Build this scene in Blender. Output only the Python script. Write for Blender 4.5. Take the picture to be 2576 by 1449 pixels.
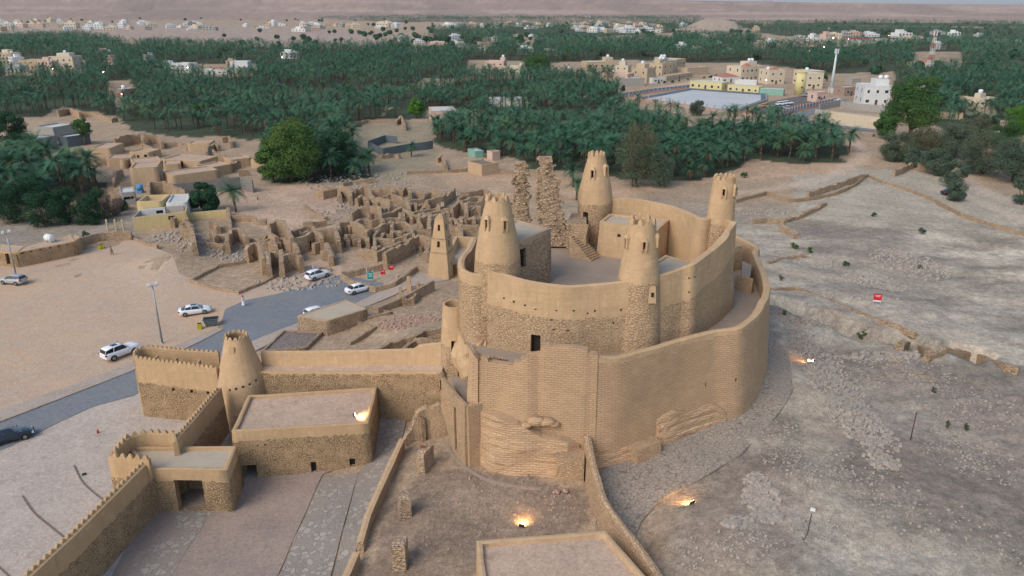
import bpy, bmesh, math, random
import numpy as np
from mathutils import Vector
R = math.radians
random.seed(7)
for o in list(bpy.data.objects): bpy.data.objects.remove(o)
SC = bpy.context.scene
COL = SC.collection
# ---------------------------------------------------------------- camera, sky, sun, exposure
HC = 46.0; PITCH = R(20.5); CX, CY = 1288.0, 724.5; FX = 1288.0/math.tan(R(34))
SP, CP = math.sin(PITCH), math.cos(PITCH)
cam = bpy.data.objects.new('camera', bpy.data.cameras.new('camera')); COL.objects.link(cam)
cam.data.sensor_width = 36; cam.data.lens = 18/math.tan(R(34)); cam.data.clip_end = 60000; cam.data.clip_start = 0.5
cam.location = (0, 0, HC); cam.rotation_euler = (R(90)-PITCH, 0, 0)
SC.camera = cam
w = bpy.data.worlds.new('World'); SC.world = w; w.use_nodes = True
nt = w.node_tree; bg = nt.nodes['Background']; sky = nt.nodes.new('ShaderNodeTexSky')
sky.sky_type = 'NISHITA'; sky.sun_disc = False
SUN_EL, SUN_AZ = R(42), R(222)      # azimuth clockwise from +Y
sky.sun_elevation = SUN_EL; sky.sun_rotation = SUN_AZ; sky.dust_density = 1.5; sky.air_density = 1.2
nt.links.new(sky.outputs[0], bg.inputs[0]); bg.inputs[1].default_value = 0.105
sd = bpy.data.lights.new('sun', 'SUN'); sd.energy = 1.15; sd.angle = R(35); sd.color = (1, .90, .80)
sun = bpy.data.objects.new('sun', sd); COL.objects.link(sun)
sv = Vector((math.sin(SUN_AZ)*math.cos(SUN_EL), math.cos(SUN_AZ)*math.cos(SUN_EL), math.sin(SUN_EL)))
sun.rotation_euler = sv.to_track_quat('Z', 'Y').to_euler(); sun.location = (0, -50, 120)
SC.view_settings.view_transform = 'Standard'; SC.view_settings.look = 'None'
SC.view_settings.gamma = 1; SC.view_settings.use_curve_mapping = False
SC.view_settings.exposure = 0.80
SC.render.resolution_x = 1024; SC.render.resolution_y = 576

# ---------------------------------------------------------------- survey helpers: a sight line -> a real point
OFF = {'A': (0, 0), 'B': (858.7, 0), 'C': (1717.4, 0), 'D': (0, 376.6), 'E': (858.7, 376.6), 'F': (1717.4, 376.6),
       'G': (0, 753.2), 'H': (858.7, 753.2), 'I': (1717.4, 753.2), 'J': (0, 966.0), 'K': (858.7, 966.0), 'L': (1717.4, 966.0)}
OFF.update({'M': (451.9, 442.5, 5.944), 'N': (809.7, 414.3, 5.944), 'O': (94.2, 320.1, 4.275)})
def q(r, x, y):
    o = OFF[r]; k = o[2] if len(o) > 2 else 3.0; return (o[0]+x/k, o[1]+y/k)
def ray(x, y):
    v = (y-CY)/FX
    return (x-CX)/FX, CP-v*SP, -(SP+v*CP)
def P(x, y, z=0.0):
    a, b, c = ray(x, y); d = (z-HC)/c
    return (a*d, b*d, z)
def PY(x, y, Y):
    a, b, c = ray(x, y); d = Y/b
    return (a*d, Y, HC+c*d)
def XY(x, y, z=0.0): return P(x, y, z)[:2]
def proj(X, Y, z):
    d = Y*CP+(HC-z)*SP; return CX+X/d*FX, CY+((HC-z)*CP-Y*SP)/d*FX

# ---------------------------------------------------------------- numpy noise
_rs = np.random.RandomState(3); _T = _rs.rand(256, 256)
def vnoise(x, y):
    xi = np.floor(x).astype(int); yi = np.floor(y).astype(int); fx = x-xi; fy = y-yi
    fx = fx*fx*(3-2*fx); fy = fy*fy*(3-2*fy)
    a = _T[xi & 255, yi & 255]; b = _T[(xi+1) & 255, yi & 255]; c = _T[xi & 255, (yi+1) & 255]; d = _T[(xi+1) & 255, (yi+1) & 255]
    return (a*(1-fx)+b*fx)*(1-fy)+(c*(1-fx)+d*fx)*fy
def fbm(x, y, o=4):
    s = 0; a = .5; t = 0
    for i in range(o):
        s = s+a*vnoise(x*2**i+17*i, y*2**i+31*i); t += a; a *= .5
    return s/t
def n1(x, y=0.0): return float(vnoise(np.array([x]), np.array([y]))[0])
def inpoly(x, y, poly):
    x = np.asarray(x); y = np.asarray(y); r = np.zeros(x.shape, bool); n = len(poly)
    for i in range(n):
        x0, y0 = poly[i]; x1, y1 = poly[(i+1) % n]
        if y0 == y1: continue
        c = ((y0 > y) != (y1 > y)) & (x < (x1-x0)*(y-y0)/(y1-y0)+x0); r ^= c
    return r
def dist_line(x, y, pts):
    best = np.full(np.shape(x), 1e9)
    for (x0, y0), (x1, y1) in zip(pts[:-1], pts[1:]):
        dx, dy = x1-x0, y1-y0; L = dx*dx+dy*dy+1e-9
        t = np.clip(((x-x0)*dx+(y-y0)*dy)/L, 0, 1)
        best = np.minimum(best, np.hypot(x-x0-t*dx, y-y0-t*dy))
    return best

# ---------------------------------------------------------------- terrain height
CTRL = [(100,800,0),(300,750,0),(500,850,0),(200,950,0),(560,720,.2),(100,660,0),(300,620,0),(420,680,.6),(700,760,.2),(900,740,.4),
 (100,1080,0),(800,800,.4),(100,1200,0),(250,1150,0),(250,1300,0),(50,1400,0),(300,1420,0),(490,1290,0),(650,1250,0),(600,1400,0),
 (720,1300,0),(400,1430,0),(750,1430,0),(450,1050,0),(860,1300,.7),(900,1150,1.0),(950,1050,1.5),(850,1430,.5),(640,1205,0),(600,1215,0),(750,1190,.05),(830,1180,.15),(880,1170,.3),(700,1120,0),(980,1350,1.5),(1100,1300,1.9),(1200,1400,1.9),(1050,1160,1.9),
 (1200,1180,2.4),(1330,1210,2.7),(1450,1230,2.8),(1560,1190,3),(1750,1130,3.2),(1850,1030,3.8),(1920,930,4.5),(1930,800,5),
 (1990,1000,4.2),(1900,1100,3.7),(1700,1220,3),(1580,1300,2.3),(1600,1400,1.3),(1690,1449,3.2),(1700,1350,3.9),(1750,1300,4),(1850,1350,4.6),(2000,1200,4.8),(2000,1400,4.8),
 (2300,1300,4),(2500,1400,3.4),(2500,1150,2.5),(2250,1000,2.6),(2100,880,3),(1990,830,3.4),(2300,700,1),(2100,650,1.4),(2500,600,.5),(2000,580,1.2),
 (2400,500,0),(2200,430,0),(1900,480,0),(1960,700,2.5),(1700,480,0),(1500,480,0),(1060,850,3.2),(1000,800,1.8),(900,860,.8),(1100,700,1.2),(1140,730,2.0),
 (700,600,.3),(900,600,.5),(1000,500,.3),(1100,600,.6),(800,480,0),(400,450,0),(100,500,0),(600,400,0),(1200,450,0),(200,550,0),(2500,450,0),(1000,400,0),
 (1300,1000,4),(1600,900,4),(1400,800,4),(1600,700,4),(1000,920,2.5),(800,1000,1),(1500,580,2.0),(1300,560,1.5)]
_c = np.array([P(x, y, z) for x, y, z in CTRL])
TRENCH = [XY(*q('I', a, b), 2.6) for a, b in ((640,60),(850,110),(1150,200),(1400,290),(1700,330),(1800,400))]
PIT = [XY(*q('I', a, b), 2.2) for a, b in ((1850,400),(2000,360),(2200,400),(2400,480),(2200,520),(2080,480))]
MOUND = XY(*q('D', 1300, 860), .5)
HILL = P(1822, 79, 0)
def ter(X, Y):
    X = np.asarray(X, float); Y = np.asarray(Y, float); sh = X.shape
    x = X.ravel(); y = Y.ravel(); num = np.zeros_like(x); den = np.full_like(x, 1e-9)
    for cx, cy, cz in _c:
        wgt = 1/((x-cx)**2+(y-cy)**2+3.0)**1.6; num += wgt*cz; den += wgt
    z = num/den
    far = np.clip((y-230)/150, 0, 1); z = z*(1-far)
    # plateau
    edge = 2500+500*(fbm(x/900, y*0+3)-.5)+ (x < -600)*0
    H = 38+.0148*np.clip(2900-x, 0, 6500)+7*(fbm(x/1500+9, y/1500)-.5)
    t = np.clip((y-edge)/1900, 0, 1); t = .40*t+.60*np.clip((t-.42)/.25, 0, 1)**1.3
    t = t+np.where(t < 1, (.5-np.abs(fbm(x/160, y/500)-.5)*2)*.22*np.clip(t*6, 0, 1)*(1-t), 0)
    z = z+H*t
    # conical hill
    r = np.hypot(x-HILL[0], (y-HILL[1]-75)*.75); z = z+np.clip(1-(r/78)**1.1, 0, 1)**.8*np.minimum(23, 34*np.clip(1-r/80, 0, 1)+2)
    # trench and pit right of the castle
    near = (y < 140) & (y > 55) & (x > 25)
    if near.any():
        xx = x[near]; yy = y[near]
        d = dist_line(xx, yy, TRENCH)+1.3*(fbm(xx/2.5, yy/2.5)-.5)
        zz = z[near]-3.0*np.clip(1.4-d/2.0, 0, 1)
        ip = inpoly(xx+.8*(fbm(xx/2, yy/2)-.5), yy+.8*(fbm(yy/2, xx/2)-.5), PIT); zz = zz-2.2*ip
        z[near] = zz
    r = np.hypot(x-MOUND[0], y-MOUND[1]); z = z+1.6*np.exp(-(r/5.5)**2)
    z = z.reshape(sh)
    return z
def tz(X, Y): return float(ter(np.array([X]), np.array([Y]))[0])
def hit(x, y, dz=0.0):
    z = 0.0
    for i in range(8):
        p = P(x, y, z+dz); z = tz(p[0], p[1])
    p = P(x, y, z+dz); return (p[0], p[1], z)

# ---------------------------------------------------------------- tagging
def tag(o, label=None, cat=None, group=None, kind=None):
    if label: o['label'] = label
    if cat: o['category'] = cat
    if group: o['group'] = group
    if kind: o['kind'] = kind
    return o
def empty(name, loc=(0, 0, 0), rz=0.0, label=None, cat=None, group=None):
    o = bpy.data.objects.new(name, None); COL.objects.link(o); o.location = loc; o.rotation_euler = (0, 0, rz)
    o.empty_display_size = .5
    return tag(o, label, cat, group)
def kids(o): return [c for c in bpy.data.objects if c.parent == o]
def copy_tree(src, ks, loc, rz=0, sc=1.0, label=None, group=None):
    r = src.copy(); COL.objects.link(r); r.location = loc; r.rotation_euler = (0, 0, rz); r.scale = (sc,)*3 if not isinstance(sc, tuple) else sc
    if label: r['label'] = label
    if group: r['group'] = group
    for c, gs in ks:
        d = c.copy(); COL.objects.link(d); d.parent = r
        for g in gs:
            e = g.copy(); COL.objects.link(e); e.parent = d
    return r
def tree_of(o): return [(c, kids(c)) for c in kids(o)]

# ---------------------------------------------------------------- mesh builder
class MB:
    def __init__(s): s.v = []; s.f = []; s.m = []; s.uv = []; s.sm = []; s.s = []
    def vert(s, p, sv=5.0): s.v.append(tuple(p)); s.s.append(sv); return len(s.v)-1
    def face(s, idx, m=0, uv=None, sm=False):
        s.f.append(tuple(idx)); s.m.append(m); s.sm.append(sm)
        if uv is None:
            uv = []
            a, b, c = (Vector(s.v[i]) for i in idx[:3]); n = (b-a).cross(c-a)
            ax, ay, az = abs(n.x), abs(n.y), abs(n.z)
            for i in idx:
                p = s.v[i]
                uv.append((p[0], p[1]) if az >= ax and az >= ay else ((p[0], p[2]) if ay > ax else (p[1], p[2])))
        s.uv.append(uv)
    def poly(s, pts, m=0, sv=5.0, uv=None, sm=False): s.face([s.vert(p, sv) for p in pts], m, uv, sm)
    def box(s, x0, x1, y0, y1, z0, z1, m=0, T=None, top=1.0, sv=5.0):
        cx, cy = (x0+x1)/2, (y0+y1)/2
        b = [(x0, y0, z0), (x1, y0, z0), (x1, y1, z0), (x0, y1, z0)]
        t = [(cx+(x-cx)*top, cy+(y-cy)*top, z1) for x, y, z in b]
        if T: b = [T(p) for p in b]; t = [T(p) for p in t]
        s.frustum(b, t, m, sv)
    def frustum(s, b, t, m=0, sv=5.0, mt=None, bottom=True):
        n = len(b); B = [s.vert(p, sv) for p in b]; Tt = [s.vert(p, sv) for p in t]
        for i in range(n): s.face([B[i], B[(i+1) % n], Tt[(i+1) % n], Tt[i]], m)
        s.face(Tt, m if mt is None else mt)
        if bottom: s.face(B[::-1], m)
    def tube(s, p0, p1, r0, r1=None, n=8, m=0, caps=True, sm=True, sv=5.0):
        r1 = r0 if r1 is None else r1; a = Vector(p0); b = Vector(p1); d = (b-a)
        if d.length < 1e-6: return
        L = d.length; d.normalize(); u = d.orthogonal().normalized(); w_ = d.cross(u)
        A = []; B = []
        for i in range(n):
            c = u*math.cos(2*math.pi*i/n)+w_*math.sin(2*math.pi*i/n)
            A.append(s.vert(a+c*r0, sv)); B.append(s.vert(b+c*r1, sv))
        for i in range(n):
            j = (i+1) % n; k = 2*math.pi*r0/n
            s.face([A[i], A[j], B[j], B[i]], m, [(i*k, 0), ((i+1)*k, 0), ((i+1)*k, L), (i*k, L)], sm)
        if caps: s.face(A[::-1], m); s.face(B, m)
    def ball(s, c, r, m=0, nu=10, nv=7, sq=(1, 1, 1), jit=0, sv=5.0):
        rows = []
        for j in range(nv+1):
            ph = math.pi*j/nv; row = []
            for i in range(nu):
                th = 2*math.pi*i/nu; k = r*(1+jit*(random.random()-.5))
                row.append(s.vert((c[0]+k*math.sin(ph)*math.cos(th)*sq[0], c[1]+k*math.sin(ph)*math.sin(th)*sq[1], c[2]+k*math.cos(ph)*sq[2]), sv))
            rows.append(row)
        for j in range(nv):
            for i in range(nu):
                k = (i+1) % nu
                s.face([rows[j][i], rows[j+1][i], rows[j+1][k], rows[j][k]], m, None, True)
    def grid(s, us, vs, S, m=0, openings=(), N=None, nd=.5, md=1, smooth=True, closed=False, flip=False, sval=None, jm=None, cuts=()):
        """sheet over stations us (m along) and levels vs; S(u,v)->point; openings (u0,u1,v0,v1[,depth]) become recesses"""
        ncol = len(us)-(1 if closed else 0)
        idx = []
        for u in us[:ncol]:
            idx.append([s.vert(S(u, v), sval(u, v) if sval else 5.0) for v in vs])
        jm = m if jm is None else jm
        for i in range(len(us)-1):
            a = idx[i]; b = idx[(i+1) % ncol] if closed else idx[i+1]
            um = (us[i]+us[i+1])/2
            for j in range(len(vs)-1):
                vm = (vs[j]+vs[j+1])/2
                if any(o[0] < um < o[1] and o[2] < vm < o[3] for o in openings) or any(o[0] < um < o[1] and o[2] < vm < o[3] for o in cuts): continue
                f = [a[j], b[j], b[j+1], a[j+1]]
                if s._deg(f): continue
                uv = [(us[i], s.v[a[j]][2]), (us[i+1], s.v[b[j]][2]), (us[i+1], s.v[b[j+1]][2]), (us[i], s.v[a[j+1]][2])]
                if flip: f = f[::-1]; uv = uv[::-1]
                s.face(f, m, uv, smooth)
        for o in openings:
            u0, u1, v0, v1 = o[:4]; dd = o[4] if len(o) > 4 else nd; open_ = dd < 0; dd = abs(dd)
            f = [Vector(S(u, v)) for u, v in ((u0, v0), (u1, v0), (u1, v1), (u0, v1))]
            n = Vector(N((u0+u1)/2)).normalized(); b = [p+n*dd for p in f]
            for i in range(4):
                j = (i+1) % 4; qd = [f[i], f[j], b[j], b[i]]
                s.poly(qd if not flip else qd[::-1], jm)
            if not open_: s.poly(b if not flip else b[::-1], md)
    def _deg(s, f):
        p = [Vector(s.v[i]) for i in f]
        return ((p[2]-p[0]).cross(p[3]-p[1])).length < 1e-4
    def build(s, name, mats, parent=None, loc=None):
        me = bpy.data.meshes.new(name); me.from_pydata(s.v, [], s.f); 
        for m in (mats if isinstance(mats, (list, tuple)) else [mats]): me.materials.append(m)
        me.polygons.foreach_set('material_index', s.m); me.polygons.foreach_set('use_smooth', s.sm)
        ul = me.uv_layers.new(name='UVMap'); ul.data.foreach_set('uv', [c for f in s.uv for p in f for c in p])
        at = me.attributes.new('s', 'FLOAT', 'POINT'); at.data.foreach_set('value', s.s)
        me.update()
        o = bpy.data.objects.new(name, me); COL.objects.link(o)
        if parent: o.parent = parent
        if loc: o.location = loc
        return o

# ---------------------------------------------------------------- materials
class NB:
    def __init__(s, name):
        s.mat = bpy.data.materials.new(name); s.mat.use_nodes = True; s.t = s.mat.node_tree
        s.b = s.t.nodes['Principled BSDF']; s.b.inputs['Roughness'].default_value = .9
        s.b.inputs['Specular IOR Level'].default_value = .25
    def n(s, typ, ins=None, **kw):
        nd = s.t.nodes.new('ShaderNode'+typ)
        for k, v in kw.items(): setattr(nd, k, v)
        for k, v in (ins or {}).items(): s.set(nd.inputs[k], v)
        return nd
    def set(s, sock, v):
        if isinstance(v, bpy.types.NodeSocket): s.t.links.new(v, sock)
        elif hasattr(v, 'outputs'): s.t.links.new(v.outputs[0], sock)
        else: sock.default_value = v
    def math(s, op, a, b=0.0, c=0.0): return s.n('Math', {0: a, 1: b, 2: c}, operation=op).outputs[0]
    def mix(s, f, a, b, mode='MIX'):
        nd = s.n('MixRGB', {0: f, 1: rgba(a), 2: rgba(b)}, blend_type=mode); return nd.outputs[0]
    def noise(s, vec, scale, detail=4, rough=.55, dist=0): return s.n('TexNoise', {'Vector': vec, 'Scale': scale, 'Detail': detail, 'Roughness': rough, 'Distortion': dist})
    def ramp(s, f, a, b): return s.n('MapRange', {0: f, 1: a, 2: b, 3: 0.0, 4: 1.0}).outputs[0]
    def bump(s, h, strength=.5, dist=.1, normal=None):
        ins = {'Strength': strength, 'Distance': dist, 'Height': h}
        if normal is not None: ins['Normal'] = normal
        return s.n('Bump', ins).outputs[0]
def rgba(c): return (c[0], c[1], c[2], 1) if isinstance(c, tuple) and len(c) == 3 else c
def obj_pos(m): return m.n('NewGeometry').outputs['Position']

def simple(name, col, col2=None, scale=2.0, rough=.8, bump=0.0, metal=0.0, spec=.3, fine=0):
    m = NB(name); pos = obj_pos(m)
    col2 = col2 or tuple(c*.8 for c in col)
    nz = m.noise(pos, scale, 5, .6)
    c = m.mix(m.ramp(nz.outputs[0], .3, .7), col, col2)
    if fine:
        nf = m.noise(pos, fine, 3, .6); c = m.mix(.35, c, m.mix(nf.outputs[0], tuple(x*.6 for x in col), tuple(min(1, x*1.35) for x in col)))
    m.set(m.b.inputs['Base Color'], c); m.b.inputs['Roughness'].default_value = rough
    m.b.inputs['Metallic'].default_value = metal; m.b.inputs['Specular IOR Level'].default_value = spec
    if bump: m.set(m.b.inputs['Normal'], m.bump(nz.outputs[0], bump, .1))
    return m.mat
def emis(name, col, st):
    m = NB(name); m.b.inputs['Base Color'].default_value = rgba(col); m.b.inputs['Emission Color'].default_value = rgba(col)
    m.b.inputs['Emission Strength'].default_value = st; return m.mat

def masonry(name, plaster, stoneA, stoneB, joint, su=2.4, sv=5.0, coursed=False, jw=.07, pvar=.25, jamt=1.0):
    m = NB(name); uv = m.n('UVMap', uv_map='UVMap').outputs[0]; pos = obj_pos(m)
    # plaster: mottled mud with long streaks
    big = m.noise(pos, .35, 4, .6); mid = m.noise(pos, 2.2, 5, .65); fin = m.noise(pos, 14, 3, .6)
    pc = m.mix(m.ramp(big.outputs[0], .3, .7), plaster, tuple(c*(1-pvar) for c in plaster))
    pc = m.mix(.45, pc, m.mix(mid.outputs[0], tuple(c*.62 for c in plaster), tuple(min(1, c*1.28) for c in plaster)))
    lay = m.noise(m.n('Mapping', {'Vector': uv, 'Scale': (.25, 4.0, 1)}).outputs[0], 1.0, 4, .6)
    pc = m.mix(.25, pc, m.mix(lay.outputs[0], tuple(c*.6 for c in plaster), tuple(min(1, c*1.3) for c in plaster)))
    stk = m.noise(m.n('Mapping', {'Vector': uv, 'Scale': (2.2, .28, 1)}).outputs[0], 1.0, 5, .65)
    pc = m.mix(m.math('MULTIPLY', m.ramp(stk.outputs[0], .5, .72), .38), pc, tuple(c*.55 for c in plaster))
    pat = m.noise(pos, .9, 2, .5); pc = m.mix(m.math('MULTIPLY', m.ramp(pat.outputs[0], .60, .66), .28), pc, tuple(min(1, c*1.25) for c in plaster))
    # stone
    wob = m.noise(uv, 1.3, 3, .5)
    dv = m.n('VectorMath', {0: uv, 1: m.n('VectorMath', {0: wob.outputs['Color'], 'Scale': .22}, operation='SCALE').outputs[0]}, operation='ADD').outputs[0]
    if coursed:
        br = m.n('TexBrick', {'Vector': dv, 'Color1': (1, 1, 1, 1), 'Color2': (.0, .0, .0, 1), 'Mortar': (.5, .5, .5, 1), 'Scale': 1.0, 'Mortar Size': jw*.22, 'Mortar Smooth': .3, 'Bias': 0.0, 'Brick Width': 1/su, 'Row Height': 1/sv})
        br.offset = .5; cellv = m.n('SeparateColor', {0: br.outputs[0]}).outputs[0]; edge = m.math('SUBTRACT', 1.0, br.outputs['Fac'])
        jf = br.outputs['Fac']
    else:
        mp = m.n('Mapping', {'Vector': dv, 'Scale': (su, sv, 1)}).outputs[0]
        v1 = m.n('TexVoronoi', {'Vector': mp, 'Scale': 1.0}, feature='DISTANCE_TO_EDGE'); v2 = m.n('TexVoronoi', {'Vector': mp, 'Scale': 1.0})
        cellv = m.n('SeparateColor', {0: v2.outputs['Color']}).outputs[0]
        edge = m.ramp(v1.outputs['Distance'], 0.0, jw*2.2); jf = m.math('SUBTRACT', 1.0, edge)
    sc = m.mix(cellv, stoneA, stoneB)
    sc = m.mix(.4, sc, m.mix(fin.outputs[0], tuple(c*.6 for c in stoneA), tuple(min(1, c*1.3) for c in stoneB)))
    sc = m.mix(m.ramp(big.outputs[0], .35, .75), sc, m.mix(.5, sc, plaster))
    brk = m.noise(pos, .8, 3, .6)
    jf2 = m.math('MULTIPLY', jf, m.math('MULTIPLY', m.ramp(brk.outputs[0], .28, .55), jamt))
    sc = m.mix(jf2, sc, joint)
    # blend by distance from the wall top
    a = m.n('Attribute', attribute_name='s', attribute_type='GEOMETRY').outputs['Fac']
    wb = m.noise(pos, 1.6, 3, .6)
    t = m.ramp(m.math('ADD', a, m.math('MULTIPLY', m.math('SUBTRACT', wb.outputs[0], .5), .9)), -.06, .06)
    col = m.mix(t, pc, sc)
    oi = m.n('ObjectInfo').outputs['Random']
    col = m.mix(m.math('MULTIPLY', oi, .22), col, m.mix(.5, col, tuple(c*.55 for c in plaster)))
    m.set(m.b.inputs['Base Color'], col); m.b.inputs['Roughness'].default_value = .95; m.b.inputs['Specular IOR Level'].default_value = .12
    hst = m.math('ADD', m.math('MULTIPLY', edge, 1.0), m.math('MULTIPLY', cellv, .35))
    h = m.n('MixRGB', {0: t, 1: m.math('ADD', m.math('MULTIPLY', mid.outputs[0], .8), m.math('MULTIPLY', lay.outputs[0], .6)), 2: hst}).outputs[0]
    m.set(m.b.inputs['Normal'], m.bump(h, .75, .09))
    return m.mat

PL = (.44, .315, .185)
M = {}
M['castle'] = masonry('castle_masonry', (.55, .378, .222), (.56, .395, .245), (.48, .335, .205), (.27, .18, .11), 2.9, 5.6, jw=.06, jamt=.85)
M['outer'] = masonry('outer_brick', (.55, .378, .222), (.57, .39, .24), (.47, .31, .19), (.36, .235, .145), 1.5, 4.4, coursed=True, jw=.2)
M['rubble'] = masonry('rubble_masonry', (.52, .355, .20), (.52, .365, .215), (.43, .295, .175), (.17, .11, .06), 4.2, 6.5, jw=.075)
M['mud'] = masonry('mud_ruin', (.52, .37, .23), (.50, .365, .235), (.41, .29, .19), (.16, .11, .07), 2.4, 4.2, jw=.06)
M['oldstone'] = masonry('stacked_stone', (.48, .35, .23), (.55, .405, .27), (.44, .32, .215), (.19, .125, .08), 2.6, 5.0, jw=.075)
M['roof'] = simple('clay_roof', (.53, .385, .28), (.43, .315, .235), .5, .95, .3, fine=7)
M['rooflight'] = simple('pale_clay_roof', (.47, .39, .29), (.39, .32, .24), .6, .95, .3, fine=7)
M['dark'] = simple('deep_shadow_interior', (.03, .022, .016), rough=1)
M['wood'] = simple('old_palm_wood', (.12, .075, .045), rough=.9)
M['floor'] = simple('castle_courtyard_floor', (.335, .265, .20), (.25, .20, .155), .5, .95, .5, fine=6)
M['white'] = simple('white_paint', (.72, .72, .70), (.64, .64, .62), 1, .7)
# ================================================================ builders for mud walls, towers and flat-roofed blocks
def dense(path, vals, step=.6, smooth=True, closed=False):
    pts = [Vector((p[0], p[1], v[0], v[1])) for p, v in zip(path, vals)]
    n = len(pts); out = []
    segs = n if closed else n-1
    for i in range(segs):
        p1, p2 = pts[i], pts[(i+1) % n]
        p0 = pts[(i-1) % n] if (closed or i > 0) else p1; p3 = pts[(i+2) % n] if (closed or i+2 < n) else p2
        L = (p2-p1).xy.length if False else math.hypot(p2[0]-p1[0], p2[1]-p1[1]); k = max(1, int(L/step))
        for j in range(k):
            t = j/k
            if smooth: out.append(.5*((2*p1)+(p2-p0)*t+(2*p0-5*p1+4*p2-p3)*t*t+(3*p1-3*p2+p3-p0)*t**3))
            else: out.append(p1.lerp(p2, t))
    if closed: out.append(out[0].copy())
    else: out.append(pts[-1].copy())
    return out
class Line:
    def __init__(s, path, top, base, step, smooth, closed, rag=0, seed=0, ragf=1.0):
        n = len(path)
        tp = [top]*n if not isinstance(top, (list, tuple)) else list(top)
        if base is None: bs = [min(tz(*p[:2]), t-.3)-.3 for p, t in zip(path, tp)]
        else: bs = [base]*n if not isinstance(base, (list, tuple)) else list(base)
        D = dense([p[:2] for p in path], list(zip(tp, bs)), step, smooth, closed); s.closed = closed
        s.X = np.array([d[0] for d in D]); s.Y = np.array([d[1] for d in D]); s.T = np.array([d[2] for d in D]); s.B = np.array([d[3] for d in D])
        s.U = np.concatenate([[0], np.cumsum(np.hypot(np.diff(s.X), np.diff(s.Y)))])
        if rag:
            nz = fbm(s.U/ragf+seed*7.3, s.U*0+seed*3.1, 4)
            s.T = s.T-rag*np.clip((nz-.38)*2.6, 0, 1); s.T = np.maximum(s.T, s.B+.35)
        N = len(s.X); ox = np.zeros(N); oy = np.zeros(N)
        for i in range(N):
            a = i-1 if i > 0 else (N-2 if closed else None); b = i+1 if i < N-1 else (1 if closed else None)
            ns = []
            for j, k in ((a, i), (i, b)):
                if j is None or k is None: continue
                dx, dy = s.X[k]-s.X[j], s.Y[k]-s.Y[j]; L = math.hypot(dx, dy)+1e-9; ns.append((dy/L, -dx/L))
            if len(ns) == 1: ox[i], oy[i] = ns[0]
            else:
                dt = ns[0][0]*ns[1][0]+ns[0][1]*ns[1][1]; dt = max(dt, -.5)
                ox[i] = (ns[0][0]+ns[1][0])/(1+dt); oy[i] = (ns[0][1]+ns[1][1])/(1+dt)
        s.OX, s.OY = ox, oy
    def at(s, u): return [float(np.interp(u, s.U, a)) for a in (s.X, s.Y, s.T, s.B, s.OX, s.OY)]
    def find(s, px, z=None):
        best = None
        for u in np.linspace(0, s.U[-1], 400):
            X, Y, T, B, ox, oy = s.at(u)
            if -(ox*X+oy*Y) <= 0: continue
            zz = T if z is None else z
            d = abs(proj(X, Y, zz)[0]-px)
            if best is None or d < best[0]: best = (d, u, Y)
        return best[1], best[2]
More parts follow.
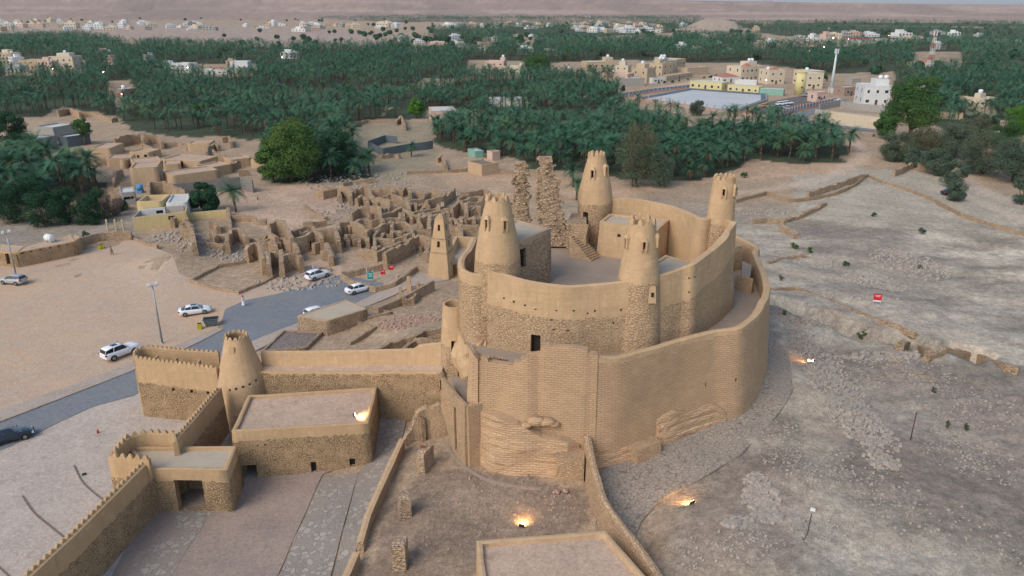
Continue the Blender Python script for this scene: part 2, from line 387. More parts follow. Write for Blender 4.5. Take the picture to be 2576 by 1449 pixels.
def wall(mb, path, top, base=None, th=.6, batter=.04, step=.6, vstep=.8, band=None, openings=(), rag=0, amp=.05, seed=0, closed=False, smooth=True, md=1, cope=.05, ragf=1.0, backbatter=None, pxop=(), nd=.5):
    L = Line(path, top, base, step, smooth, closed, rag, seed, ragf)
    ops = list(openings)
    for o in pxop:                     # (px, py_bottom, py_top, width[, depth])
        z = None
        u, Y = L.find(o[0], z)
        z0 = PY(o[0], o[1], Y-.3)[2]; u, Y = L.find(o[0], z0); z0 = PY(o[0], o[1], Y-.3)[2]; z1 = PY(o[0], o[2], Y-.3)[2]
        X, Y2, T, B, _, _ = L.at(u)
        z1 = min(z1, T-.15); z0 = max(z0, B+.02)
        ops.append((u-o[3]/2, u+o[3]/2, z0, z1) + tuple(o[4:5]))
    us = list(L.U)
    for o in ops:
        us = [u for u in us if abs(u-o[0]) > .12 and abs(u-o[1]) > .12]+[o[0], o[1]]
    us = sorted(us)
    z0, z1 = float(L.B.min()), float(L.T.max()); nv = max(2, int((z1-z0)/vstep)+1)
    vs = list(np.linspace(z0, z1, nv))
    for o in ops: vs = [v for v in vs if abs(v-o[2]) > .06 and abs(v-o[3]) > .06]+[o[2], o[3]]
    vs = sorted(vs)
    if vs[0] > z0: vs = [z0]+vs
    if vs[-1] < z1: vs = vs+[z1]
    def S(side, bt):
        def f(u, v):
            X, Y, T, B, ox, oy = L.at(u); z = min(max(v, B), T)
            k = th/2+bt*(T-z)+amp*2*(n1(u*.5+seed*5+side*9, z*.35)-.5)+amp*.5*(n1(u*2.1+seed, z*1.5+side*4)-.5)
            return (X+side*k*ox, Y+side*k*oy, z)
        return f
    def sval(u, v):
        if band is None: return 5.0
        T = L.at(u)[2]; return (T-min(v, T))-band
    F = S(1, batter); Bk = S(-1, batter if backbatter is None else backbatter)
    mb.grid(us, vs, F, 0, ops, N=lambda u: (-L.at(u)[4], -L.at(u)[5], 0), nd=nd, md=md, closed=closed, sval=sval, smooth=False if rag else True)
    mb.grid(us, vs, Bk, 0, (), closed=closed, flip=True, sval=sval, smooth=False if rag else True, cuts=[o for o in ops if abs(o[4] if len(o) > 4 else nd) > th*.95])
    sv = -5.0 if band is not None else 5.0
    R_ = []
    for u in us:
        X, Y, T, B, ox, oy = L.at(u); a = F(u, T); b = Bk(u, T); c = (X, Y, T+cope+(.0 if not rag else .06*(n1(u*3, seed)-.5)))
        R_.append((mb.vert(a, sv), mb.vert(c, sv), mb.vert(b, sv), a, c, b, u))
    for i in range(len(us)-1):
        A, B_ = R_[i], R_[i+1]
        for k in range(2):
            mb.face([A[k], B_[k], B_[k+1], A[k+1]], 0, [(A[6], k*.3), (B_[6], k*.3), (B_[6], k*.3+.3), (A[6], k*.3+.3)], False)
    if not closed:
        for u, fl in ((us[0], False), (us[-1], True)):
            X, Y, T, B, ox, oy = L.at(u); zs = [min(max(v, B), T) for v in vs]
            for j in range(len(zs)-1):
                if zs[j+1]-zs[j] < 1e-4: continue
                qd = [Bk(u, zs[j]), F(u, zs[j]), F(u, zs[j+1]), Bk(u, zs[j+1])]
                mb.poly(qd[::-1] if fl else qd, 0, sval(u, (zs[j]+zs[j+1])/2), uv=None)
    return L
def teeth(mb, L, sp=.62, w=.52, h=.32, t=.28, side=1, th=.5, u0=0, u1=None, s=-5.0):
    u = u0+sp/2; u1 = u1 or L.U[-1]
    while u < u1-.2:
        X, Y, T, B, ox, oy = L.at(u); n = Vector((ox, oy, 0)).normalized(); d = Vector((-n.y, n.x, 0)); c = Vector((X, Y, T))+n*side*(th/2-t/2-.02)
        b = []; m_ = []; tp = []
        for a, bb in ((-1, -1), (1, -1), (1, 1), (-1, 1)):
            b.append(c+d*a*w/2+n*bb*-t/2+Vector((0, 0, -.05))); m_.append(c+d*a*w*.37+n*bb*-t*.45+Vector((0, 0, h*.6))); tp.append(c+d*a*w*.17+n*bb*-t*.3+Vector((0, 0, h*(1+.1*random.random()))))
        if (b[1]-b[0]).cross(b[3]-b[0]).z < 0: b = b[::-1]; m_ = m_[::-1]; tp = tp[::-1]
        mb.frustum(b, m_, 0, s); mb.frustum(m_, tp, 0, s, bottom=False); u += sp
def tower(mb, c, prof, split=None, n=40, openings=(), amp=.06, seed=0, th=.45, hollow=1.2, vstep=.5, squash=1.0):
    """lathe of slightly lumpy mud; openings (angle, width, z0, z1[, depth]) in radians / metres"""
    zs = [p[0] for p in prof]; rs = [p[1] for p in prof]; z0, z1 = zs[0], zs[-1]
    rm = sum(rs)/len(rs)
    def r_(z): return float(np.interp(z, zs, rs))
    def S(u, v, dr=0.0):
        a = u/rm; r = r_(v)+dr+amp*(n1(math.cos(a)*2+seed+5, v*.6+math.sin(a)*2)-.5)*2+.03*(n1(a*9+seed, v*2.5)-.5)
        return (c[0]+r*math.cos(a), c[1]+r*math.sin(a)*squash, v)
    ops = []
    for o in openings:
        k = rm/max(.3, r_((o[2]+o[3])/2)); ua = (o[0] % (2*math.pi))*rm; ops.append((ua-o[1]/2*k, ua+o[1]/2*k, o[2], o[3])+tuple(o[4:5]))
    us = [2*math.pi*rm*i/n for i in range(n+1)]
    for o in ops: us = [u for u in us if u in (us[0], us[-1]) or (abs(u-o[0]) > .05 and abs(u-o[1]) > .05)]+[o[0], o[1]]
    us = sorted(us)
    vs = list(np.linspace(z0, z1, max(3, int((z1-z0)/vstep)+1)))
    for o in ops: vs = [v for v in vs if abs(v-o[2]) > .05 and abs(v-o[3]) > .05]+[o[2], o[3]]
    vs = sorted(vs); 
    if vs[0] > z0: vs = [z0]+vs
    if vs[-1] < z1: vs.append(z1)
    def sval(u, v): return 5.0 if split is None else (split-v)
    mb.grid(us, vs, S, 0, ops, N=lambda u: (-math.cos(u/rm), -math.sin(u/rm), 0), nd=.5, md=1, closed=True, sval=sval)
    if hollow:
        inn = [z1-hollow, z1]
        mb.grid(us, inn, lambda u, v: S(u, v, -th), 0, (), closed=True, flip=True, sval=sval)
        for i in range(len(us)-1):
            mb.poly([S(us[i], z1), S(us[i+1], z1), S(us[i+1], z1, -th), S(us[i], z1, -th)], 0, -5.0 if split is not None else 5.0)
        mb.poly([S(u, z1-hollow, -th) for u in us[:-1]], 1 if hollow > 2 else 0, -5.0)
    else: mb.poly([S(u, z1) for u in us[:-1]], 0, -5.0)
    return S, rm
def tower_teeth(mb, c, z, r, th, n, h, w=.55, seed=0, lean=.04, s=-5.0, gaps=()):
    for i in range(n):
        if i in gaps: continue
        a = 2*math.pi*(i+.3)/n; e = Vector((math.cos(a), math.sin(a), 0)); t = Vector((-e.y, e.x, 0)); o = Vector((c[0], c[1], z)); hh = h*(.8+.4*n1(i*1.7+seed, 3))
        W = min(w, 2*math.pi*r/n*.98)
        b = [o+e*(r+.02)-t*W/2, o+e*(r+.02)+t*W/2, o+e*(r-th)+t*W*.42, o+e*(r-th)-t*W*.42]
        m_ = [p*1.0+Vector((0, 0, hh*.6))+(o+e*(r-th/2)-p)*.28 for p in b]; tp = [p+Vector((0, 0, hh))+(o+e*(r-th/2)-p)*.75 for p in b]
        b = [p-Vector((0, 0, .08)) for p in b]
        mb.frustum(b, m_, 0, s); mb.frustum(m_, tp, 0, s, bottom=False)
def slab(mb, poly, z, th=.25, m=0, sv=5.0):
    a = sum(poly[i][0]*poly[(i+1) % len(poly)][1]-poly[(i+1) % len(poly)][0]*poly[i][1] for i in range(len(poly)))
    if a < 0: poly = poly[::-1]
    zz = z if isinstance(z, (list, tuple)) else [z]*len(poly)
    mb.frustum([(p[0], p[1], k-th) for p, k in zip(poly, zz)], [(p[0], p[1], k) for p, k in zip(poly, zz)], m, sv)
def para(a, b, c):  # fourth corner
    return (a[0]+c[0]-b[0], a[1]+c[1]-b[1])
def inset(poly, d):
    n = len(poly); cx = sum(p[0] for p in poly)/n; cy = sum(p[1] for p in poly)/n; out = []
    for x, y in poly:
        L = math.hypot(cx-x, cy-y); out.append((x+(cx-x)/L*d, y+(cy-y)/L*d))
    return out
def block(name, corners, ztop, base=None, parapet=.3, th=.4, band=None, pxop=(), wallm='rubble', roofm='roof', batter=.03, rag=0, seed=0, label=None, cat='building', group=None, amp=.05, roofz=None, nd=.5, smooth=False):
    """flat-roofed block: Empty > wall, roof (corners counter-clockwise seen from above)"""
    cs = [c[:2] for c in corners]
    a = sum(cs[i][0]*cs[(i+1) % len(cs)][1]-cs[(i+1) % len(cs)][0]*cs[i][1] for i in range(len(cs)))
    if a < 0: cs = cs[::-1]
    bz = base if base is not None else min(tz(*c) for c in cs)-.4
    rt = empty(name, (sum(c[0] for c in cs)/len(cs), sum(c[1] for c in cs)/len(cs), bz+.4), 0, label, cat, group)
    o = rt.location; cs2 = cs
    mb = MB(); L = wall(mb, cs2, ztop, bz, th, batter, .8, .9, band, (), rag, amp, seed, True, smooth, pxop=pxop, nd=nd)
    w_ = mb.build('wall', [M[wallm], M['dark']], rt); w_.location = -o
    mb = MB(); zr = roofz if roofz is not None else ztop-parapet
    k = 1+(0)
    slab(mb, [(x, y) for x, y in cs2], zr, .25)
    r = mb.build('roof', [M[roofm]], rt); r.location = -o
    return rt
def single(name, mb, mats, label, cat, group=None, kind=None):
    o = mb.build(name, mats); return tag(o, label, cat, group, kind)

# ================================================================ ground
def px_poly(pts, z=0.0): return [XY(x, y, z) for x, y in pts]
PALM_PX = {
 'north': [(-60,98),(200,92),(300,108),(540,116),(900,124),(1060,98),(1300,96),(1560,106),(1760,92),(1900,95),(2040,118),(2300,108),(2640,104),(2640,300),(2380,300),(2250,280),(2200,195),(2080,182),(1880,158),(1740,158),(1560,150),(1380,158),(1350,186),(1220,184),(1190,196),(1060,196),(1030,240),(985,262),(950,300),(900,320),(700,352),(640,352),(560,345),(420,345),(330,330),(300,296),(150,268),(110,296),(-60,300)],
 'mid': [(1100,215),(1190,198),(1540,200),(1560,262),(1690,285),(1740,312),(1650,312),(1700,325),(1930,315),(2080,345),(2140,385),(2110,405),(1990,412),(1890,400),(1850,432),(1750,455),(1640,452),(1560,450),(1440,430),(1330,430),(1290,400),(1170,385),(1090,360),(1090,325),(1190,300),(1190,285),(1080,280),(1050,262)],
 'lane': [(1020,228),(1190,212),(1200,282),(1090,290),(1060,300),(950,302)],
 'west': [(-60,425),(60,425),(200,440),(272,460),(262,490),(60,520),(-60,510)],
 'tree': [(650,400),(700,330),(840,320),(920,400),(935,450),(880,462),(780,462),(660,455)],
 'east': [(2300,225),(2640,230),(2640,330),(2480,360),(2380,330),(2300,300)],
 'far1': [(1080,78),(1160,66),(1760,56),(2020,62),(2640,74),(2640,100),(1980,92),(1900,80),(1760,78),(1500,92),(1100,96)],
 'far2': [(700,46),(1000,42),(1760,44),(1760,52),(1000,55)], 'far3': [(2100,56),(2640,60),(2640,68),(1900,62)]}
PALM = {k: px_poly(v) for k, v in PALM_PX.items()}
CLEAR_PX = [[(10,160),(220,150),(215,190),(10,190)],[(430,162),(650,160),(640,192),(430,192)],[(260,205),(330,200),(345,270),(290,270)],[(1180,150),(1365,155),(1330,200),(1170,195)],
 [(1075,278),(1195,276),(1200,318),(1075,318)],[(1225,245),(1325,245),(1325,270),(1225,270)],[(1290,85),(1340,85),(1350,125),(1300,125)],[(2290,130),(2420,130),(2420,175),(2300,185)],[(2400,255),(2500,255),(2510,295),(2400,290)],
 [(1030,100),(1240,105),(1250,130),(1030,132)],[(1555,205),(2250,180),(2250,300),(1750,320),(1555,260)],[(1880,100),(2140,98),(2140,118),(1960,118)]]
CLEAR = [px_poly(v) for v in CLEAR_PX]
def clearance(X, Y):
    r = np.zeros(np.shape(X), bool)
    for c in CLEAR: r |= inpoly(X, Y, c)
    return r
# terrain sheet in rings of growing cell size; X widens with distance
def axis(a, b, s0, g):
    v = [a]; s = s0
    while v[-1] < b: v.append(v[-1]+s); s *= g
    return v
ys = [18+.55*i for i in range(250)]
s = .55
while ys[-1] < 30000: s *= 1.022; ys.append(ys[-1]+s)
ys = np.array(ys); nx = 420; tt = np.linspace(-1, 1, nx)
half = ys*.80+28
Xg = tt[None, :]*half[:, None]; Yg = np.repeat(ys[:, None], nx, 1)
Zg = ter(Xg, Yg)
rough = (fbm(Xg/1.7, Yg/1.7, 3)-.5)
castle_side = 1/(1+np.exp(-((Xg-6)-(np.maximum(0, 60-Yg))*.0)/2.5))
rr = np.clip((Xg-14)/8, 0, 1)*np.clip((170-Yg)/20, 0, 1)
rdg = 1-np.abs(fbm(Xg/9+3, Yg/6+5, 4)-.5)*4
Zg = Zg+rough*(.08+.5*rr)+rr*(.7*(fbm(Xg/7, Yg/7, 3)-.5)+.55*np.clip(rdg-.55, 0, 1)*np.clip((Yg-75)/20, .3, 1))
mid_ = np.clip((Yg-120)/30, 0, 1)*np.clip((400-Yg)/100, 0, 1); Zg = Zg+mid_*.5*(fbm(Xg/6+4, Yg/6, 3)-.5)
# zone albedo
C = np.zeros(Xg.shape+(3,)); 
def setc(mask, col, soft=None):
    k = mask.astype(float)[..., None] if mask.dtype == bool else mask[..., None]
    C[:] = C*(1-k)+np.array(col)*k
wx = Xg+(fbm(Xg/9, Yg/9)-.5)*7; wy = Yg+(fbm(Xg/9+50, Yg/9)-.5)*7
setc(np.ones(Xg.shape), (.36, .27, .185))
setc(np.clip((wx-8)/14, 0, 1)*np.clip((190-wy)/40, 0, 1), (.315, .28, .225))
g1 = px_poly([(1990,420),(2300,430),(2640,520),(2640,800),(2300,600),(2000,560)], 0)
setc(inpoly(wx, wy, g1), (.39, .34, .265))
setc(inpoly(wx, wy, px_poly([(1080,1180),(1480,1240),(1500,1340),(1200,1449),(1000,1600),(860,1600),(950,1300)], 2)), (.25, .19, .14))
setc(inpoly(wx, wy, px_poly([(700,340),(1000,300),(1100,320),(1090,430),(930,470),(660,460)])), (.30, .25, .17))
setc(inpoly(wx, wy, px_poly([(600,470),(800,460),(850,520),(760,600),(600,560)])), (.46, .33, .235))
setc(inpoly(wx, wy, px_poly([(1060,425),(1330,445),(1600,470),(2100,440),(2200,400),(2170,370),(1950,300),(1800,310),(1780,440),(1500,520),(1200,500)])), (.43, .30, .20))
setc(inpoly(wx, wy, px_poly([(-60,560),(240,560),(330,520),(330,590),(180,600),(-60,640)])), (.30, .26, .21))
setc(inpoly(wx, wy, px_poly([(-60,70),(500,60),(1050,85),(1010,100),(900,118),(540,112),(200,90),(-60,95)])), (.36, .275, .22))
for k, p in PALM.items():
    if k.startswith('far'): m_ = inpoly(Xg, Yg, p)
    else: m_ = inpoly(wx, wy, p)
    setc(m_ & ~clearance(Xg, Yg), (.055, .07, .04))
setc(np.clip((fbm(Xg/60, Yg/60)-.55)*8, 0, 1)*np.clip((Yg-420)/80, 0, 1)*np.clip((2200-Yg)/200, 0, 1)*np.clip((Xg-250)/300, 0, 1)*.6, (.12, .13, .08))
hl = np.clip((Yg-2300)/300, 0, 1)
band_ = fbm(Xg/700, Zg/5+Yg/4000, 4)
setc(hl, (.32, .23, .18)); setc(hl*np.clip((band_-.47)*8, 0, 1)*.7, (.43, .32, .25)); setc(hl*np.clip((.48-fbm(Xg/260+3, Yg/700, 4))*9, 0, 1)*.6, (.25, .19, .155))
rc = np.hypot(Xg-HILL[0], (Yg-HILL[1]-75)*.75); setc(np.clip((84-rc)/6, 0, 1), (.36, .285, .225))
big = fbm(Xg/5+7, Yg/5, 5); C *= (.90+.22*(big-.5)*2)[..., None]
tr = rr*np.clip((fbm(Xg/11+2, Yg/4.5+8, 4)-.5)*5, -1, 1); C *= (1+.34*tr)[..., None]
red = rr*np.clip((fbm(Xg/3.2, Yg/2.6+40, 4)-.52)*6, 0, 1)*.6; C = C*(1-red[..., None])+np.array((.235, .185, .155))*red[..., None]
def track(pts, w_, col, k, z=0):
    pl = [XY(*p_, z) for p_ in pts]; L0 = dense(pl, [(0, 0)]*len(pl), 2.0); m_ = (Xg > min(p[0] for p in pl)-9) & (Xg < max(p[0] for p in pl)+9) & (Yg > min(p[1] for p in pl)-9) & (Yg < max(p[1] for p in pl)+9)
    d = np.full(Xg.shape, 1e9); d[m_] = dist_line(Xg[m_], Yg[m_], [(p[0], p[1]) for p in L0]); d = d+(fbm(Xg/3, Yg/3, 3)-.5)*w_*1.4; setc(np.clip(1.4-d/w_, 0, 1)*k, col)
for tk in ([q('F',640,1090), q('F',1100,1150), q('F',1400,1260), q('F',1900,1420), q('F',2300,1560)], [q('F',400,600), q('F',900,800), q('F',1350,830), q('F',1900,1000), q('F',2576,1180)], [q('F',650,900), q('F',1000,990), q('F',1500,900), q('F',1800,700), q('F',2100,640)], [q('I',850,700), q('L',900,200), q('L',1050,500), q('L',1000,900), q('L',1300,1300)]): track(tk, 2.6, (.42, .36, .28), .55, 1.5)
for tk in ([q('F',2576,420), q('F',2300,330), q('F',2100,180), q('F',1700,30)], [q('F',400,330), q('F',800,280), q('F',1100,200), q('F',1350,60), q('F',1300,-60)], [q('F',1900,300), q('F',2300,420), q('F',2576,560)]): track(tk, 2.4, (.50, .40, .31), .5)
for tk in ([q('I',1000,420), q('I',1200,620), q('I',1350,900), q('I',1500,1150), q('L',1800,900)], [q('F',1000,560), q('F',1300,600), q('F',1600,800), q('F',1750,900)], [q('L',500,650), q('L',650,850), q('L',500,1100), q('L',300,1250)], [q('I',1900,650), q('I',2250,800), q('L',2200,400), q('L',2300,750)]): track(tk, 5.0, (.22, .175, .145), .6, 3)
nr, nc = Xg.shape
me = bpy.data.meshes.new('ground'); nv = nr*nc
me.vertices.add(nv); me.vertices.foreach_set('co', np.stack([Xg, Yg, Zg], -1).ravel())
ii = np.arange(nr*nc).reshape(nr, nc); qd = np.stack([ii[:-1, :-1], ii[:-1, 1:], ii[1:, 1:], ii[1:, :-1]], -1).reshape(-1, 4)
me.loops.add(qd.size); me.loops.foreach_set('vertex_index', qd.ravel().astype(np.int32))
me.polygons.add(len(qd)); me.polygons.foreach_set('loop_start', np.arange(0, qd.size, 4, dtype=np.int32)); me.polygons.foreach_set('use_smooth', np.ones(len(qd), bool))
me.update(); me.validate()
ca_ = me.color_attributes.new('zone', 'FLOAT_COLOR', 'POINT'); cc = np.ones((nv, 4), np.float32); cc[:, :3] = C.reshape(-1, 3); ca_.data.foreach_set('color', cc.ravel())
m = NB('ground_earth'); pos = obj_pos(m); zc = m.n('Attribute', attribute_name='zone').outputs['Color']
n1_ = m.noise(pos, 1.1, 6, .65); n2_ = m.noise(pos, 7, 5, .7); n3_ = m.noise(pos, .12, 4, .6)
n4_ = m.noise(pos, 2.6, 5, .75); c = m.mix(1.0, zc, m.mix(m.ramp(n1_.outputs[0], .36, .66), (.92, .90, .88), (1.38, 1.37, 1.34)), 'MULTIPLY'); c = m.mix(1.0, c, m.mix(m.ramp(n4_.outputs[0], .36, .66), (.86, .85, .84), (1.25, 1.25, 1.25)), 'MULTIPLY'); c = m.mix(1.0, c, m.mix(m.ramp(n2_.outputs[0], .35, .65), (.72, .72, .72), (1.2, 1.2, 1.2)), 'MULTIPLY')
vo = m.n('TexVoronoi', {'Vector': pos, 'Scale': 3.2}, feature='F1'); st = m.ramp(vo.outputs['Distance'], .30, .12)
stm = m.math('MULTIPLY', st, m.ramp(m.noise(pos, .22, 4, .6).outputs[0], .47, .62)); vcol = m.n('SeparateColor', {0: vo.outputs['Color']}).outputs[0]
c = m.mix(m.math('MULTIPLY', stm, .75), c, m.mix(vcol, (.14, .11, .095), (.52, .43, .36)))
m.set(m.b.inputs['Base Color'], c); m.b.inputs['Roughness'].default_value = .97; m.b.inputs['Specular IOR Level'].default_value = .1
h = m.math('ADD', m.math('MULTIPLY', n1_.outputs[0], .8), m.math('ADD', m.math('MULTIPLY', n2_.outputs[0], .25), m.math('MULTIPLY', stm, .35)))
m.set(m.b.inputs['Normal'], m.bump(h, .8, .15)); me.materials.append(m.mat)
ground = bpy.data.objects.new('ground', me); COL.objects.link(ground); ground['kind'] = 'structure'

def sheet(name, poly, eps, mat, step=2.0, skirt=0.0, kind='structure', zf=None, **tg):
    """a conforming sheet laid on the terrain"""
    bm = bmesh.new(); vs = [bm.verts.new((x, y, 0)) for x, y in poly]; f = bm.faces.new(vs); f.normal_update()
    if f.normal.z < 0: f.normal_flip()
    bmesh.ops.triangulate(bm, faces=bm.faces[:], ngon_method='BEAUTY')
    x0, x1 = min(p[0] for p in poly), max(p[0] for p in poly); y0, y1 = min(p[1] for p in poly), max(p[1] for p in poly)
    for ax, a, b in ((0, x0, x1), (1, y0, y1)):
        t = math.floor(a/step)*step+step
        while t < b:
            co = [0, 0, 0]; no = [0, 0, 0]; co[ax] = t; no[ax] = 1
            bmesh.ops.bisect_plane(bm, geom=bm.verts[:]+bm.edges[:]+bm.faces[:], plane_co=co, plane_no=no); t += step
    X = np.array([v.co.x for v in bm.verts]); Y = np.array([v.co.y for v in bm.verts]); Z = ter(X, Y) if zf is None else zf(X, Y)
    for v, z in zip(bm.verts, Z): v.co.z = z+eps
    if skirt:
        be = [e for e in bm.edges if e.is_boundary]; r = bmesh.ops.extrude_edge_only(bm, edges=be)
        for g_ in r['geom']:
            if isinstance(g_, bmesh.types.BMVert): g_.co.z -= skirt
        bmesh.ops.recalc_face_normals(bm, faces=bm.faces[:])
    me = bpy.data.meshes.new(name); bm.to_mesh(me); bm.free(); me.materials.append(mat)
    uv = me.uv_layers.new(name='UVMap')
    for l in me.loops:
        p = me.vertices[l.vertex_index].co; uv.data[l.index].uv = (p.x, p.y)
    o = bpy.data.objects.new(name, me); COL.objects.link(o)
    if kind: o['kind'] = kind
    for k, v in tg.items(): o[k] = v
    return o
# materials for the sheets
def flag_mat(name, A, B, joint, sc=1.5, jw=.05, over=0.0, overcol=(.3, .26, .22)):
    m = NB(name); pos = obj_pos(m); wb = m.noise(pos, 1.2, 3, .5)
    dv = m.n('VectorMath', {0: pos, 1: m.n('VectorMath', {0: wb.outputs['Color'], 'Scale': .35}, operation='SCALE').outputs[0]}, operation='ADD').outputs[0]
    dv = m.n('Mapping', {'Vector': dv, 'Scale': (1, 1, 0)}).outputs[0]
    v1 = m.n('TexVoronoi', {'Vector': dv, 'Scale': sc}, feature='DISTANCE_TO_EDGE'); v2 = m.n('TexVoronoi', {'Vector': dv, 'Scale': sc})
    cv = m.n('SeparateColor', {0: v2.outputs['Color']}); fn = m.noise(pos, 9, 4, .6); bg_ = m.noise(pos, .5, 4, .6)
    c = m.mix(cv.outputs[0], A, B); c = m.mix(.35, c, m.mix(fn.outputs[0], tuple(x*.6 for x in A), tuple(min(1, x*1.3) for x in B)))
    e = m.ramp(v1.outputs['Distance'], jw*.5, jw*1.4); c = m.mix(e, joint, c)
    if over: c = m.mix(m.math('MULTIPLY', m.ramp(m.math('ADD', bg_.outputs[0], m.math('MULTIPLY', m.math('SUBTRACT', cv.outputs[1], .5), .5)), .60-over*.3, .66-over*.3), .85), c, overcol)
    c = m.mix(m.math('MULTIPLY', m.ramp(bg_.outputs[0], .5, .8), .35), c, overcol)
    m.set(m.b.inputs['Base Color'], c); m.set(m.b.inputs['Normal'], m.bump(m.math('ADD', e, m.math('MULTIPLY', fn.outputs[0], .3)), .5, .04)); m.b.inputs['Roughness'].default_value = .9
    return m.mat
M['flag'] = flag_mat('flagstone_paving', (.38, .325, .26), (.30, .255, .205), (.18, .14, .11), 2.2)
M['flagcem'] = flag_mat('flagstone_in_mortar', (.40, .36, .30), (.31, .275, .235), (.22, .185, .155), 1.8, .07, .5, (.27, .225, .185))
M['road'] = None
m = NB('cobbled_road'); pos = obj_pos(m); br = m.n('TexBrick', {'Vector': m.n('Mapping', {'Vector': pos, 'Rotation': (0, 0, .6)}).outputs[0], 'Color1': (.215, .235, .245, 1), 'Color2': (.15, .168, .182, 1), 'Mortar': (.085, .09, .10, 1), 'Scale': 1.0, 'Mortar Size': .02, 'Brick Width': .5, 'Row Height': .25})
nz = m.noise(pos, 1.3, 5, .7); nb = m.noise(pos, .25, 3, .6); c = m.mix(.5, br.outputs[0], m.mix(nz.outputs[0], (.10, .115, .13), (.30, .31, .31))); c = m.mix(m.math('MULTIPLY', m.ramp(nb.outputs[0], .45, .75), .4), c, (.27, .23, .19))
m.set(m.b.inputs['Base Color'], c); m.b.inputs['Roughness'].default_value = .8; m.set(m.b.inputs['Normal'], m.bump(nz.outputs[0], .3, .05)); M['road'] = m.mat
def mott(name, A, B, Cc, s1=.22, s2=1.6, stain=None):
    m = NB(name); pos = obj_pos(m); a = m.noise(pos, s1, 5, .6, .6); b = m.noise(pos, s2, 6, .7); f = m.noise(pos, 11, 4, .7)
    c = m.mix(m.ramp(a.outputs[0], .35, .65), A, B); c = m.mix(m.math('MULTIPLY', m.ramp(b.outputs[0], .45, .72), .55), c, Cc)
    c = m.mix(1.0, c, m.mix(m.ramp(f.outputs[0], .35, .65), (.78, .77, .76), (1.15, 1.15, 1.15)), 'MULTIPLY'); e_ = m.noise(pos, 3.5, 5, .75); c = m.mix(1.0, c, m.mix(m.ramp(e_.outputs[0], .35, .65), (.82, .81, .80), (1.12, 1.12, 1.12)), 'MULTIPLY')
    if stain:
        v = m.noise(pos, .9, 3, .5); c = m.mix(m.math('MULTIPLY', m.ramp(v.outputs[0], .62, .70), .45), c, stain)
    m.set(m.b.inputs['Base Color'], c); m.b.inputs['Roughness'].default_value = .95; m.b.inputs['Specular IOR Level'].default_value = .12
    m.set(m.b.inputs['Normal'], m.bump(m.math('ADD', b.outputs[0], m.math('MULTIPLY', f.outputs[0], .4)), .4, .06)); return m.mat
M['sand'] = mott('packed_sand', (.55, .38, .25), (.48, .36, .265), (.53, .45, .37), .10, .7)
M['plaza'] = mott('plaza_stone', (.50, .42, .35), (.42, .355, .30), (.60, .53, .46), .35, 2.2, (.28, .24, .21))
M['court'] = mott('court_earth', (.36, .28, .225), (.30, .235, .195), (.36, .29, .235), .3, 2.5)
M['roof'] = mott('clay_roof', (.53, .385, .28), (.45, .33, .245), (.58, .45, .34), .3, 1.6, (.27, .20, .15))
M['walkstone'] = mott('pavement_stone', (.44, .36, .295), (.38, .31, .25), (.52, .44, .37), .5, 3)
M['kerb'] = simple('kerb_stone', (.22, .16, .125), (.16, .12, .10), 2, .9)
pk = px_poly([(-400,1260),(-400,640),(-100,664),(0,664),(205,633),(330,595),(350,603),(420,640),(455,700),(600,735),(700,700),(860,640),(862,700),(700,744),(617,760),(567,783),(560,806),(547,828),(430,876),(335,915),(0,1038)], 0)
sheet('parking_lot', pk, .05, M['sand'], 3)
rd = px_poly([(-420,1235),(0,1067),(335,936),(465,881),(562,832),(560,806),(567,783),(617,760),(700,743),(859,700),(968,722),(950,745),(895,773),(753,821),(627,872),(560,905),(400,960),(340,998),(233,1026),(150,1063),(72,1103),(0,1136),(-380,1350)], 0)
sheet('road', rd, .09, M['road'], 3)
sheet('sidewalk', px_poly([(-400,1200),(0,1038),(335,915),(430,876),(547,828),(562,832),(465,881),(335,936),(0,1065),(-420,1230)], 0), .20, M['walkstone'], 3, .3)
sheet('sidewalk', px_poly([(627,872),(753,821),(895,773),(950,745),(968,722),(1090,690),(1150,700),(1130,722),(1040,740),(905,793),(760,838),(640,898)], 0), .2, M['walkstone'], 3, .3)
pz = px_poly([(-380,1351),(0,1136),(72,1103),(150,1063),(233,1026),(340,998),(400,960),(560,905),(620,1000),(560,1150),(420,1290),(200,1600),(-380,1700)], 0)
sheet('plaza', pz, .05, M['plaza'], 3)
ct_ = px_poly([(380,1280),(480,1200),(620,1150),(960,1000),(1020,1000),(1010,1090),(900,1400),(860,1600),(150,1700)], 0)
sheet('courtyard_floor', px_poly([(375,1270),(480,1200),(640,1130),(935,1130),(905,1170),(812,1199),(700,1449),(640,1600),(150,1700)], 0), .07, M['court'], 2)
sheet('path', px_poly([(460,1284),(534,1288),(430,1449),(330,1600),(190,1600),(318,1449)], 0), .10, M['flagcem'], 2)
sheet('path', px_poly([(812,1199),(902,1195),(833,1449),(800,1560),(650,1560),(700,1449)], .4), .12, M['flagcem'], 1.5, .3)
sheet('path', px_poly([(900,1195),(945,1140),(958,1040),(1020,1004),(1040,1010),(1012,1112),(960,1250),(897,1385),(870,1449),(840,1540),(806,1560),(838,1449)], .8), .18, M['flagcem'], 1.5, .3)
pv = [(1927,815,4.8),(1984,880,4.6),(1991,953,4.2),(1994,986,4),(1977,1020,4),(1904,1107,3.6),(1861,1153,3.4),(1791,1193,3.2),(1717,1233,3),(1659,1266,2.8),(1612,1319,2.3),(1599,1359,1.8),(1619,1399,1.4),(1645,1470,1.2),(1560,1449,1.5),(1500,1330,2.3),(1490,1230,2.8),(1540,1150,3.2),(1700,1080,3.4),(1800,1030,3.6),(1850,950,4),(1890,850,4.5)]
sheet('pavement', [XY(x, y, z) for x, y, z in pv], .22, M['flag'], 1.0, .5)
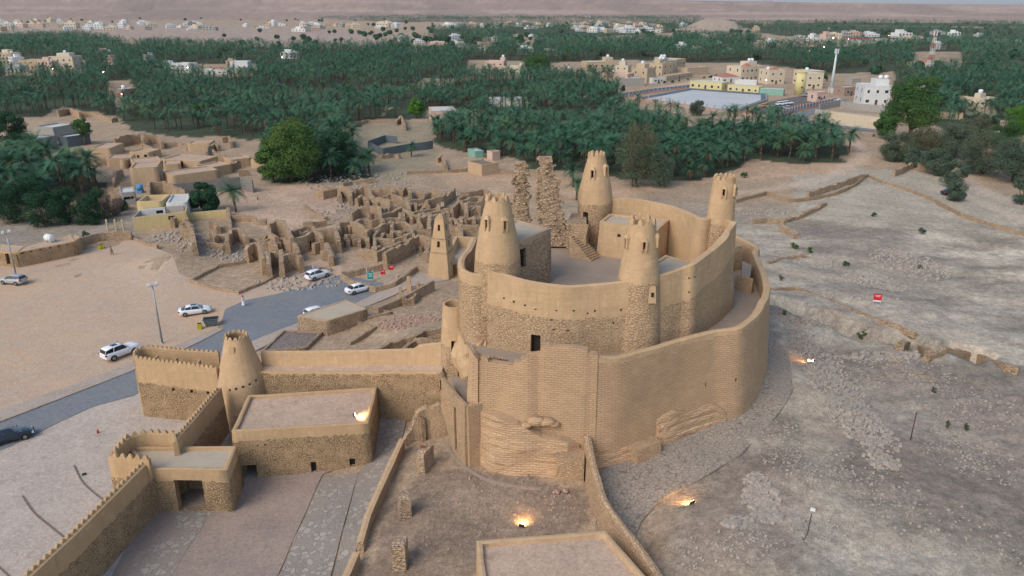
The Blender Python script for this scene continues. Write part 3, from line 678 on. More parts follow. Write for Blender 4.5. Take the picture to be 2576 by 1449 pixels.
# low curved kerb round the rock foot, and two thin plaza steps
def ribbon(name, pts, w_, h, mat, eps=0, zf=None):
    L = Line(pts, 0, -1, .5, True, False); mb = MB()
    for i in range(len(L.U)-1):
        q4 = []
        for u, s_ in ((L.U[i], 1), (L.U[i+1], 1), (L.U[i+1], -1), (L.U[i], -1)):
            X, Y, T, B, ox, oy = L.at(u); q4.append((X+ox*w_/2*s_, Y+oy*w_/2*s_))
        zs = ter(np.array([p[0] for p in q4]), np.array([p[1] for p in q4])); mb.frustum([(p[0], p[1], z-.3) for p, z in zip(q4, zs)], [(p[0], p[1], z+h) for p, z in zip(q4, zs)], 0, bottom=False)
    return mb.build(name, [mat])
k = ribbon('kerb', [XY(*q('K', x, y), 2.2) for x, y in ((820,460),(880,580),(960,660),(1080,730),(1250,790),(1400,820),(1510,825))], .3, .12, M['court'])
tag(k, 'low curving stone kerb round the foot of the bulging rock footing', 'kerb')
for pts in (((560,620),(620,740),(700,820),(780,880)), ((170,850),(260,980),(380,1080),(480,1160)), ((-40,1360),(60,1449),(160,1560))):
    o = ribbon('plaza_step', [XY(*q('J', x, y), 0) for x, y in pts], .14, .13, M['kerb']); o['kind'] = 'structure'
# ================================================================ the castle
def cam_ang(c): return math.atan2(-c[1], -c[0])
castle = empty('castle', (10, 82, 3), 0, 'huge oval mud castle with two rings of curving walls and four tapering towers', 'castle')
def cpart(name, mb, mats=None, label=None, parent=None):
    p = parent or castle
    o = mb.build(name, mats or [M['castle'], M['dark']], p)
    lp = Vector((0, 0, 0)); k = p
    while k is not None: lp += k.location; k = k.parent
    o.location = -lp
    if label: o['label'] = label
    return o
# outer ring: rim and base
OUT = [('H',1040,452,13.6),('H',1160,470,13.4),('H',1290,490,13.4),('H',1400,415,14.6),('H',1510,350,15.4),('H',1690,366,15.3),('H',1865,388,15.1),('H',1925,425,14.6),('H',2060,438,14.2),('H',2200,405,14.1),('H',2400,350,14.0),('H',2576,298,14.0),
       ('I',120,268,14.0),('I',250,238,14.0),('I',370,222,14.1),('I',450,195,14.2),('I',540,115,14.3),('F',600,1150,14.5),('F',633,1060,14.6),('F',628,990,14.7),('F',605,920,14.8),('F',575,850,14.9),('F',545,775,15.2),('F',560,740,15.2),('F',480,690,15.3),('F',392,648,15.4)]
op = [P(*q(r, x, y), z) for r, x, y, z in OUT]
zt = [p[2] for p in op]
zb = [max(1.5, tz(p[0], p[1]-.5)-1.2) if p[1] < 100 else 3 for p in op]
LO = Line([p[:2] for p in op], zt, zb, .6, True, False)
mb = MB(); k0 = 7; wall(mb, [p[:2] for p in op[k0-1:]], zt[k0-1:], zb[k0-1:], .75, .085, .6, .55, .5, (), 0, .08, 3, smooth=True, backbatter=.0, cope=.12, pxop=[(1763,966,957,.25,.3),(1838,955,946,.25,.3)])
cpart('outer_wall', mb, [M['outer'], M['dark']])
# brick facet with its stepped top
fc = [(q('H', x, y), z) for x, y, z in ((1030,450,13.6),(1160,472,13.45),(1300,494,13.45),(1301,488,13.9),(1350,455,13.9),(1351,440,14.35),(1395,405,14.35),(1396,400,14.7),(1505,402,14.7),(1507,347,15.65),(1690,362,15.55),(1862,387,15.4),(1864,405,14.95),(1932,413,14.9))]
fd = [fc[0]]
for a_, b_ in zip(fc[:-1], fc[1:]):
    k_ = max(1, int(abs(b_[0][0]-a_[0][0])/10))
    for t_ in range(1, k_+1): f_ = t_/k_; fd.append(((a_[0][0]+(b_[0][0]-a_[0][0])*f_, a_[0][1]), a_[1]+(b_[1]-a_[1])*f_+(.12*(n1(a_[0][0]*.3+t_*1.7, 3)-.5) if k_ > 1 else 0)))
fc = fd; fx = []
for (x, y), z in fc: fx.append(z)
def onring(px, z): u, Y = LO.find(px, z); X, Y, T, B, ox, oy = LO.at(u); return (X+ox*.035, Y+oy*.035)
fpth = [onring(p[0][0], p[1]) for p in fc]
for k in range(1, len(fpth)):
    if math.hypot(fpth[k][0]-fpth[k-1][0], fpth[k][1]-fpth[k-1][1]) < .03: fpth[k] = (fpth[k-1][0]+.04, fpth[k-1][1])
mb = MB(); wall(mb, fpth, fx, [1.5]*len(fx), .8, .085, .6, .55, None, (), 0, .05, 33, smooth=False, backbatter=0.0, cope=.02)
cpart('brick_facet', mb, [M['outer'], M['dark']])
# left end wall of the outer ring, turning back towards the bastion
ep = [P(*q('H', 985, 345), 15.0), P(*q('H', 1010, 400), 14.4), P(*q('H', 1040, 452), 13.7)]
mb = MB(); wall(mb, ep, [15.0, 14.4, 13.7], [5, 4, 2.5], .8, .06, .5, .6, None, smooth=False, amp=.08, seed=5); cpart('end_wall', mb, [M['outer'], M['dark']])
# rock outcrop faced with old courses bulging from the foot of the facet
def skirt(pts, out_top, out_bot, ztop, zbot, seed, mat='outer', name='footing', n=14, amp=.35, courses=True, label=None, sv=5.0):
    """pts: XY along the wall face; surface swells outwards from ztop to zbot"""
    L = Line(pts, ztop, zbot, .5, True, False); mb = MB()
    us = list(L.U); H = 1.0; vs = [i/n for i in range(n+1)]
    def S(u, t):
        X, Y, T, B, ox, oy = L.at(u); z = B+(T-B)*t; e = min(1, min(u, L.U[-1]-u)/1.2)
        step = (t*n*1.0-math.floor(t*n*1.0)) 
        prof = out_bot+(out_top-out_bot)*t**.7
        kk_ = round(z*2.4+.8*n1(u*.25, seed))
        k = (prof*(.25+.75*e)+amp*.7*(n1(u*.45+seed, z*.5)-.5)*2+(.26*(n1(u*.55+seed*2+kk_*7.3, kk_*3.7)-.35) if courses else amp*.5*(n1(u*1.7+seed, z*1.9+9)-.5)*2)+.10*(n1(u*3.1+seed, z*4.3)-.5))
        return (X+ox*k, Y+oy*k, z)
    mb.grid(us, vs, S, 0, (), sval=lambda u, v: sv, smooth=False)
    top = [S(u, 1) for u in us]; back = []
    for u in us:
        X, Y, T, B, ox, oy = L.at(u); back.append((X-ox*.9, Y-oy*.9, T+.25*n1(u*1.3, seed)))
    for i in range(len(us)-1): mb.poly([top[i], top[i+1], back[i+1], back[i]], 0)
    for u, fl in ((us[0], 0), (us[-1], 1)):
        X, Y, T, B, ox, oy = L.at(u)
        for j in range(n):
            a, b = S(u, vs[j]), S(u, vs[j+1]); c_ = (X-ox*.9, Y-oy*.9, b[2]); d_ = (X-ox*.9, Y-oy*.9, a[2])
            mb.poly([d_, a, b, c_] if not fl else [c_, b, a, d_], 0)
    return mb
def wallpt(px, z, off=0.0):
    u, Y = LO.find(px, z); X, Y, T, B, ox, oy = LO.at(u); k = .375+.085*(T-z)+off
    return (X+ox*k, Y+oy*k)
sk = [wallpt(px, 5) for px in (1212, 1260, 1310, 1360, 1410, 1460)]
mb = skirt(sk, .7, 2.0, [8.4, 8.4, 7.9, 6.6, 6.5, 5.6], 1.6, 11, n=40); cpart('rock_footing', mb, [M['outer'], M['dark']], 'bulging foot of weathered courses below the brick facet')
sk = [wallpt(px, 4) for px in (1450, 1500, 1550, 1600, 1640)]
mb = skirt(sk, .15, .7, [5.0, 4.9, 4.6, 4.2, 4.6], 1.8, 21, n=20); cpart('rock_footing', mb, [M['outer'], M['dark']])
sk = [wallpt(px, 4) for px in (1632, 1670, 1720, 1770, 1810)]
mb = skirt(sk, .05, .55, [6.2, 6.6, 5.9, 6.1, 4.8], 2.2, 31, n=30, amp=.3); cpart('rock_footing', mb, [M['outer'], M['dark']])
# loose boulders sitting on the ledge
for k, (a, b, r) in enumerate(((1450,828,.75),(1560,838,.7),(1510,815,.6),(1620,845,.45),(1400,822,.45))):
    px, py = q('H', a, b); X, Y = wallpt(px, 8.0, .5); mb = MB(); mb.ball((0, 0, 0), r, 0, 9, 6, (1.3, .8, .62), .25)
    o = mb.build('boulder', [M['outer']], castle); o.location = Vector((X, Y, 8.1-.35*k*.3))-castle.location
# small buttress blocks at the foot
def buttress(px0, px1, z1, dep, z0=1.5, top=.8):
    a = Vector((*wallpt(px0, 3), 0)); b = Vector((*wallpt(px1, 3), 0)); n = Vector(((b-a).y, -(b-a).x, 0)).normalized()
    mb = MB(); B = [a-n*.6, a+n*dep, b+n*dep, b-n*.6]; T = [a-n*.6, a+n*dep*top, b+n*dep*top, b-n*.6]
    mb.frustum([(p.x, p.y, z0) for p in B], [(p.x, p.y, z1) for p in T], 0, 5.0); return cpart('buttress', mb, [M['castle'], M['dark']])
buttress(1403, 1468, 5.3, 2.2, top=.95); buttress(1560, 1618, 4.7, 1.5); 
# inner ring
INN = [('E',960,760,20.2),('E',925,800,20.2),('E',905,850,20.1),('E',915,900,20.0),('E',960,930,19.9),('E',1030,945,19.9),('E',1130,940,19.9)]
ip = [P(*q(r, x, y), z) for r, x, y, z in INN]
back0 = (ip[0][0]+.4, ip[0][1]+4.5); ip = [(back0[0], back0[1], 20.3)]+ip
mb = MB(); wall(mb, ip, [p[2] for p in ip], 5.0, .7, .012, .45, .6, 1.1, smooth=True, amp=.10, seed=41, cope=.1); cpart('bastion_wall', mb)
FR = [(1112,905,20.6),(1200,935,20.3),(1400,990,19.9),(1600,1022,19.7),(1750,1032,19.6),(1900,1020,19.6),(2075,1003,19.7),(2200,985,19.9)]
fp = [P(*q('E', x, y), z) for x, y, z in FR]
fr2 = [P(*q('E', x, y), z) for x, y, z in ((2420,945,20.1),(2576,890,20.4))]+[P(*q('F', x, y), z) for x, y, z in ((60,870,20.7),(130,820,20.9),(230,740,21.2),(300,670,21.7),(350,600,22.2),(383,545,22.7))]
allf = fp+fr2
holes = [q('E', x, y) for x, y in ((1240,1115),(1315,1142),(1400,1170),(1475,1200),(1625,1212),(1750,1215),(1848,1228),(1903,1212),(2103,1200),(1588,1280),(1610,1350),(1708,1358),(2045,1300))]
pxo = [(1350.5, 886, 839, 1.0, .62)]+[(x, y+2.2, y-2.4, .24, .3) for x, y in holes]+[(x, y+2, y-2, .22, .3) for x, y in (q('F', 35, 968), q('F', 70, 962), q('F', 28, 1070), q('E',2500,1160))]
zbs = [9.0]*len(allf)
mb = MB(); LI = wall(mb, allf, [p[2] for p in allf], zbs, .7, .055, .55, .6, 3.4, smooth=True, amp=.12, seed=43, cope=.13, pxop=pxo, backbatter=0.0); cpart('inner_wall', mb)
bk = [P(*q('F', 383, 545), 22.7)]+[P(1772, 553, 22.5)]
BK = [(1772,553,22.4),(1752,546,22.4),(1740,538,22.5),(1717,529,22.5),(1690,519,22.5),(1659,512,22.5),(1625,505,22.5),(1592,500,22.5),(1560,499,22.5),(1530,497,22.5)]
bp = [P(x, y, z) for x, y, z in BK][::1]
mb = MB(); LB = wall(mb, [allf[-1]]+[(24.6, 87.5, 22.5)]+bp, 22.5, [12]*(len(bp)+2), .8, .02, .6, .7, 9, smooth=True, amp=.10, seed=47, cope=.1); cpart('inner_wall', mb)
# ring between the spires and the bastion at the back left
rp = [P(1530,560,17.2), P(1440,520,17.2), P(1400,480,20), P(1330,470,20)]
mb = MB(); wall(mb, [bp[-1], (8.2, 97.5), (4.5, 98.5), (1.0, 97), (-1.5, 93), (-3.5, 86), back0], [21, 19, 18.0, 18.2, 18.6, 19.4, 20.2], 6, .8, .03, .6, .8, None, rag=1.6, amp=.15, seed=51); cpart('ruined_ring_wall', mb, [M['oldstone'], M['dark']])
# floors
mb = MB(); slab(mb, [p[:2] for p in allf]+[(24.6, 87.5)]+[p[:2] for p in bp]+[(8.2, 97.5), (4.5, 98.5), (1, 97), (-1.5, 93), (-3.5, 86)]+[back0, ip[2][:2], ip[4][:2]], 16.6, .4); cpart('courtyard_floor', mb, [M['floor']])
tf = [p[:2] for p in op]+[(24.6, 88)]
mb = MB(); slab(mb, [wallpt(1200, 12.6, -.5)]+[(p[0], p[1]) for p in op[1:]]+[(27, 104), (25, 88)]+[(p[0], p[1]) for p in allf[::-1]]+[ip[4][:2]], 12.2, .4); cpart('terrace_floor', mb, [M['floor']])
# steps and a stone pier on the right-hand terrace
def steps(name, p0, p1, width, z0, z1, n, mat='castle', base=None, parent=castle, z_floor=None):
    a = Vector((p0[0], p0[1], 0)); b = Vector((p1[0], p1[1], 0)); d = (b-a)/n; t = Vector((-d.y, d.x, 0)).normalized()*width/2; mb = MB(); zf = (z_floor if z_floor is not None else min(z0, z1)-.4)
    for i in range(n):
        z = z0+(z1-z0)*(i+1)/n; A = a+d*i; B = a+d*(i+1.0)
        k = .006*i
        ps = [A-t*(1+k), B-t*(1+k), B+t*(1+k), A+t*(1+k)]
        if (ps[1]-ps[0]).cross(ps[2]-ps[0]).z < 0: ps = ps[::-1]
        mb.frustum([(p.x, p.y, zf) for p in ps], [(p.x, p.y, z+.03*(n1(i*2.3, z)-.5)) for p in ps], 0, 5.0)
    o = mb.build(name, [M[mat], M['dark']], parent)
    if parent:
        o.location = -parent.location
    return o
steps('steps', P(*q('F',480,1058),12.2), P(*q('F',470,960),14.2), 2.0, 12.2, 14.2, 7)
c = [P(*q('F', x, y), z)[:2] for x, y, z in ((372,740,15.6),(452,728,15.6),(452,700,15.6),(385,690,15.6))]
mb = MB(); slab(mb, c, 15.6, 4.5); cpart('pier', mb)
mb = MB(); slab(mb, [P(*q('F', x, y), 14.2)[:2] for x, y in ((445,950),(510,955),(520,870),(450,840))], 14.2, 2.2); cpart('landing', mb, [M['floor']])
steps('steps', P(*q('H',1210,450),12.3), P(*q('H',1060,425),14.0), 1.4, 12.2, 13.9, 6)
# four tapering corner towers
def corner_tower(cx_px, Yc, zb, prof, split, tops, windows, seed, nteeth, door=None, label=None, gap=()):
    """prof: (z, r); located by its axis at image column cx_px and world Y"""
    a, b, c_ = ray(cx_px, 640); X = (cx_px-CX)/FX*(Yc*CP+(HC-20)*SP); c = (X, Yc)
    ca = cam_ang(c); ops = []
    for da, w_, z0, z1 in windows: ops.append((ca+da, w_, z0, z1, .35))
    if door: ops.append((ca+door[0], door[1], door[2], door[3], .45))
    rt = empty('corner_tower', (X, Yc, zb)); rt.parent = castle; rt.location = Vector((X, Yc, zb))-castle.location
    if label: rt['label'] = label
    mb = MB(); S, rm = tower(mb, c, prof, split, 44, ops, .05, seed, .35, 1.1)
    cpart('shaft', mb, parent=rt)
    mb = MB(); tower_teeth(mb, c, prof[-1][0], prof[-1][1], .33, nteeth, tops, seed=seed, gaps=gap); cpart('battlement', mb, parent=rt)
    for da, w_, z0, z1 in windows:    # raised mud frame round each loophole
        aa = ca+da; zs = [p[0] for p in prof]; r = float(np.interp((z0+z1)/2, zs, [p[1] for p in prof])); e = Vector((math.cos(aa), math.sin(aa), 0)); t = Vector((-e.y, e.x, 0)); o = Vector((c[0], c[1], 0))
        mb = MB(); W = w_*1.15
        for s_ in (-1, 1):
            A = o+e*(r-.15)+t*s_*(w_/2+.10); q4 = [A-t*.10-e*.0, A+t*.10, A+t*.08+e*.42, A-t*.08+e*.42]
            if (q4[1]-q4[0]).cross(q4[2]-q4[0]).z < 0: q4 = q4[::-1]
            mb.frustum([(p.x, p.y, z0-.25) for p in q4], [(p.x, p.y, z1+.1) for p in q4], 0, -5.0)
        q4 = [o+e*(r-.2)-t*(w_/2+.2), o+e*(r+.30)-t*(w_/2+.18), o+e*(r+.30)+t*(w_/2+.18), o+e*(r-.2)+t*(w_/2+.2)]
        if (q4[1]-q4[0]).cross(q4[2]-q4[0]).z < 0: q4 = q4[::-1]
        mb.frustum([(p.x, p.y, z1+.1) for p in q4], [(p.x+(o.x+e.x*r-p.x)*.6, p.y+(o.y+e.y*r-p.y)*.6, z1+.45) for p in q4], 0, -5.0)
        cpart('window_frame', mb, parent=rt)
    return c
TA = corner_tower(1252, 75.2, 17, [(15.5,2.62),(17.2,2.5),(20,2.42),(21.9,2.3),(23.8,1.98),(25.6,1.62),(27,1.3),(27.5,1.22)], 21.3, .5, [(-.62,.26,24.9,25.7),(.42,.26,24.8,25.6)], 61, 9)
TB = corner_tower(1607, 73.3, 12.5, [(11.8,2.75),(14,2.55),(17,2.35),(19.6,2.15),(21,1.95),(23.3,1.68),(24.9,1.45),(25.6,1.38)], 19.7, .6, [(.20,.24,23.3,24.0),(-.95,.26,23.4,24.1),(1.3,.26,23.5,24.2)], 62, 9)
TC = corner_tower(1495, 96.5, 17, [(15,2.25),(17.2,2.15),(20.5,2.2),(22.2,2.3),(24,2.0),(26,1.55),(27.6,1.16),(28,1.1)], 22.0, .42, [(-.25,.3,25.4,26.3),(.9,.3,25.8,26.6)], 63, 10, door=(-.55,.8,19.3,21.0))
TD = corner_tower(1808, 86.8, 17, [(15,1.95),(17.2,1.9),(20,1.8),(22.2,1.62),(24.6,1.5),(26.3,1.34),(27.1,1.24)], 22.0, .45, [(.05,.24,25.4,26.1),(1.1,.24,25.5,26.2)], 64, 12)
# shallow vertical bay below tower B with its little machicolation box
u_, Y_ = LI.find(1640, 18); X_, Y_, *_r = LI.at(u_)
mb = MB(); pb = PY(1639, 735, Y_-1.0); mb.box(-.42, .42, -.45, .3, -1.0, .75, 0, lambda p: (p[0]+pb[0], p[1]+pb[1]-.15, p[2]+pb[2]), .7, -5.0)
mb.box(-.12, .12, -.47, -.3, -.3, .15, 1, lambda p: (p[0]+pb[0], p[1]+pb[1]-.17, p[2]+pb[2]), 1, 5.0); cpart('machicolation_box', mb)
# blocks inside the ring
def cblock(name, corners, ztop, zbase, **kw):
    o = block(name, corners, ztop, zbase, **kw); w_ = o.location.copy(); o.parent = castle; o.location = w_-castle.location
    if 'category' in o: del o['category']
    return o
a = P(*q('E',1290,572),22.9); b = P(*q('E',1560,595),22.9); c = P(*q('E',1330,688),22.9)
cblock('stone_room', [c, para(c, a, b) if False else (b[0], b[1]), (a[0]+.5, a[1]+2.2), (a[0]-1.0, a[1])], 22.9, 16.3, parapet=.12, wallm='oldstone', roofm='rooflight', band=.5, pxop=[(1312, 674, 626, .95, .4)], label='square stone room with a pale flat roof and tall dark doorway')
a = P(*q('E',1965,540),20.9); b = P(*q('E',2370,606),20.9); c = P(*q('E',2465,527),20.9); d = P(*q('E',2030,487),20.9)
cblock('guard_room', [a, b, c, d], 20.9, 16.3, parapet=.15, wallm='castle', roofm='rooflight', band=9, pxop=[(1558.5, 598, 590, .45, .3)], label='brown plastered room with a pale flat roof against the far wall')
a = P(1652,693,20.0); b = P(1757,662,20.6); c = P(1762,654,20.6); d = P(1676,640,20.2); e = P(1647,660,20.1)
cblock('guard_room', [a, b, c, d, e], 20.05, 16.3, parapet=.14, wallm='castle', roofm='rooflight', band=9, label='low room with a grey flat roof tucked inside the front wall')
# steep flight up to the back tower
steps('steps', P(*q('E',1920,795),17.2), P(*q('E',1760,640),19.2), 1.9, 16.6, 19.2, 12, mat='castle', z_floor=16)
steps('steps', P(*q('E',1790,650),19.2), P(*q('E',1810,560),20.2), 1.9, 19.2, 20.2, 5, mat='castle', z_floor=16)
mb = MB(); slab(mb, [P(*q('E', x, y), 20.2)[:2] for x, y in ((1700,545),(1850,560),(1850,480),(1740,480))], 20.2, 3.5); cpart('landing', mb, [M['oldstone']])
# two ragged stone spires at the back left of the ring
def spire(x0, x1, ytop, ybase, Yw, seed, mat='oldstone', th=1.5, lean=0):
    rq = random.Random(seed*3); mb = MB(); xb0, xb1 = x0[1], x1[1]; n = 44
    zt_, zb_ = PY(0, ytop, Yw)[2], PY(0, ybase, Yw)[2]; rows = []
    for i in range(n+1):
        t = i/n; z = zb_+(zt_-zb_)*t; yy = proj(0, Yw, z)[1]
        l = PY(x0[1]+(x0[0]-x0[1])*t**.9, yy, Yw)[0]+rq.uniform(-.22, .22)+.3*(n1(i*.35, seed)-.5); r = PY(x1[1]+(x1[0]-x1[1])*t**.71, yy, Yw)[0]+rq.uniform(-.22, .22)+.5*(n1(i*.3, seed+9)-.5)
        d = th/2*(1-.35*t)
        rows.append([mb.vert((xx, yw+.12*(random.random()-.5), z)) for xx, yw in ((l, Yw-d), (l*.66+r*.34, Yw-d-.12), (l*.33+r*.67, Yw-d-.1), (r, Yw-d), (r, Yw+d), (l, Yw+d))])
    for i in range(n):
        for k in range(6):
            j = (k+1) % 6; A, B = rows[i], rows[i+1]; p = [mb.v[x] for x in (A[k], A[j], B[j], B[k])]
            uu = [p_[0]+p_[1] if k in (3, 5) else p_[0] for p_ in p]
            mb.face([A[k], A[j], B[j], B[k]], 0, [(uu[m_], p[m_][2]) for m_ in range(4)])
    mb.face(rows[-1], 0)
    # loose stones sticking out of the broken edges and top
    rnd = random.Random(seed)
    for i in range(70):
        t = rnd.random(); row = rows[int(t*n)]; e = rnd.choice([0, 0, 0, 3, 3, 1, 2]); p = mb.v[row[e]]; s = .12+.14*rnd.random()
        c_ = (p[0]+(rnd.random()-.5)*.35, p[1]-.05+(rnd.random()-.3)*.5, p[2]+(rnd.random()-.5)*.4)
        if e in (1, 2): c_ = (c_[0], p[1]-.05, c_[2])
        a_ = rnd.random()*3
        mb.box(-s, s, -s*.8, s*.8, -s*.45, s*.45, 0, lambda v: (c_[0]+v[0]*math.cos(a_)-v[1]*math.sin(a_), c_[1]+v[0]*math.sin(a_)+v[1]*math.cos(a_), c_[2]+v[2]+v[0]*.1), .85)
    return cpart('stone_spire', mb, [M[mat], M['dark']], None)
spire((1299, 1281), (1326, 1334), 406, 590, 95.0, 71)['label'] = 'narrow spire of stacked stone with an overhanging top'
spire((1355, 1350), (1386, 1440), 394, 615, 94.0, 72)['label'] = 'wider leaning spire of stacked stone sloping down to the right'
# the rock face below the bastion
o_b = P(*q('H', 930, 440), 10.5)
mb = MB()
sk = [P(*q('H', x, y), z)[:2] for x, y, z in ((862,470,10.5),(900,520,10),(950,600,9),(995,660,8.5))]
mbk = skirt([(ip[3][0]-1.0, ip[3][1]-.5), (ip[4][0]-.2, ip[4][1]-1.0), (ip[5][0], ip[5][1]-1.0), (ip[6][0]+.8, ip[6][1]-.6)], .1, 1.6, [13.5, 12.6, 12, 13], 3, 77, n=14, amp=.5, courses=False, sv=-5.0)
cpart('bedrock', mbk, [M['castle']], 'smooth natural rock under the round bastion')
# round gate turret with a doorway, left of the bastion
ct = (PY(1147, 900, 77)[0], 77.0)
mb = MB(); S, rm = tower(mb, ct, [(5.5,2.0),(7.2,1.9),(9.5,1.75),(12,1.5),(14.2,1.4),(15.4,1.3)], 10.9, 36, [(cam_ang(ct)-.02, .95, 9.2, 11.6, .5)], .05, 81, .22, 3.2)
cpart('gate_turret', mb, None, 'slender round turret open at the top with a dark doorway at its foot')
# raised entrance walkway: parapet walls, floor, tall corner pier with a slot
wk = [P(*q('H', 757, 548), 10.3), P(*q('H', 770, 600), 9.6), P(*q('H', 850, 700), 9.3), P(*q('H', 945, 800), 9.3)]
mb = MB(); LW = wall(mb, wk, [10.3, 9.7, 9.3, 9.3], [6, 5.5, 2.4, 1.5], .5, .0, .5, .8, None, smooth=False, amp=.04, seed=83, cope=.04, pxop=[(q('H', 745, 0)[0], q('H',0,690)[1], q('H',0,610)[1], .5, .6), (q('H', 882, 0)[0], q('H',0,1150)[1], q('H',0,820)[1], .55, .7)], nd=.45)
cpart('walkway_wall', mb, [M['castle'], M['dark']])
wk2 = [P(*q('H', 945, 800), 9.3), P(*q('H', 1090, 768), 9.2)]
mb = MB(); wall(mb, [(wk2[0][0], wk2[0][1]), (wk2[1][0], wk2[1][1])], 9.25, 1.5, .5, .03, .5, .8, None, smooth=False, amp=.04, seed=84, cope=.03); cpart('walkway_wall', mb, [M['outer'], M['dark']])
mb = MB(); slab(mb, [P(*q('H', x, y), 8.2)[:2] for x, y in ((800,575),(960,800),(1060,800),(1010,700),(920,590),(850,540))], 8.2, .4); cpart('walkway_floor', mb, [M['floor']])
steps('steps', P(*q('H',840,580),8.3), P(*q('H',840,460),9.3), 1.1, 8.3, 9.3, 6, z_floor=5)
# inner supporting wall behind the walkway
mb = MB(); wall(mb, [P(*q('H',560,830),5.2)[:2], P(*q('H',640,800),5.4)[:2], P(*q('H',765,775),5.8)[:2], P(*q('H',850,760),5.8)[:2]], [4.9, 5.3, 5.8, 6.0], 1.2, .7, .05, .4, .6, None, rag=.3, amp=.08, seed=85, ragf=.6); cpart('retaining_wall', mb, [M['castle'], M['dark']])
# broken stub wall running down from it
mb = MB(); wall(mb, [P(*q('H',470,1070),1.9)[:2], P(*q('H',540,930),3.6)[:2], P(*q('H',570,850),4.8)[:2]], [2.2, 3.9, 4.9], .8, .6, .05, .35, .4, None, rag=.5, amp=.08, seed=86, ragf=.5); cpart('broken_wall', mb, [M['oldstone'], M['dark']])
mb = MB(); wall(mb, [P(*q('H',590,880),4.6)[:2], P(*q('H',630,1030),2.0)[:2]], [4.6, 4.4], .8, .5, .05, .35, .4, None, rag=.3, amp=.08, seed=87, ragf=.5); cpart('broken_wall', mb, [M['oldstone'], M['dark']])

# ================================================================ the gate precinct
# long crenellated wall, bottom left
lw = [(-46.5, 38), (-43.4, 45), (-38.6, 53.0), P(377,1153,5.7)[:2]]
mb = MB(); lwp = [P(*q('J',100,1560),5.4), P(*q('J',240,1432),5.4), P(*q('J',520,1165),5.5), P(*q('J',820,860),5.6), P(*q('J',1100,570),5.7)]
rt = empty('precinct_wall', (lwp[2][0], lwp[2][1], 0), 0, 'long straight mud wall with scalloped crest running to the lower left corner', 'wall')
def rpart(name, mb, mats, parent):
    o = mb.build(name, mats, parent); o.location = -parent.location; return o
ext = (lwp[0][0]*2-lwp[1][0]*1-0, lwp[0][1]*2-lwp[1][1]); L1 = wall(mb, [ext]+[p[:2] for p in lwp], 5.5, -.3, .55, .035, .6, .7, 1.9, smooth=False, amp=.05, seed=91); rpart('wall', mb, [M['rubble'], M['dark']], rt)
mb = MB(); teeth(mb, L1, side=-1, th=.55); rpart('battlement', mb, [M['rubble']], rt)
# gatehouse
g = [P(*q('J',1180,635),4.75), P(*q('J',1700,640),4.75), P(*q('J',1770,475),4.75), P(*q('J',1330,468),4.75), P(*q('J',1050,485),4.75)]
gh = block('gatehouse', [(g[0][0]-.3, g[0][1]), g[1][:2], g[2][:2], (g[4][0]-1.0, g[4][1]+.1)], 4.75, -.3, parapet=.28, band=1.25, wallm='rubble', roofm='rooflight', pxop=[((450+528)/2, 1286, 1209, 2.7, -.75)], nd=2.4, seed=92, label='low square gatehouse with a pale flat roof and wide dark doorway', cat='gatehouse')
gp = [P(*q('J', x, y), 6.0) for x, y in ((1130,568),(840,548),(905,465),(970,400),(1100,368),(1310,378),(1325,440))]
mb = MB(); L2 = wall(mb, [p[:2] for p in gp][::-1], 6.0, -.3, .4, .03, .6, .7, 2.2, smooth=False, amp=.05, seed=93)
rpart('parapet', mb, [M['rubble'], M['dark']], gh)
mb = MB(); teeth(mb, L2, sp=.75, w=.55, h=.42, side=1, th=.4); rpart('battlement', mb, [M['rubble']], gh)
for px, py in ((1085,1140), (1260,1150), (925,1230), (985,1160)):   # slanting inner buttresses of the parapet
    pass
# wall from the gate to the round tower
wp = [P(*q('J',1318,425),5.9), P(*q('G',1500,850),5.9), P(*q('G',1655,660),6.0)]
mb = MB(); rt = empty('precinct_wall', (wp[1][0], wp[1][1], 0), 0, 'mud wall with scalloped crest joining the gatehouse to the round watchtower', 'wall')
L3 = wall(mb, [p[:2] for p in wp], 5.9, -.3, .5, .035, .6, .7, 2.2, smooth=False, amp=.05, seed=94); rpart('wall', mb, [M['rubble'], M['dark']], rt)
mb = MB(); teeth(mb, L3, side=-1, th=.5); rpart('battlement', mb, [M['rubble']], rt)
# round watchtower
tc = (-31.4, 79.0); ca = cam_ang(tc)
rt = empty('watchtower', (tc[0], tc[1], 0), 0, 'round tapering mud watchtower with an open scalloped top beside the crenellated enclosure', 'tower')
mb = MB(); hole = [(ca+a, .3, 5.0+.15*i, 5.25+.15*i, .3) for i, a in enumerate((-.55, -.28, 0.0, .28, .6))]
tower(mb, tc, [(-.4,3.3),(1,3.2),(3.2,3.0),(4.5,2.85),(5.5,2.7),(7.5,2.15),(9.4,1.62),(10.6,1.28)], 0.0, 40, hole, .05, 95, .24, 3.0); rpart('shaft', mb, [M['castle'], M['dark']], rt)
mb = MB(); tower_teeth(mb, tc, 10.6, 1.28, .24, 13, .38, w=.5, seed=3); rpart('battlement', mb, [M['castle']], rt)
mb = MB(); e = Vector((math.cos(ca-.45), math.sin(ca-.45), 0)); b0 = Vector((tc[0], tc[1], 0))+e*1.35
mb.box(-.3, .3, -.35, .3, 8.3, 9.9, 0, lambda p: (b0.x+p[0], b0.y+p[1], p[2]), 1, -5.0); rpart('machicolation_box', mb, [M['castle']], rt)
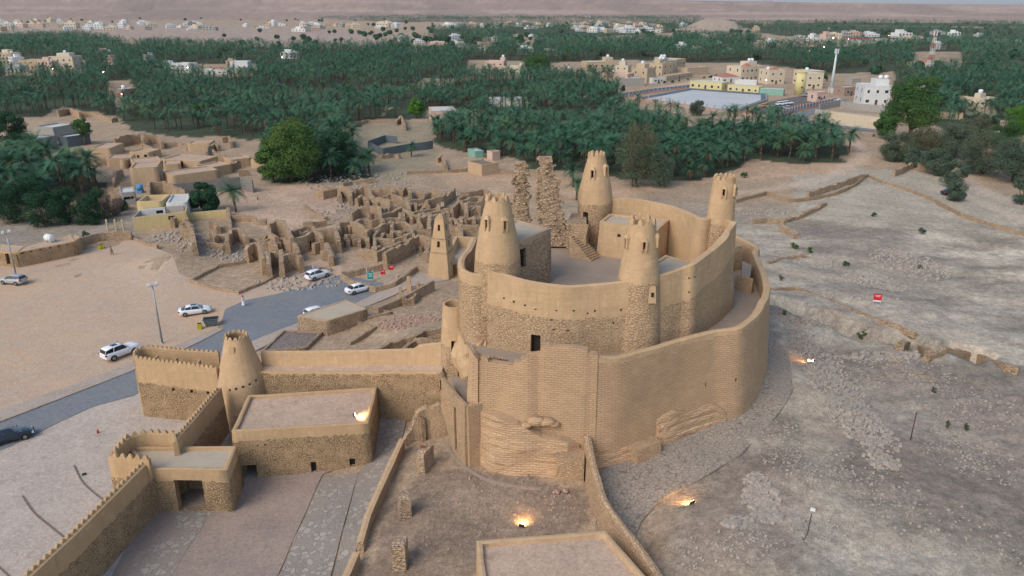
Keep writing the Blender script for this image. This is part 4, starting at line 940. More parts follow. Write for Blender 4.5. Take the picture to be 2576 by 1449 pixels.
# crenellated enclosure left of the watchtower
ep = [P(*q('G',1022,440),7.6), P(*q('G',1300,475),7.4), P(*q('G',1640,518),7.2)]
rt = empty('enclosure', (ep[0][0]+3, ep[0][1]+2, 0), 0, 'tall mud enclosure open to the sky with a curved back wall left of the watchtower', 'enclosure')
mb = MB(); L4 = wall(mb, [p[:2] for p in ep], [7.6, 7.4, 7.2], -.4, .5, .02, .6, .7, 3.0, smooth=False, amp=.05, seed=96, pxop=[(q('G',x,0)[0], q('G',0,y+12)[1], q('G',0,y-12)[1], .35, .35) for x, y in ((1322,680),(1460,695),(1582,705))])
rpart('front_wall', mb, [M['rubble'], M['dark']], rt)
mb = MB(); teeth(mb, L4, side=1, th=.5, sp=.55); rpart('battlement', mb, [M['rubble']], rt)
bpth = [ep[0][:2]]+[P(*q('G', x, y), 7.4)[:2] for x, y in ((1015,405),(1060,372),(1150,362),(1400,385),(1650,402))]
mb = MB(); L5 = wall(mb, bpth[::-1], 7.4, -.4, .4, .01, .6, .8, 9, smooth=True, amp=.05, seed=97); rpart('back_wall', mb, [M['rubble'], M['dark']], rt)
mb = MB(); teeth(mb, L5, side=1, th=.4, sp=.6, h=.25); rpart('battlement', mb, [M['rubble']], rt)
mb = MB(); slab(mb, [p[:2] for p in ep]+bpth[::-1][:-1], 4.6, .3); rpart('floor', mb, [M['floor']], rt)
for x, y in ((1192,430), (1337,445), (1507,465)):
    X, Y = P(*q('G', x, y-25), 7.3)[:2]; mb = MB(); mb.box(-.14, .14, -1.0, .1, 4.6, 7.1, 0, lambda p: (X+p[0], Y+p[1]-.1, p[2]), .8, -5.0); rpart('rib', mb, [M['rubble']], rt)
# big store building with a broad clay roof
a = P(*q('G',1765,990),5.55); b = P(*q('H',190,930),5.55); c = P(*q('H',257,668),5.55); d = P(*q('G',1885,730),5.55)
hs = block('storehouse', [a, b, c, d], 5.55, -.3, parapet=.3, band=1.15, wallm='rubble', roofm='roof', seed=98,
  pxop=[(q('J',1905,0)[0], q('J',0,720)[1], q('J',0,612)[1], 1.3, -.75), (q('J',2372,0)[0], q('J',0,672)[1], q('J',0,588)[1], .55, .35), (q('H',85,0)[0], q('H',0,1255)[1], q('H',0,1200)[1], .6, .35), (q('J',1950,0)[0], q('J',0,472)[1], q('J',0,460)[1], .2, .2), (q('J',2007,0)[0], q('J',0,468)[1], q('J',0,456)[1], .2, .2)],
  label='long rubble stone storehouse with broad flat clay roof, floodlit at its right corner', cat='building')
for x, y, L_ in ((1765,235,1.9), (1815,182,1.0)):
    p = P(*q('J', x, y), 5.0); mb = MB(); mb.tube((0, 0, 0), (L_, .15, .05), .07, .06, 6); o = mb.build('roof_beam', [M['wood']], hs); o.location = Vector(p)-hs.location
# two-tier wall behind the store
wt = [P(658,885,7.9), P(750,884,8.2), P(900,882,8.8), P(1040,878,9.5), P(1056,868,10.2), P(1112,862,10.9)]
rt = empty('terraced_wall', (wt[2][0], wt[2][1], 0), 0, 'long two-tier mud wall between the round watchtower and the castle turret', 'wall')
mb = MB(); wall(mb, [p[:2] for p in wt], [p[2] for p in wt], [4]*6, .5, .02, .6, .7, 9, smooth=False, amp=.05, seed=99, cope=.08); rpart('upper_wall', mb, [M['castle'], M['dark']], rt)
fr = [(p[0]+.1, p[1]-1.9) for p in wt]; fz = [PY(p[0]*0+x, y, Y)[2] for p, x, y, Y in zip(wt, (663, 750, 900, 1040, 1060, 1105), (935, 936, 936, 935, 935, 935), [f[1] for f in fr])]
mb = MB(); wall(mb, fr, fz, .3, .5, .03, .6, .7, .2, smooth=False, amp=.06, seed=100); rpart('lower_wall', mb, [M['rubble'], M['dark']], rt)
mb = MB(); mb2 = []
for i in range(5): mb.poly([(fr[i][0], fr[i][1], fz[i]-.03), (fr[i+1][0], fr[i+1][1], fz[i+1]-.03), (wt[i+1][0], wt[i+1][1], fz[i+1]+.05), (wt[i][0], wt[i][1], fz[i]+.05)], 0)
rpart('ledge', mb, [M['roof']], rt)
# ================================================================ things near the castle
def pw(name, pts, top, base, label, cat='wall', mats='rubble', group=None, **kw):
    mb = MB(); tp = top if isinstance(top, list) else top
    L = wall(mb, [p[:2] for p in pts], tp, base, **kw); cx = sum(p[0] for p in pts)/len(pts); cy = sum(p[1] for p in pts)/len(pts)
    z = tz(cx, cy); mb.v = [(x-cx, y-cy, zz-z) for x, y, zz in mb.v]
    o = mb.build(name, [M[mats], M['dark']]); o.location = (cx, cy, z); tag(o, label, cat, group); return o
# curving wall on the right of the lower yard
cw = [P(*q('K', x, y), z) for x, y, z in ((1858,395,6.6),(1880,500,6.3),(1905,620,6.0),(1945,760,5.6),(2000,900,5.3),(2090,1030,5.0),(2220,1200,4.8),(2330,1350,4.7),(2440,1520,4.6))]
pw('boundary_wall', cw, [p[2] for p in cw], [1.8]*3+[1.2]*6, 'thin curving stone wall running from the castle foot to the bottom edge', band=None, th=.6, batter=.03, amp=.06, seed=120, cope=.1, mats='castle')
# low coping wall beside the ramp
lw = [P(*q('K', x, y), 2.0) for x, y in ((462,475),(380,640),(280,840),(200,1010),(140,1205))]
pw('ramp_wall', lw, [3.0, 2.8, 2.5, 2.3, 2.1], [.5]*5, 'long low stone wall with pale top beside the flagstone ramp', th=.62, batter=.0, amp=.03, seed=121, smooth=False, mats='castle', band=.08)
lw = [P(*q('K', x, y), 1.7) for x, y in ((115,1290),(50,1430),(-40,1600))]
pw('ramp_wall', lw, [2.0, 1.9, 1.8], [.3]*3, 'short low stone wall section after the gap at the bottom edge', th=.62, batter=.0, amp=.03, seed=122, smooth=False, mats='castle', band=.08)
# three free-standing stone stubs
for (x0, y0, x1, y1, zt_, lab) in ((590,520,665,450,4.2,'free standing stone wall stub nearest the castle foot, topped with a red stone'), (462,800,478,870,3.8,'middle one of the three free standing stone wall stubs in the yard'), (425,1225,448,1140,3.9,'front stone wall stub in the yard, closest to the bottom edge')):
    a = P(*q('K', x0, y0), zt_); b = P(*q('K', x1, y1), zt_); 
    if a[1] > b[1]: a, b = b, a
    pw('wall_stub', [a, b], zt_, 1.2, lab, 'wall stub', 'oldstone', 'free standing stubs in the castle yard', th=1.0, batter=.03, step=.4, vstep=.4, amp=.09, seed=int(x0), smooth=False, rag=.3, ragf=.5)
mb = MB(); mb.box(-.22, .22, -.15, .15, 0, .18, 0, None, .8); o = mb.build('stone', [simple('red_stone', (.30, .07, .06))]); o.location = P(*q('K', 610, 478), 4.25); tag(o, 'small red stone lying on top of the wall stub', 'stone')
# flat roofed block at the bottom edge
a = P(*q('K',1040,1195),5.0); b = P(*q('K',1990,1120),5.0); c = P(*q('K',2330,1470),5.0); d = P(*q('K',1080,1560),5.0)
block('flat_roofed_room', [d, (c[0], c[1]-1), (b[0]-.1, b[1]), a], 5.0, .8, parapet=.32, band=1.6, wallm='castle', roofm='roof', th=.5, seed=130, label='room with a wide flat clay roof cut off by the bottom edge of the picture')
# small ruined annex walls and steps left of the turret
steps('stone_steps', P(*q('H',420,850),1.7), P(*q('H',620,740),3.6), 2.2, 1.7, 3.6, 5, parent=None, z_floor=.5)
tag(bpy.data.objects['stone_steps'], 'short wide flight of stone steps at the head of the ramp', 'steps')
# stone room by the road and its slate yard
a = P(*q('G',2262,1025-800+0),3.2)
ra, rb, rc_, rd_ = q('D',2262,1250), q('D',2465,1290), q('E',175,1195), q('E',0,1130)
A = P(*ra,3.2); B = P(*q('D',2465,1290),3.2); Cc = P(*q('E',180,1200),3.2); D = P(868,755,3.2)
block('stone_hut', [A, B, Cc, D], 3.2, -.2, parapet=.06, band=.15, wallm='oldstone', roofm='rooflight', seed=131, label='low square stone hut with a pale flat roof between road and castle', cat='hut')
def frame_pad(name, corners, label):
    rt = empty(name, (corners[0][0], corners[0][1], 0), 0, label, 'terrace')
    mb = MB(); L = wall(mb, [p[:2] for p in corners], [tz(*p[:2])+.55 for p in corners], [tz(*p[:2])-.5 for p in corners], .35, .0, 1, .5, None, closed=True, smooth=False, amp=.03, seed=132); o = mb.build('edge', [M['oldstone'], M['dark']], rt); o.location = -rt.location
    mb = MB(); mb.poly([(p[0], p[1], tz(*p[:2])+.35) for p in corners], 0); o = mb.build('slate_floor', [M['slate']], rt); o.location = -rt.location
M['slate'] = flag_mat('slate_chips', (.33, .27, .23), (.20, .165, .15), (.08, .065, .06), 3.0, .06)
frame_pad('slate_terrace', [P(*q('G', x, y), 1.0) for x, y in ((1985,400),(2310,385),(2430,262),(2145,240))], 'sloping terrace of slate chips in a stone frame behind the two-tier wall')
# little yards, rubble and stub walls on the slope
for pts, zt_, lab in ((((180,1270),(370,1245),(200,1165)), 2.2, 'low stone edge of the small yard right of the hut'), (((0,1310),(110,1300),(255,1350),(60,1450)), 1.9, 'low stone edge of the lower small yard below the hut')):
    pp_ = [P(*q('E', x, y), zt_-.5) for x, y in pts]; pw('yard_edge', pp_, [tz(*p[:2])+.45 for p in pp_], None, lab, 'low wall', 'oldstone', smooth=False, th=.4, amp=.03, seed=133)
pp_ = [P(*q('E', x, y), 2.6) for x, y in ((270,1195),(450,1130),(540,1100),(695,1035))]
pw('long_stone_wall', pp_, [2.6, 2.9, 3.3, 3.8], None, 'straight stone wall climbing beside the walk towards the minaret', mats='oldstone', smooth=False, th=.5, amp=.06, seed=134)
pp_ = [P(*q('E', x, y), 3.2) for x, y in ((445,1040),(470,1110),(540,1100),(580,1050),(580,1010))]
pw('gate_ruin', pp_, [3.4, 3.0, 3.0, 3.2, 4.0], None, 'little roofless gate ruin where the walk narrows', 'ruin', 'mud', smooth=False, th=.4, rag=.7, amp=.06, seed=135, ragf=.6)
X, Y, Z = P(*q('E', 510, 1030), 2.2); mb = MB(); mb.box(-.5, .5, -.35, .35, -1, 2.6, 0, None, .55, -5.0); o = mb.build('mud_pinnacle', [M['mud']]); o.location = (X, Y, tz(X, Y)); tag(o, 'slim leaning mud pinnacle beside the little gate ruin', 'pinnacle')
pp_ = [P(*q('H', x, y), 4.2) for x, y in ((270,385),(360,340),(480,300),(560,290),(640,255),(755,250))]
pw('sunken_wall', pp_, [4.3, 4.6, 4.4, 4.8, 4.9, 5.0], None, 'ragged sunken stone wall behind the two-tier wall', 'wall', 'oldstone', th=.6, rag=.5, amp=.1, seed=136, smooth=False)
pp_ = [P(*q('H', x, y), 4.4) for x, y in ((440,380),(560,300),(650,310),(755,320))]
pw('sunken_wall', pp_, [4.4, 4.6, 4.7, 4.9], None, 'front wall of the sunken pit next to the round turret', 'wall', 'oldstone', th=.5, rag=.4, amp=.1, seed=137, smooth=False)
# scattered rubble as one uncountable mass per heap
def rubble(name, spots, seed, label, mats=None, cat='rubble', smin=.1, smax=.32):
    rnd = random.Random(seed); mb = MB()
    for (cx, cy, rx, ry, n) in spots:
        for i in range(n):
            a = rnd.random()*6.283; k = rnd.random()**.6; x, y = cx+rx*k*math.cos(a), cy+ry*k*math.sin(a); s = smin+(smax-smin)*rnd.random()**2.2; r = rnd.random()*3
            z = tz_fast(x, y)
            mb.box(-s, s, -s*.7, s*.7, -.05, s*(.5+.6*rnd.random()), 0, lambda v: (x+v[0]*math.cos(r)-v[1]*math.sin(r)+v[2]*.3, y+v[0]*math.sin(r)+v[1]*math.cos(r), z+v[2]), .55+.3*rnd.random())
    o = mb.build(name, mats or [M['stones']]); tag(o, label, cat, None, 'stuff'); return o
from mathutils.bvhtree import BVHTree
_Zi = Zg
def tz_fast(x, y):
    j = int(np.searchsorted(ys, y))-1; j = max(0, min(j, nr-2)); fy = (y-ys[j])/(ys[j+1]-ys[j]); t = x/half[j]; i = (t+1)/2*(nx-1); i0 = int(max(0, min(nx-2, math.floor(i)))); fx = i-i0
    return float((Zg[j, i0]*(1-fx)+Zg[j, i0+1]*fx)*(1-fy)+(Zg[j+1, i0]*(1-fx)+Zg[j+1, i0+1]*fx)*fy)
M['stones'] = simple('loose_stones', (.40, .345, .285), (.25, .215, .19), 1.5, .95, .3, fine=8)
M['redstones'] = simple('reddish_stones', (.44, .30, .22), (.30, .20, .15), 1.5, .95, .3, fine=8)
def sp(r, x, y, z, rx, ry, n): p = P(*q(r, x, y), z); return (p[0], p[1], rx, ry, n)
rubble('rubble_band', [sp('I',1200,700,4.2,3,7,520), sp('I',1150,560,4,3,5,300), sp('I',1330,880,4.2,3,5,460), sp('I',1450,1000,4.2,2.6,3,200), sp('I',1000,380,3.6,3,6,260), sp('I',1500,1180,4.2,1.6,2,120)], 1, 'grey purple band of loose stones down the slope right of the castle')
rubble('stone_heap', [sp('L',600,850,4.5,1.6,2.0,330), sp('L',640,980,4.5,1.4,1.1,170), sp('L',420,1060,4.2,1.3,.9,150), sp('L',560,740,4.3,1.1,1.6,130)], 2, 'dense heap of rounded stones on the slope beside the flagstone pavement', smin=.08, smax=.3)
rubble('scattered_stones', [sp('L',850,500,4.5,4,7,360), sp('L',1300,700,4.4,6,6,380), sp('L',2200,500,3.5,5,5,320), sp('L',300,1250,4,5,2,220), sp('L',1100,1150,4.6,4,3,200), sp('L',1900,1100,4.2,8,5,200), sp('I',2200,800,3,6,5,260), sp('I',1700,560,2.8,7,4,260)], 3, 'thinly scattered pebbles and small stones over the slope on the right', smin=.05, smax=.16)
rubble('spoil_heap', [sp('F',1700,850,1.5,6,9,420), sp('F',1450,1000,1.5,5,5,260), sp('F',1000,830,1.8,5,4,200), sp('I',1000,200,3.2,8,1.2,220), sp('I',1500,450,2.8,6,1.5,220), sp('F',1300,1150,2,7,1.5,150), sp('F',700,480,1,10,3,150)], 4, 'stony spoil ridges on the excavated ground beyond the castle', smin=.1, smax=.34)
rubble('fallen_stones', [sp('E',450,1290,2.2,3.4,2.2,420), sp('E',650,1230,2.8,3,1.6,200)], 5, 'fan of reddish fallen stones on the slope between hut and turret', [M['redstones']], smax=.3)
rubble('yard_stones', [sp('K',1000,950,2,8,6,260), sp('K',1700,900,2.4,2.2,3,110), sp('K',1250,700,2.4,4,3,100)], 6, 'little stones strewn over the lower castle yard', [M['redstones']], smin=.03, smax=.13)
for i, (x, y) in enumerate(((1625,840),(1700,838))):
    p = P(*q('K', x, y), 2.5); mb = MB(); random.seed(i)
    for k in range(7): mb.ball((random.uniform(-.25,.25), random.uniform(-.2,.2), .12+.1*random.random()), .2, 0, 6, 4, (1, .8, .7), .3)
    o = mb.build('stone_pile', [M['redstones']]); o.location = (p[0], p[1], tz(*p[:2])); tag(o, ('left', 'right')[i]+' one of two tiny stone piles in front of the buttress block', 'stone pile')

# ---------------------------------------------------------------- floodlights that are switched on
glass_on = emis('lamp_glow', (1, .62, .28), 14)
M['steel'] = simple('galvanised_steel', (.33, .37, .38), rough=.45, metal=.6)
M['darksteel'] = simple('dark_metal', (.05, .05, .055), rough=.5, metal=.4)
def flood(pos, aim, energy, label, cone=True, size=.16):
    rt = empty('floodlight', pos, math.atan2(aim[1], aim[0])-math.pi/2, label, 'floodlight')
    mb = MB(); mb.box(-size*1.3, size*1.3, -size*.6, size*.5, size*.6, size*2.4, 0, lambda p: (p[0], p[1]-p[2]*.35, p[2]), 1); mb.build('housing', [M['darksteel']], rt)
    mb = MB(); mb.poly([(-size*1.15, size*.52-.0-.15*size, size*.8), (size*1.15, size*.52-.15*size, size*.8), (size*1.15, size*.0-.05, size*2.5), (-size*1.15, -.05, size*2.5)], 0); mb.build('lens', [glass_on], rt)
    mb = MB(); mb.box(-size*1.5, size*1.5, -.05, .05, 0, .04); mb.tube((-size*1.4, 0, 0), (-size*1.4, 0, size*1.6), .02); mb.tube((size*1.4, 0, 0), (size*1.4, 0, size*1.6), .02); mb.build('bracket', [M['darksteel']], rt)
    ld = bpy.data.lights.new('lamp_light', 'SPOT'); ld.energy = energy; ld.color = (1, .55, .22); ld.spot_size = R(150); ld.spot_blend = 1; ld.shadow_soft_size = .12
    lo = bpy.data.objects.new('lamp_light', ld); COL.objects.link(lo); lo.parent = rt; lo.location = (0, .25, size*2.6); lo.rotation_euler = (R(50), 0, 0)
p = P(*q('K', 1360, 1085), 2.2); flood((p[0], p[1], tz(*p[:2])+.05), (.25, 1), 260, 'lit floodlight on a clod of earth in the lower castle yard')
p = P(*q('L', 68, 898), 3.8); flood((p[0], p[1], tz(*p[:2])+.05), (-.5, 1), 260, 'lit floodlight at the edge of the flagstone pavement')
p = P(*q('I', 985, 447), 4.2); flood((p[0], p[1], tz(*p[:2])+.1), (-1, .25), 420, 'lit floodlight on the stony slope right of the castle wall')
p = P(*q('H', 105, 885), 5.27); flood((p[0], p[1], 5.25), (1, .1), 360, 'lit floodlight on the storehouse roof beside its right rim')
# ---------------------------------------------------------------- cars
def paint(n, c, r=.25): 
    m = NB(n); m.b.inputs['Base Color'].default_value = rgba(c); m.b.inputs['Roughness'].default_value = r; m.b.inputs['Coat Weight'].default_value = .6; m.b.inputs['Specular IOR Level'].default_value = .5; return m.mat
M['cwhite'] = paint('white_car_paint', (.75, .76, .78)); M['csilver'] = paint('silver_car_paint', (.36, .37, .39), .35); M['cblack'] = paint('dark_blue_car_paint', (.008, .014, .026), .18)
M['cglass'] = paint('tinted_glass', (.012, .018, .022), .12); M['tyre'] = simple('tyre_rubber', (.02, .02, .02), rough=.9); M['rim'] = simple('alloy_rim', (.30, .31, .32), rough=.35, metal=.7)
M['head'] = paint('headlamp', (.55, .6, .65), .1); M['tail'] = paint('tail_lamp', (.35, .02, .02), .2); M['chrome'] = simple('chrome_trim', (.5, .5, .5), rough=.2, metal=.9)
# profile stations: (x, half width, z sill, z belt) and roof stations (x, half width, z)
CARS = {'sedan': dict(L=4.85, hw=.91, body=[(-2.42,.62,.42,.82),(-2.3,.80,.30,.98),(-1.9,.88,.24,1.05),(-1.0,.91,.22,1.02),(0,.92,.22,.98),(1.0,.91,.22,.95),(1.7,.88,.24,.88),(2.2,.80,.26,.74),(2.42,.60,.34,.60)], roof=[(-1.95,.70,1.05),(-1.25,.62,1.34),(-.6,.60,1.45),(.1,.60,1.44),(.55,.62,1.34),(1.25,.74,.97)], wheels=(-1.45, 1.42, .33)),
 'suv': dict(L=4.6, hw=.92, body=[(-2.3,.70,.46,1.0),(-2.2,.86,.34,1.16),(-1.7,.91,.28,1.2),(-.8,.92,.27,1.16),(0,.92,.27,1.12),(.9,.92,.27,1.10),(1.5,.90,.28,1.06),(2.1,.84,.30,.96),(2.3,.66,.38,.78)], roof=[(-2.22,.76,1.18),(-1.95,.68,1.55),(-1.2,.66,1.68),(-.2,.66,1.70),(.3,.66,1.62),(1.05,.78,1.12)], wheels=(-1.35, 1.35, .36)),
 'big': dict(L=5.05, hw=.98, body=[(-2.52,.80,.52,1.10),(-2.45,.94,.42,1.24),(-2.0,.98,.36,1.28),(-1.0,.98,.35,1.26),(0,.98,.35,1.24),(1.0,.98,.35,1.22),(1.8,.96,.36,1.20),(2.35,.90,.38,1.08),(2.52,.74,.46,.90)], roof=[(-2.46,.84,1.26),(-2.3,.76,1.72),(-1.5,.74,1.86),(-.2,.74,1.88),(.25,.74,1.80),(.95,.86,1.24)], wheels=(-1.5, 1.45, .41))}
def car(kind, pos, head, body_m, label, roofglass=False, rails=False, name='parked_car'):
    K = CARS[kind]; rt = empty(name, pos, head, label, 'car', None)
    def loft(mb, st, prof, m=0, smooth=True, caps=True):
        rows = [[mb.vert(p) for p in prof(s_)] for s_ in st]
        for a, b in zip(rows[:-1], rows[1:]):
            for i in range(len(a)-1): mb.face([a[i], a[i+1], b[i+1], b[i]], m, None, smooth)
        if caps: mb.face(rows[0][::-1], m); mb.face(rows[-1], m)
        return rows
    def bprof(s_):
        x, w_, z0, z1 = s_; h = z1-z0
        return [(x, -w_*.86, z0), (x, -w_, z0+h*.25), (x, -w_*1.0, z0+h*.62), (x, -w_*.93, z1-.03), (x, -w_*.80, z1), (x, w_*.80, z1), (x, w_*.93, z1-.03), (x, w_, z0+h*.62), (x, w_, z0+h*.25), (x, w_*.86, z0), (x, -w_*.86, z0)]
    mb = MB(); loft(mb, K['body'], bprof)
    # roof skin and pillars
    rf = K['roof']; top = rf[1:-1]
    def belt(x): return np.interp(x, [b[0] for b in K['body']], [b[3] for b in K['body']]), np.interp(x, [b[0] for b in K['body']], [b[1] for b in K['body']])
    loft(mb, [(x, w_, z) for x, w_, z in top], lambda s_: [(s_[0], -s_[1], s_[2]-.05), (s_[0], -s_[1]*.85, s_[2]+.01), (s_[0], 0, s_[2]+.035), (s_[0], s_[1]*.85, s_[2]+.01), (s_[0], s_[1], s_[2]-.05), (s_[0], 0, s_[2]-.08), (s_[0], -s_[1], s_[2]-.05)])
    body = mb.build('body', [body_m], rt)
    # glasshouse, slightly inside the pillars
    mb = MB()
    def cab(s_):
        x, w_, z = s_; bz, bw = belt(x)
        bz = min(bz, z)-.02; bw = max(w_, bw*.88); w2 = w_-.012
        return [(x, -bw, bz), (x, -w2, z-.03), (x, 0, z-.01), (x, w2, z-.03), (x, bw, bz), (x, -bw, bz)]
    rows = loft(mb, rf, cab, 0, False); mb.build('windows', [M['cglass']], rt)
    for sd_ in (-1, 1):
        for xq in (rf[1][0]-.02, (rf[1][0]+rf[-2][0])/2-.1, (rf[-2][0]+.0), ):
            bz, bw = belt(xq); wq = np.interp(xq, [r[0] for r in rf], [r[1] for r in rf]); zq = np.interp(xq, [r[0] for r in rf], [r[2] for r in rf])
            xb = xq+(-.22 if xq < -.8 else (.45 if xq > .0 else 0)); bz2, bw2 = belt(xb)
            mb = MB(); mb.tube((xq, sd_*(wq-.0), zq-.04), (xb, sd_*bw2*.885, bz2-.02), .035, .045, 5, 0); mb.build('pillar', [body_m], rt)
    x0, x1, r = K['wheels']
    for x in (x0, x1):
        for sd_ in (-1, 1):
            y = sd_*K['hw']*.90
            mb = MB(); mb.tube((x, y-.11, r), (x, y+.11, r), r, r, 18, 0); wh = mb.build('wheel', [M['tyre']], rt)
            mb = MB(); mb.tube((x, y+sd_*.10, r), (x, y+sd_*.125, r), r*.66, r*.62, 14, 0); mb.build('rim', [M['rim']], wh)
            mb = MB(); n = 12
            for i in range(n):   # dark wheel arch
                a0, a1 = math.pi*i/n, math.pi*(i+1)/n; R0, R1 = r*1.02, r*1.16; yy = sd_*(K['hw']+.004)
                pts = [(x+R0*math.cos(a0), yy, r+R0*math.sin(a0)), (x+R1*math.cos(a0), yy, r+R1*math.sin(a0)), (x+R1*math.cos(a1), yy, r+R1*math.sin(a1)), (x+R0*math.cos(a1), yy, r+R0*math.sin(a1))]
                mb.frustum([(p[0], p[1]-sd_*.12, p[2]) for p in pts], pts, 0)
            mb.build('wheel_arch', [M['tyre']], rt)
    bx = K['body']
    for sd_ in (-1, 1):
        z = (bx[-2][2]+bx[-2][3])/2+.12; mb = MB(); mb.box(-.16, .12, -.17, .17, -.09, .08, 0, lambda p: (bx[-2][0]+.02+p[0]-abs(0)*.1, sd_*(bx[-2][1]*.80)+p[1], z+p[2]), .8); mb.build('headlight', [M['head']], rt)
        z = bx[1][3]-.16; mb = MB(); mb.box(-.08, .12, -.15, .12, -.13, .10, 0, lambda p: (bx[1][0]+p[0]-.03, sd_*(bx[1][1]*.88)+p[1], z+p[2]), .85); mb.build('tail_light', [M['tail']], rt)
        mx = rf[-2][0]+.35; mb = MB(); mb.box(-.08, .08, -.1, .1, -.07, .07, 0, lambda p: (mx+p[0], sd_*(K['hw']+.06)+p[1], belt(mx)[0]+.08+p[2]), .8); mb.build('mirror', [body_m], rt)
    mb = MB(); mb.box(-.03, .03, -.5, .5, -.12, .10, 0, lambda p: (bx[-1][0]+.012+p[0], p[1], bx[-1][2]+.18+p[2]), 1); mb.build('grille', [M['darksteel']], rt)
    if roofglass:
        xm = (top[0][0]+top[-1][0])/2+.25; zr = np.interp(xm, [t_[0] for t_ in top], [t_[2] for t_ in top]); mb = MB(); mb.box(-.42, .42, -.42, .42, -.02, .045, 0, lambda p: (xm+p[0], p[1], zr+p[2]), .95); mb.build('sunroof', [M['cglass']], rt)
    if rails:
        for sd_ in (-1, 1):
            mb = MB(); mb.tube((top[0][0]+.1, sd_*.62, top[0][2]+.06), (top[-1][0], sd_*.62, top[-1][2]+.10), .025, .025, 6); mb.build('roof_rail', [M['chrome']], rt)
    return rt
def place_car(kind, r_, l_, h_, bm, label, **k):
    """front and rear ground points as sighted; centre and heading from them"""
    a = P(*r_, 0); b = P(*l_, 0); head = math.atan2(b[1]-a[1], b[0]-a[0]); cx, cy = (a[0]+b[0])/2, (a[1]+b[1])/2
    return car(kind, (cx, cy, tz(cx, cy)+.14+k.pop('dz', 0)), head, bm, label, **k)
place_car('big', (268, 912), (343, 884), .0, M['cwhite'], 'white full size off-road wagon with dark roof hatch beside the enclosure', roofglass=True, rails=True)
place_car('sedan', (453, 799), (530, 788), 0, M['cwhite'], 'white saloon with black sunroof near the grey skip', roofglass=True)
place_car('sedan', (878, 748), (930, 734), 0, M['cwhite'], 'white saloon on the cobbled road below the red signs', roofglass=False)
place_car('suv', (775, 716), (826, 700), 0, M['cwhite'], 'white sport utility car parked at the edge of the cobbled circle', rails=True)
place_car('suv', (62, 719), (10, 714), 0, M['csilver'], 'silver people carrier parked under the left street lamp')
place_car('sedan', (-18, 1122), (70, 1098), 0, M['cblack'], 'dark navy saloon half out of frame on the road at far left')
place_car('suv', (790, 807), (816, 800), 0, M['cwhite'], 'white car of which only the roof shows behind the stone hut')
p = hit(2389, 490); car('sedan', (p[0], p[1], p[2]+.05), .25, M['cblack'], 'dark car parked beside the grey green bush beyond the fence')
# ---------------------------------------------------------------- lamp posts, stake, signs, bins
def lamp_post(base, h, label, heads=2, r=.09):
    rt = empty('lamp_post', base, .5, label, 'lamp post')
    mb = MB(); mb.tube((0, 0, 0), (0, 0, h), r*1.25, r*.8, 10); mb.tube((0, 0, 0), (0, 0, .25), r*2, r*1.6, 10); mb.build('pole', [M['steel']], rt)
    mb = MB(); mb.tube((-.55, 0, h-.1), (.55, 0, h-.1), .045, .045, 6); mb.build('crossarm', [M['steel']], rt)
    for i in range(heads):
        x = (-.5, .5, 0)[i]; mb = MB(); mb.box(-.26, .26, -.14, .14, -.16, .16, 0, lambda p: (x+p[0], p[1]-.12, h+.1+i*.12+p[2]+p[1]*.5), .8); hd = mb.build('lamp_head', [M['pale']], rt)
        mb = MB(); mb.box(-.2, .2, -.02, .02, -.11, .11, 0, lambda p: (x+p[0], p[1]-.28, h+.02+i*.12+p[2]+p[1]*.5), 1); mb.build('lens', [M['head']], hd)
M['pale'] = simple('pale_enamel', (.6, .64, .64), rough=.4)
p = P(409, 865, 0); zt_ = PY(382, 718, p[1])[2]; lamp_post((p[0], p[1], 0), zt_, 'tall twin-headed lamp post beside the kerb in front of the parking lot', r=.11)
p = P(42, 697, 0); zt_ = PY(22, 585, p[1])[2]; lamp_post((p[0], p[1], 0), zt_, 'tall twin-headed lamp post by the silver car', r=.11)
a = P(2289, 1112, 3.1); zt_ = PY(2312, 1037, a[1])[2]; mb = MB(); mb.tube((0, 0, -.3), (.05, 0, zt_-3.1), .055, .05, 7); o = mb.build('iron_stake', [simple('rusty_iron', (.07, .03, .025))]); o.location = (a[0], a[1], tz(*a[:2])); tag(o, 'thin dark rusty stake standing alone on the right slope', 'stake')
def text_mb(body, size, mat, parent, loc, rot=(R(90), 0, 0), name='lettering'):
    cu = bpy.data.curves.new(name, 'FONT'); cu.body = body; cu.size = size; cu.extrude = .004; cu.align_x = 'CENTER'; cu.align_y = 'CENTER'
    o = bpy.data.objects.new(name, cu); COL.objects.link(o); dg = bpy.context.evaluated_depsgraph_get(); me = bpy.data.meshes.new_from_object(o.evaluated_get(dg)); bpy.data.objects.remove(o)
    me.materials.clear(); me.materials.append(mat); t = bpy.data.objects.new(name, me); COL.objects.link(t); t.parent = parent; t.location = loc; t.rotation_euler = rot; return t
M['red'] = simple('red_enamel', (.55, .02, .03), (.5, .02, .03), rough=.5); M['teal'] = simple('teal_panel', (.02, .30, .30), rough=.5); M['yellow'] = simple('yellow_plastic', (.50, .46, .03), rough=.6)
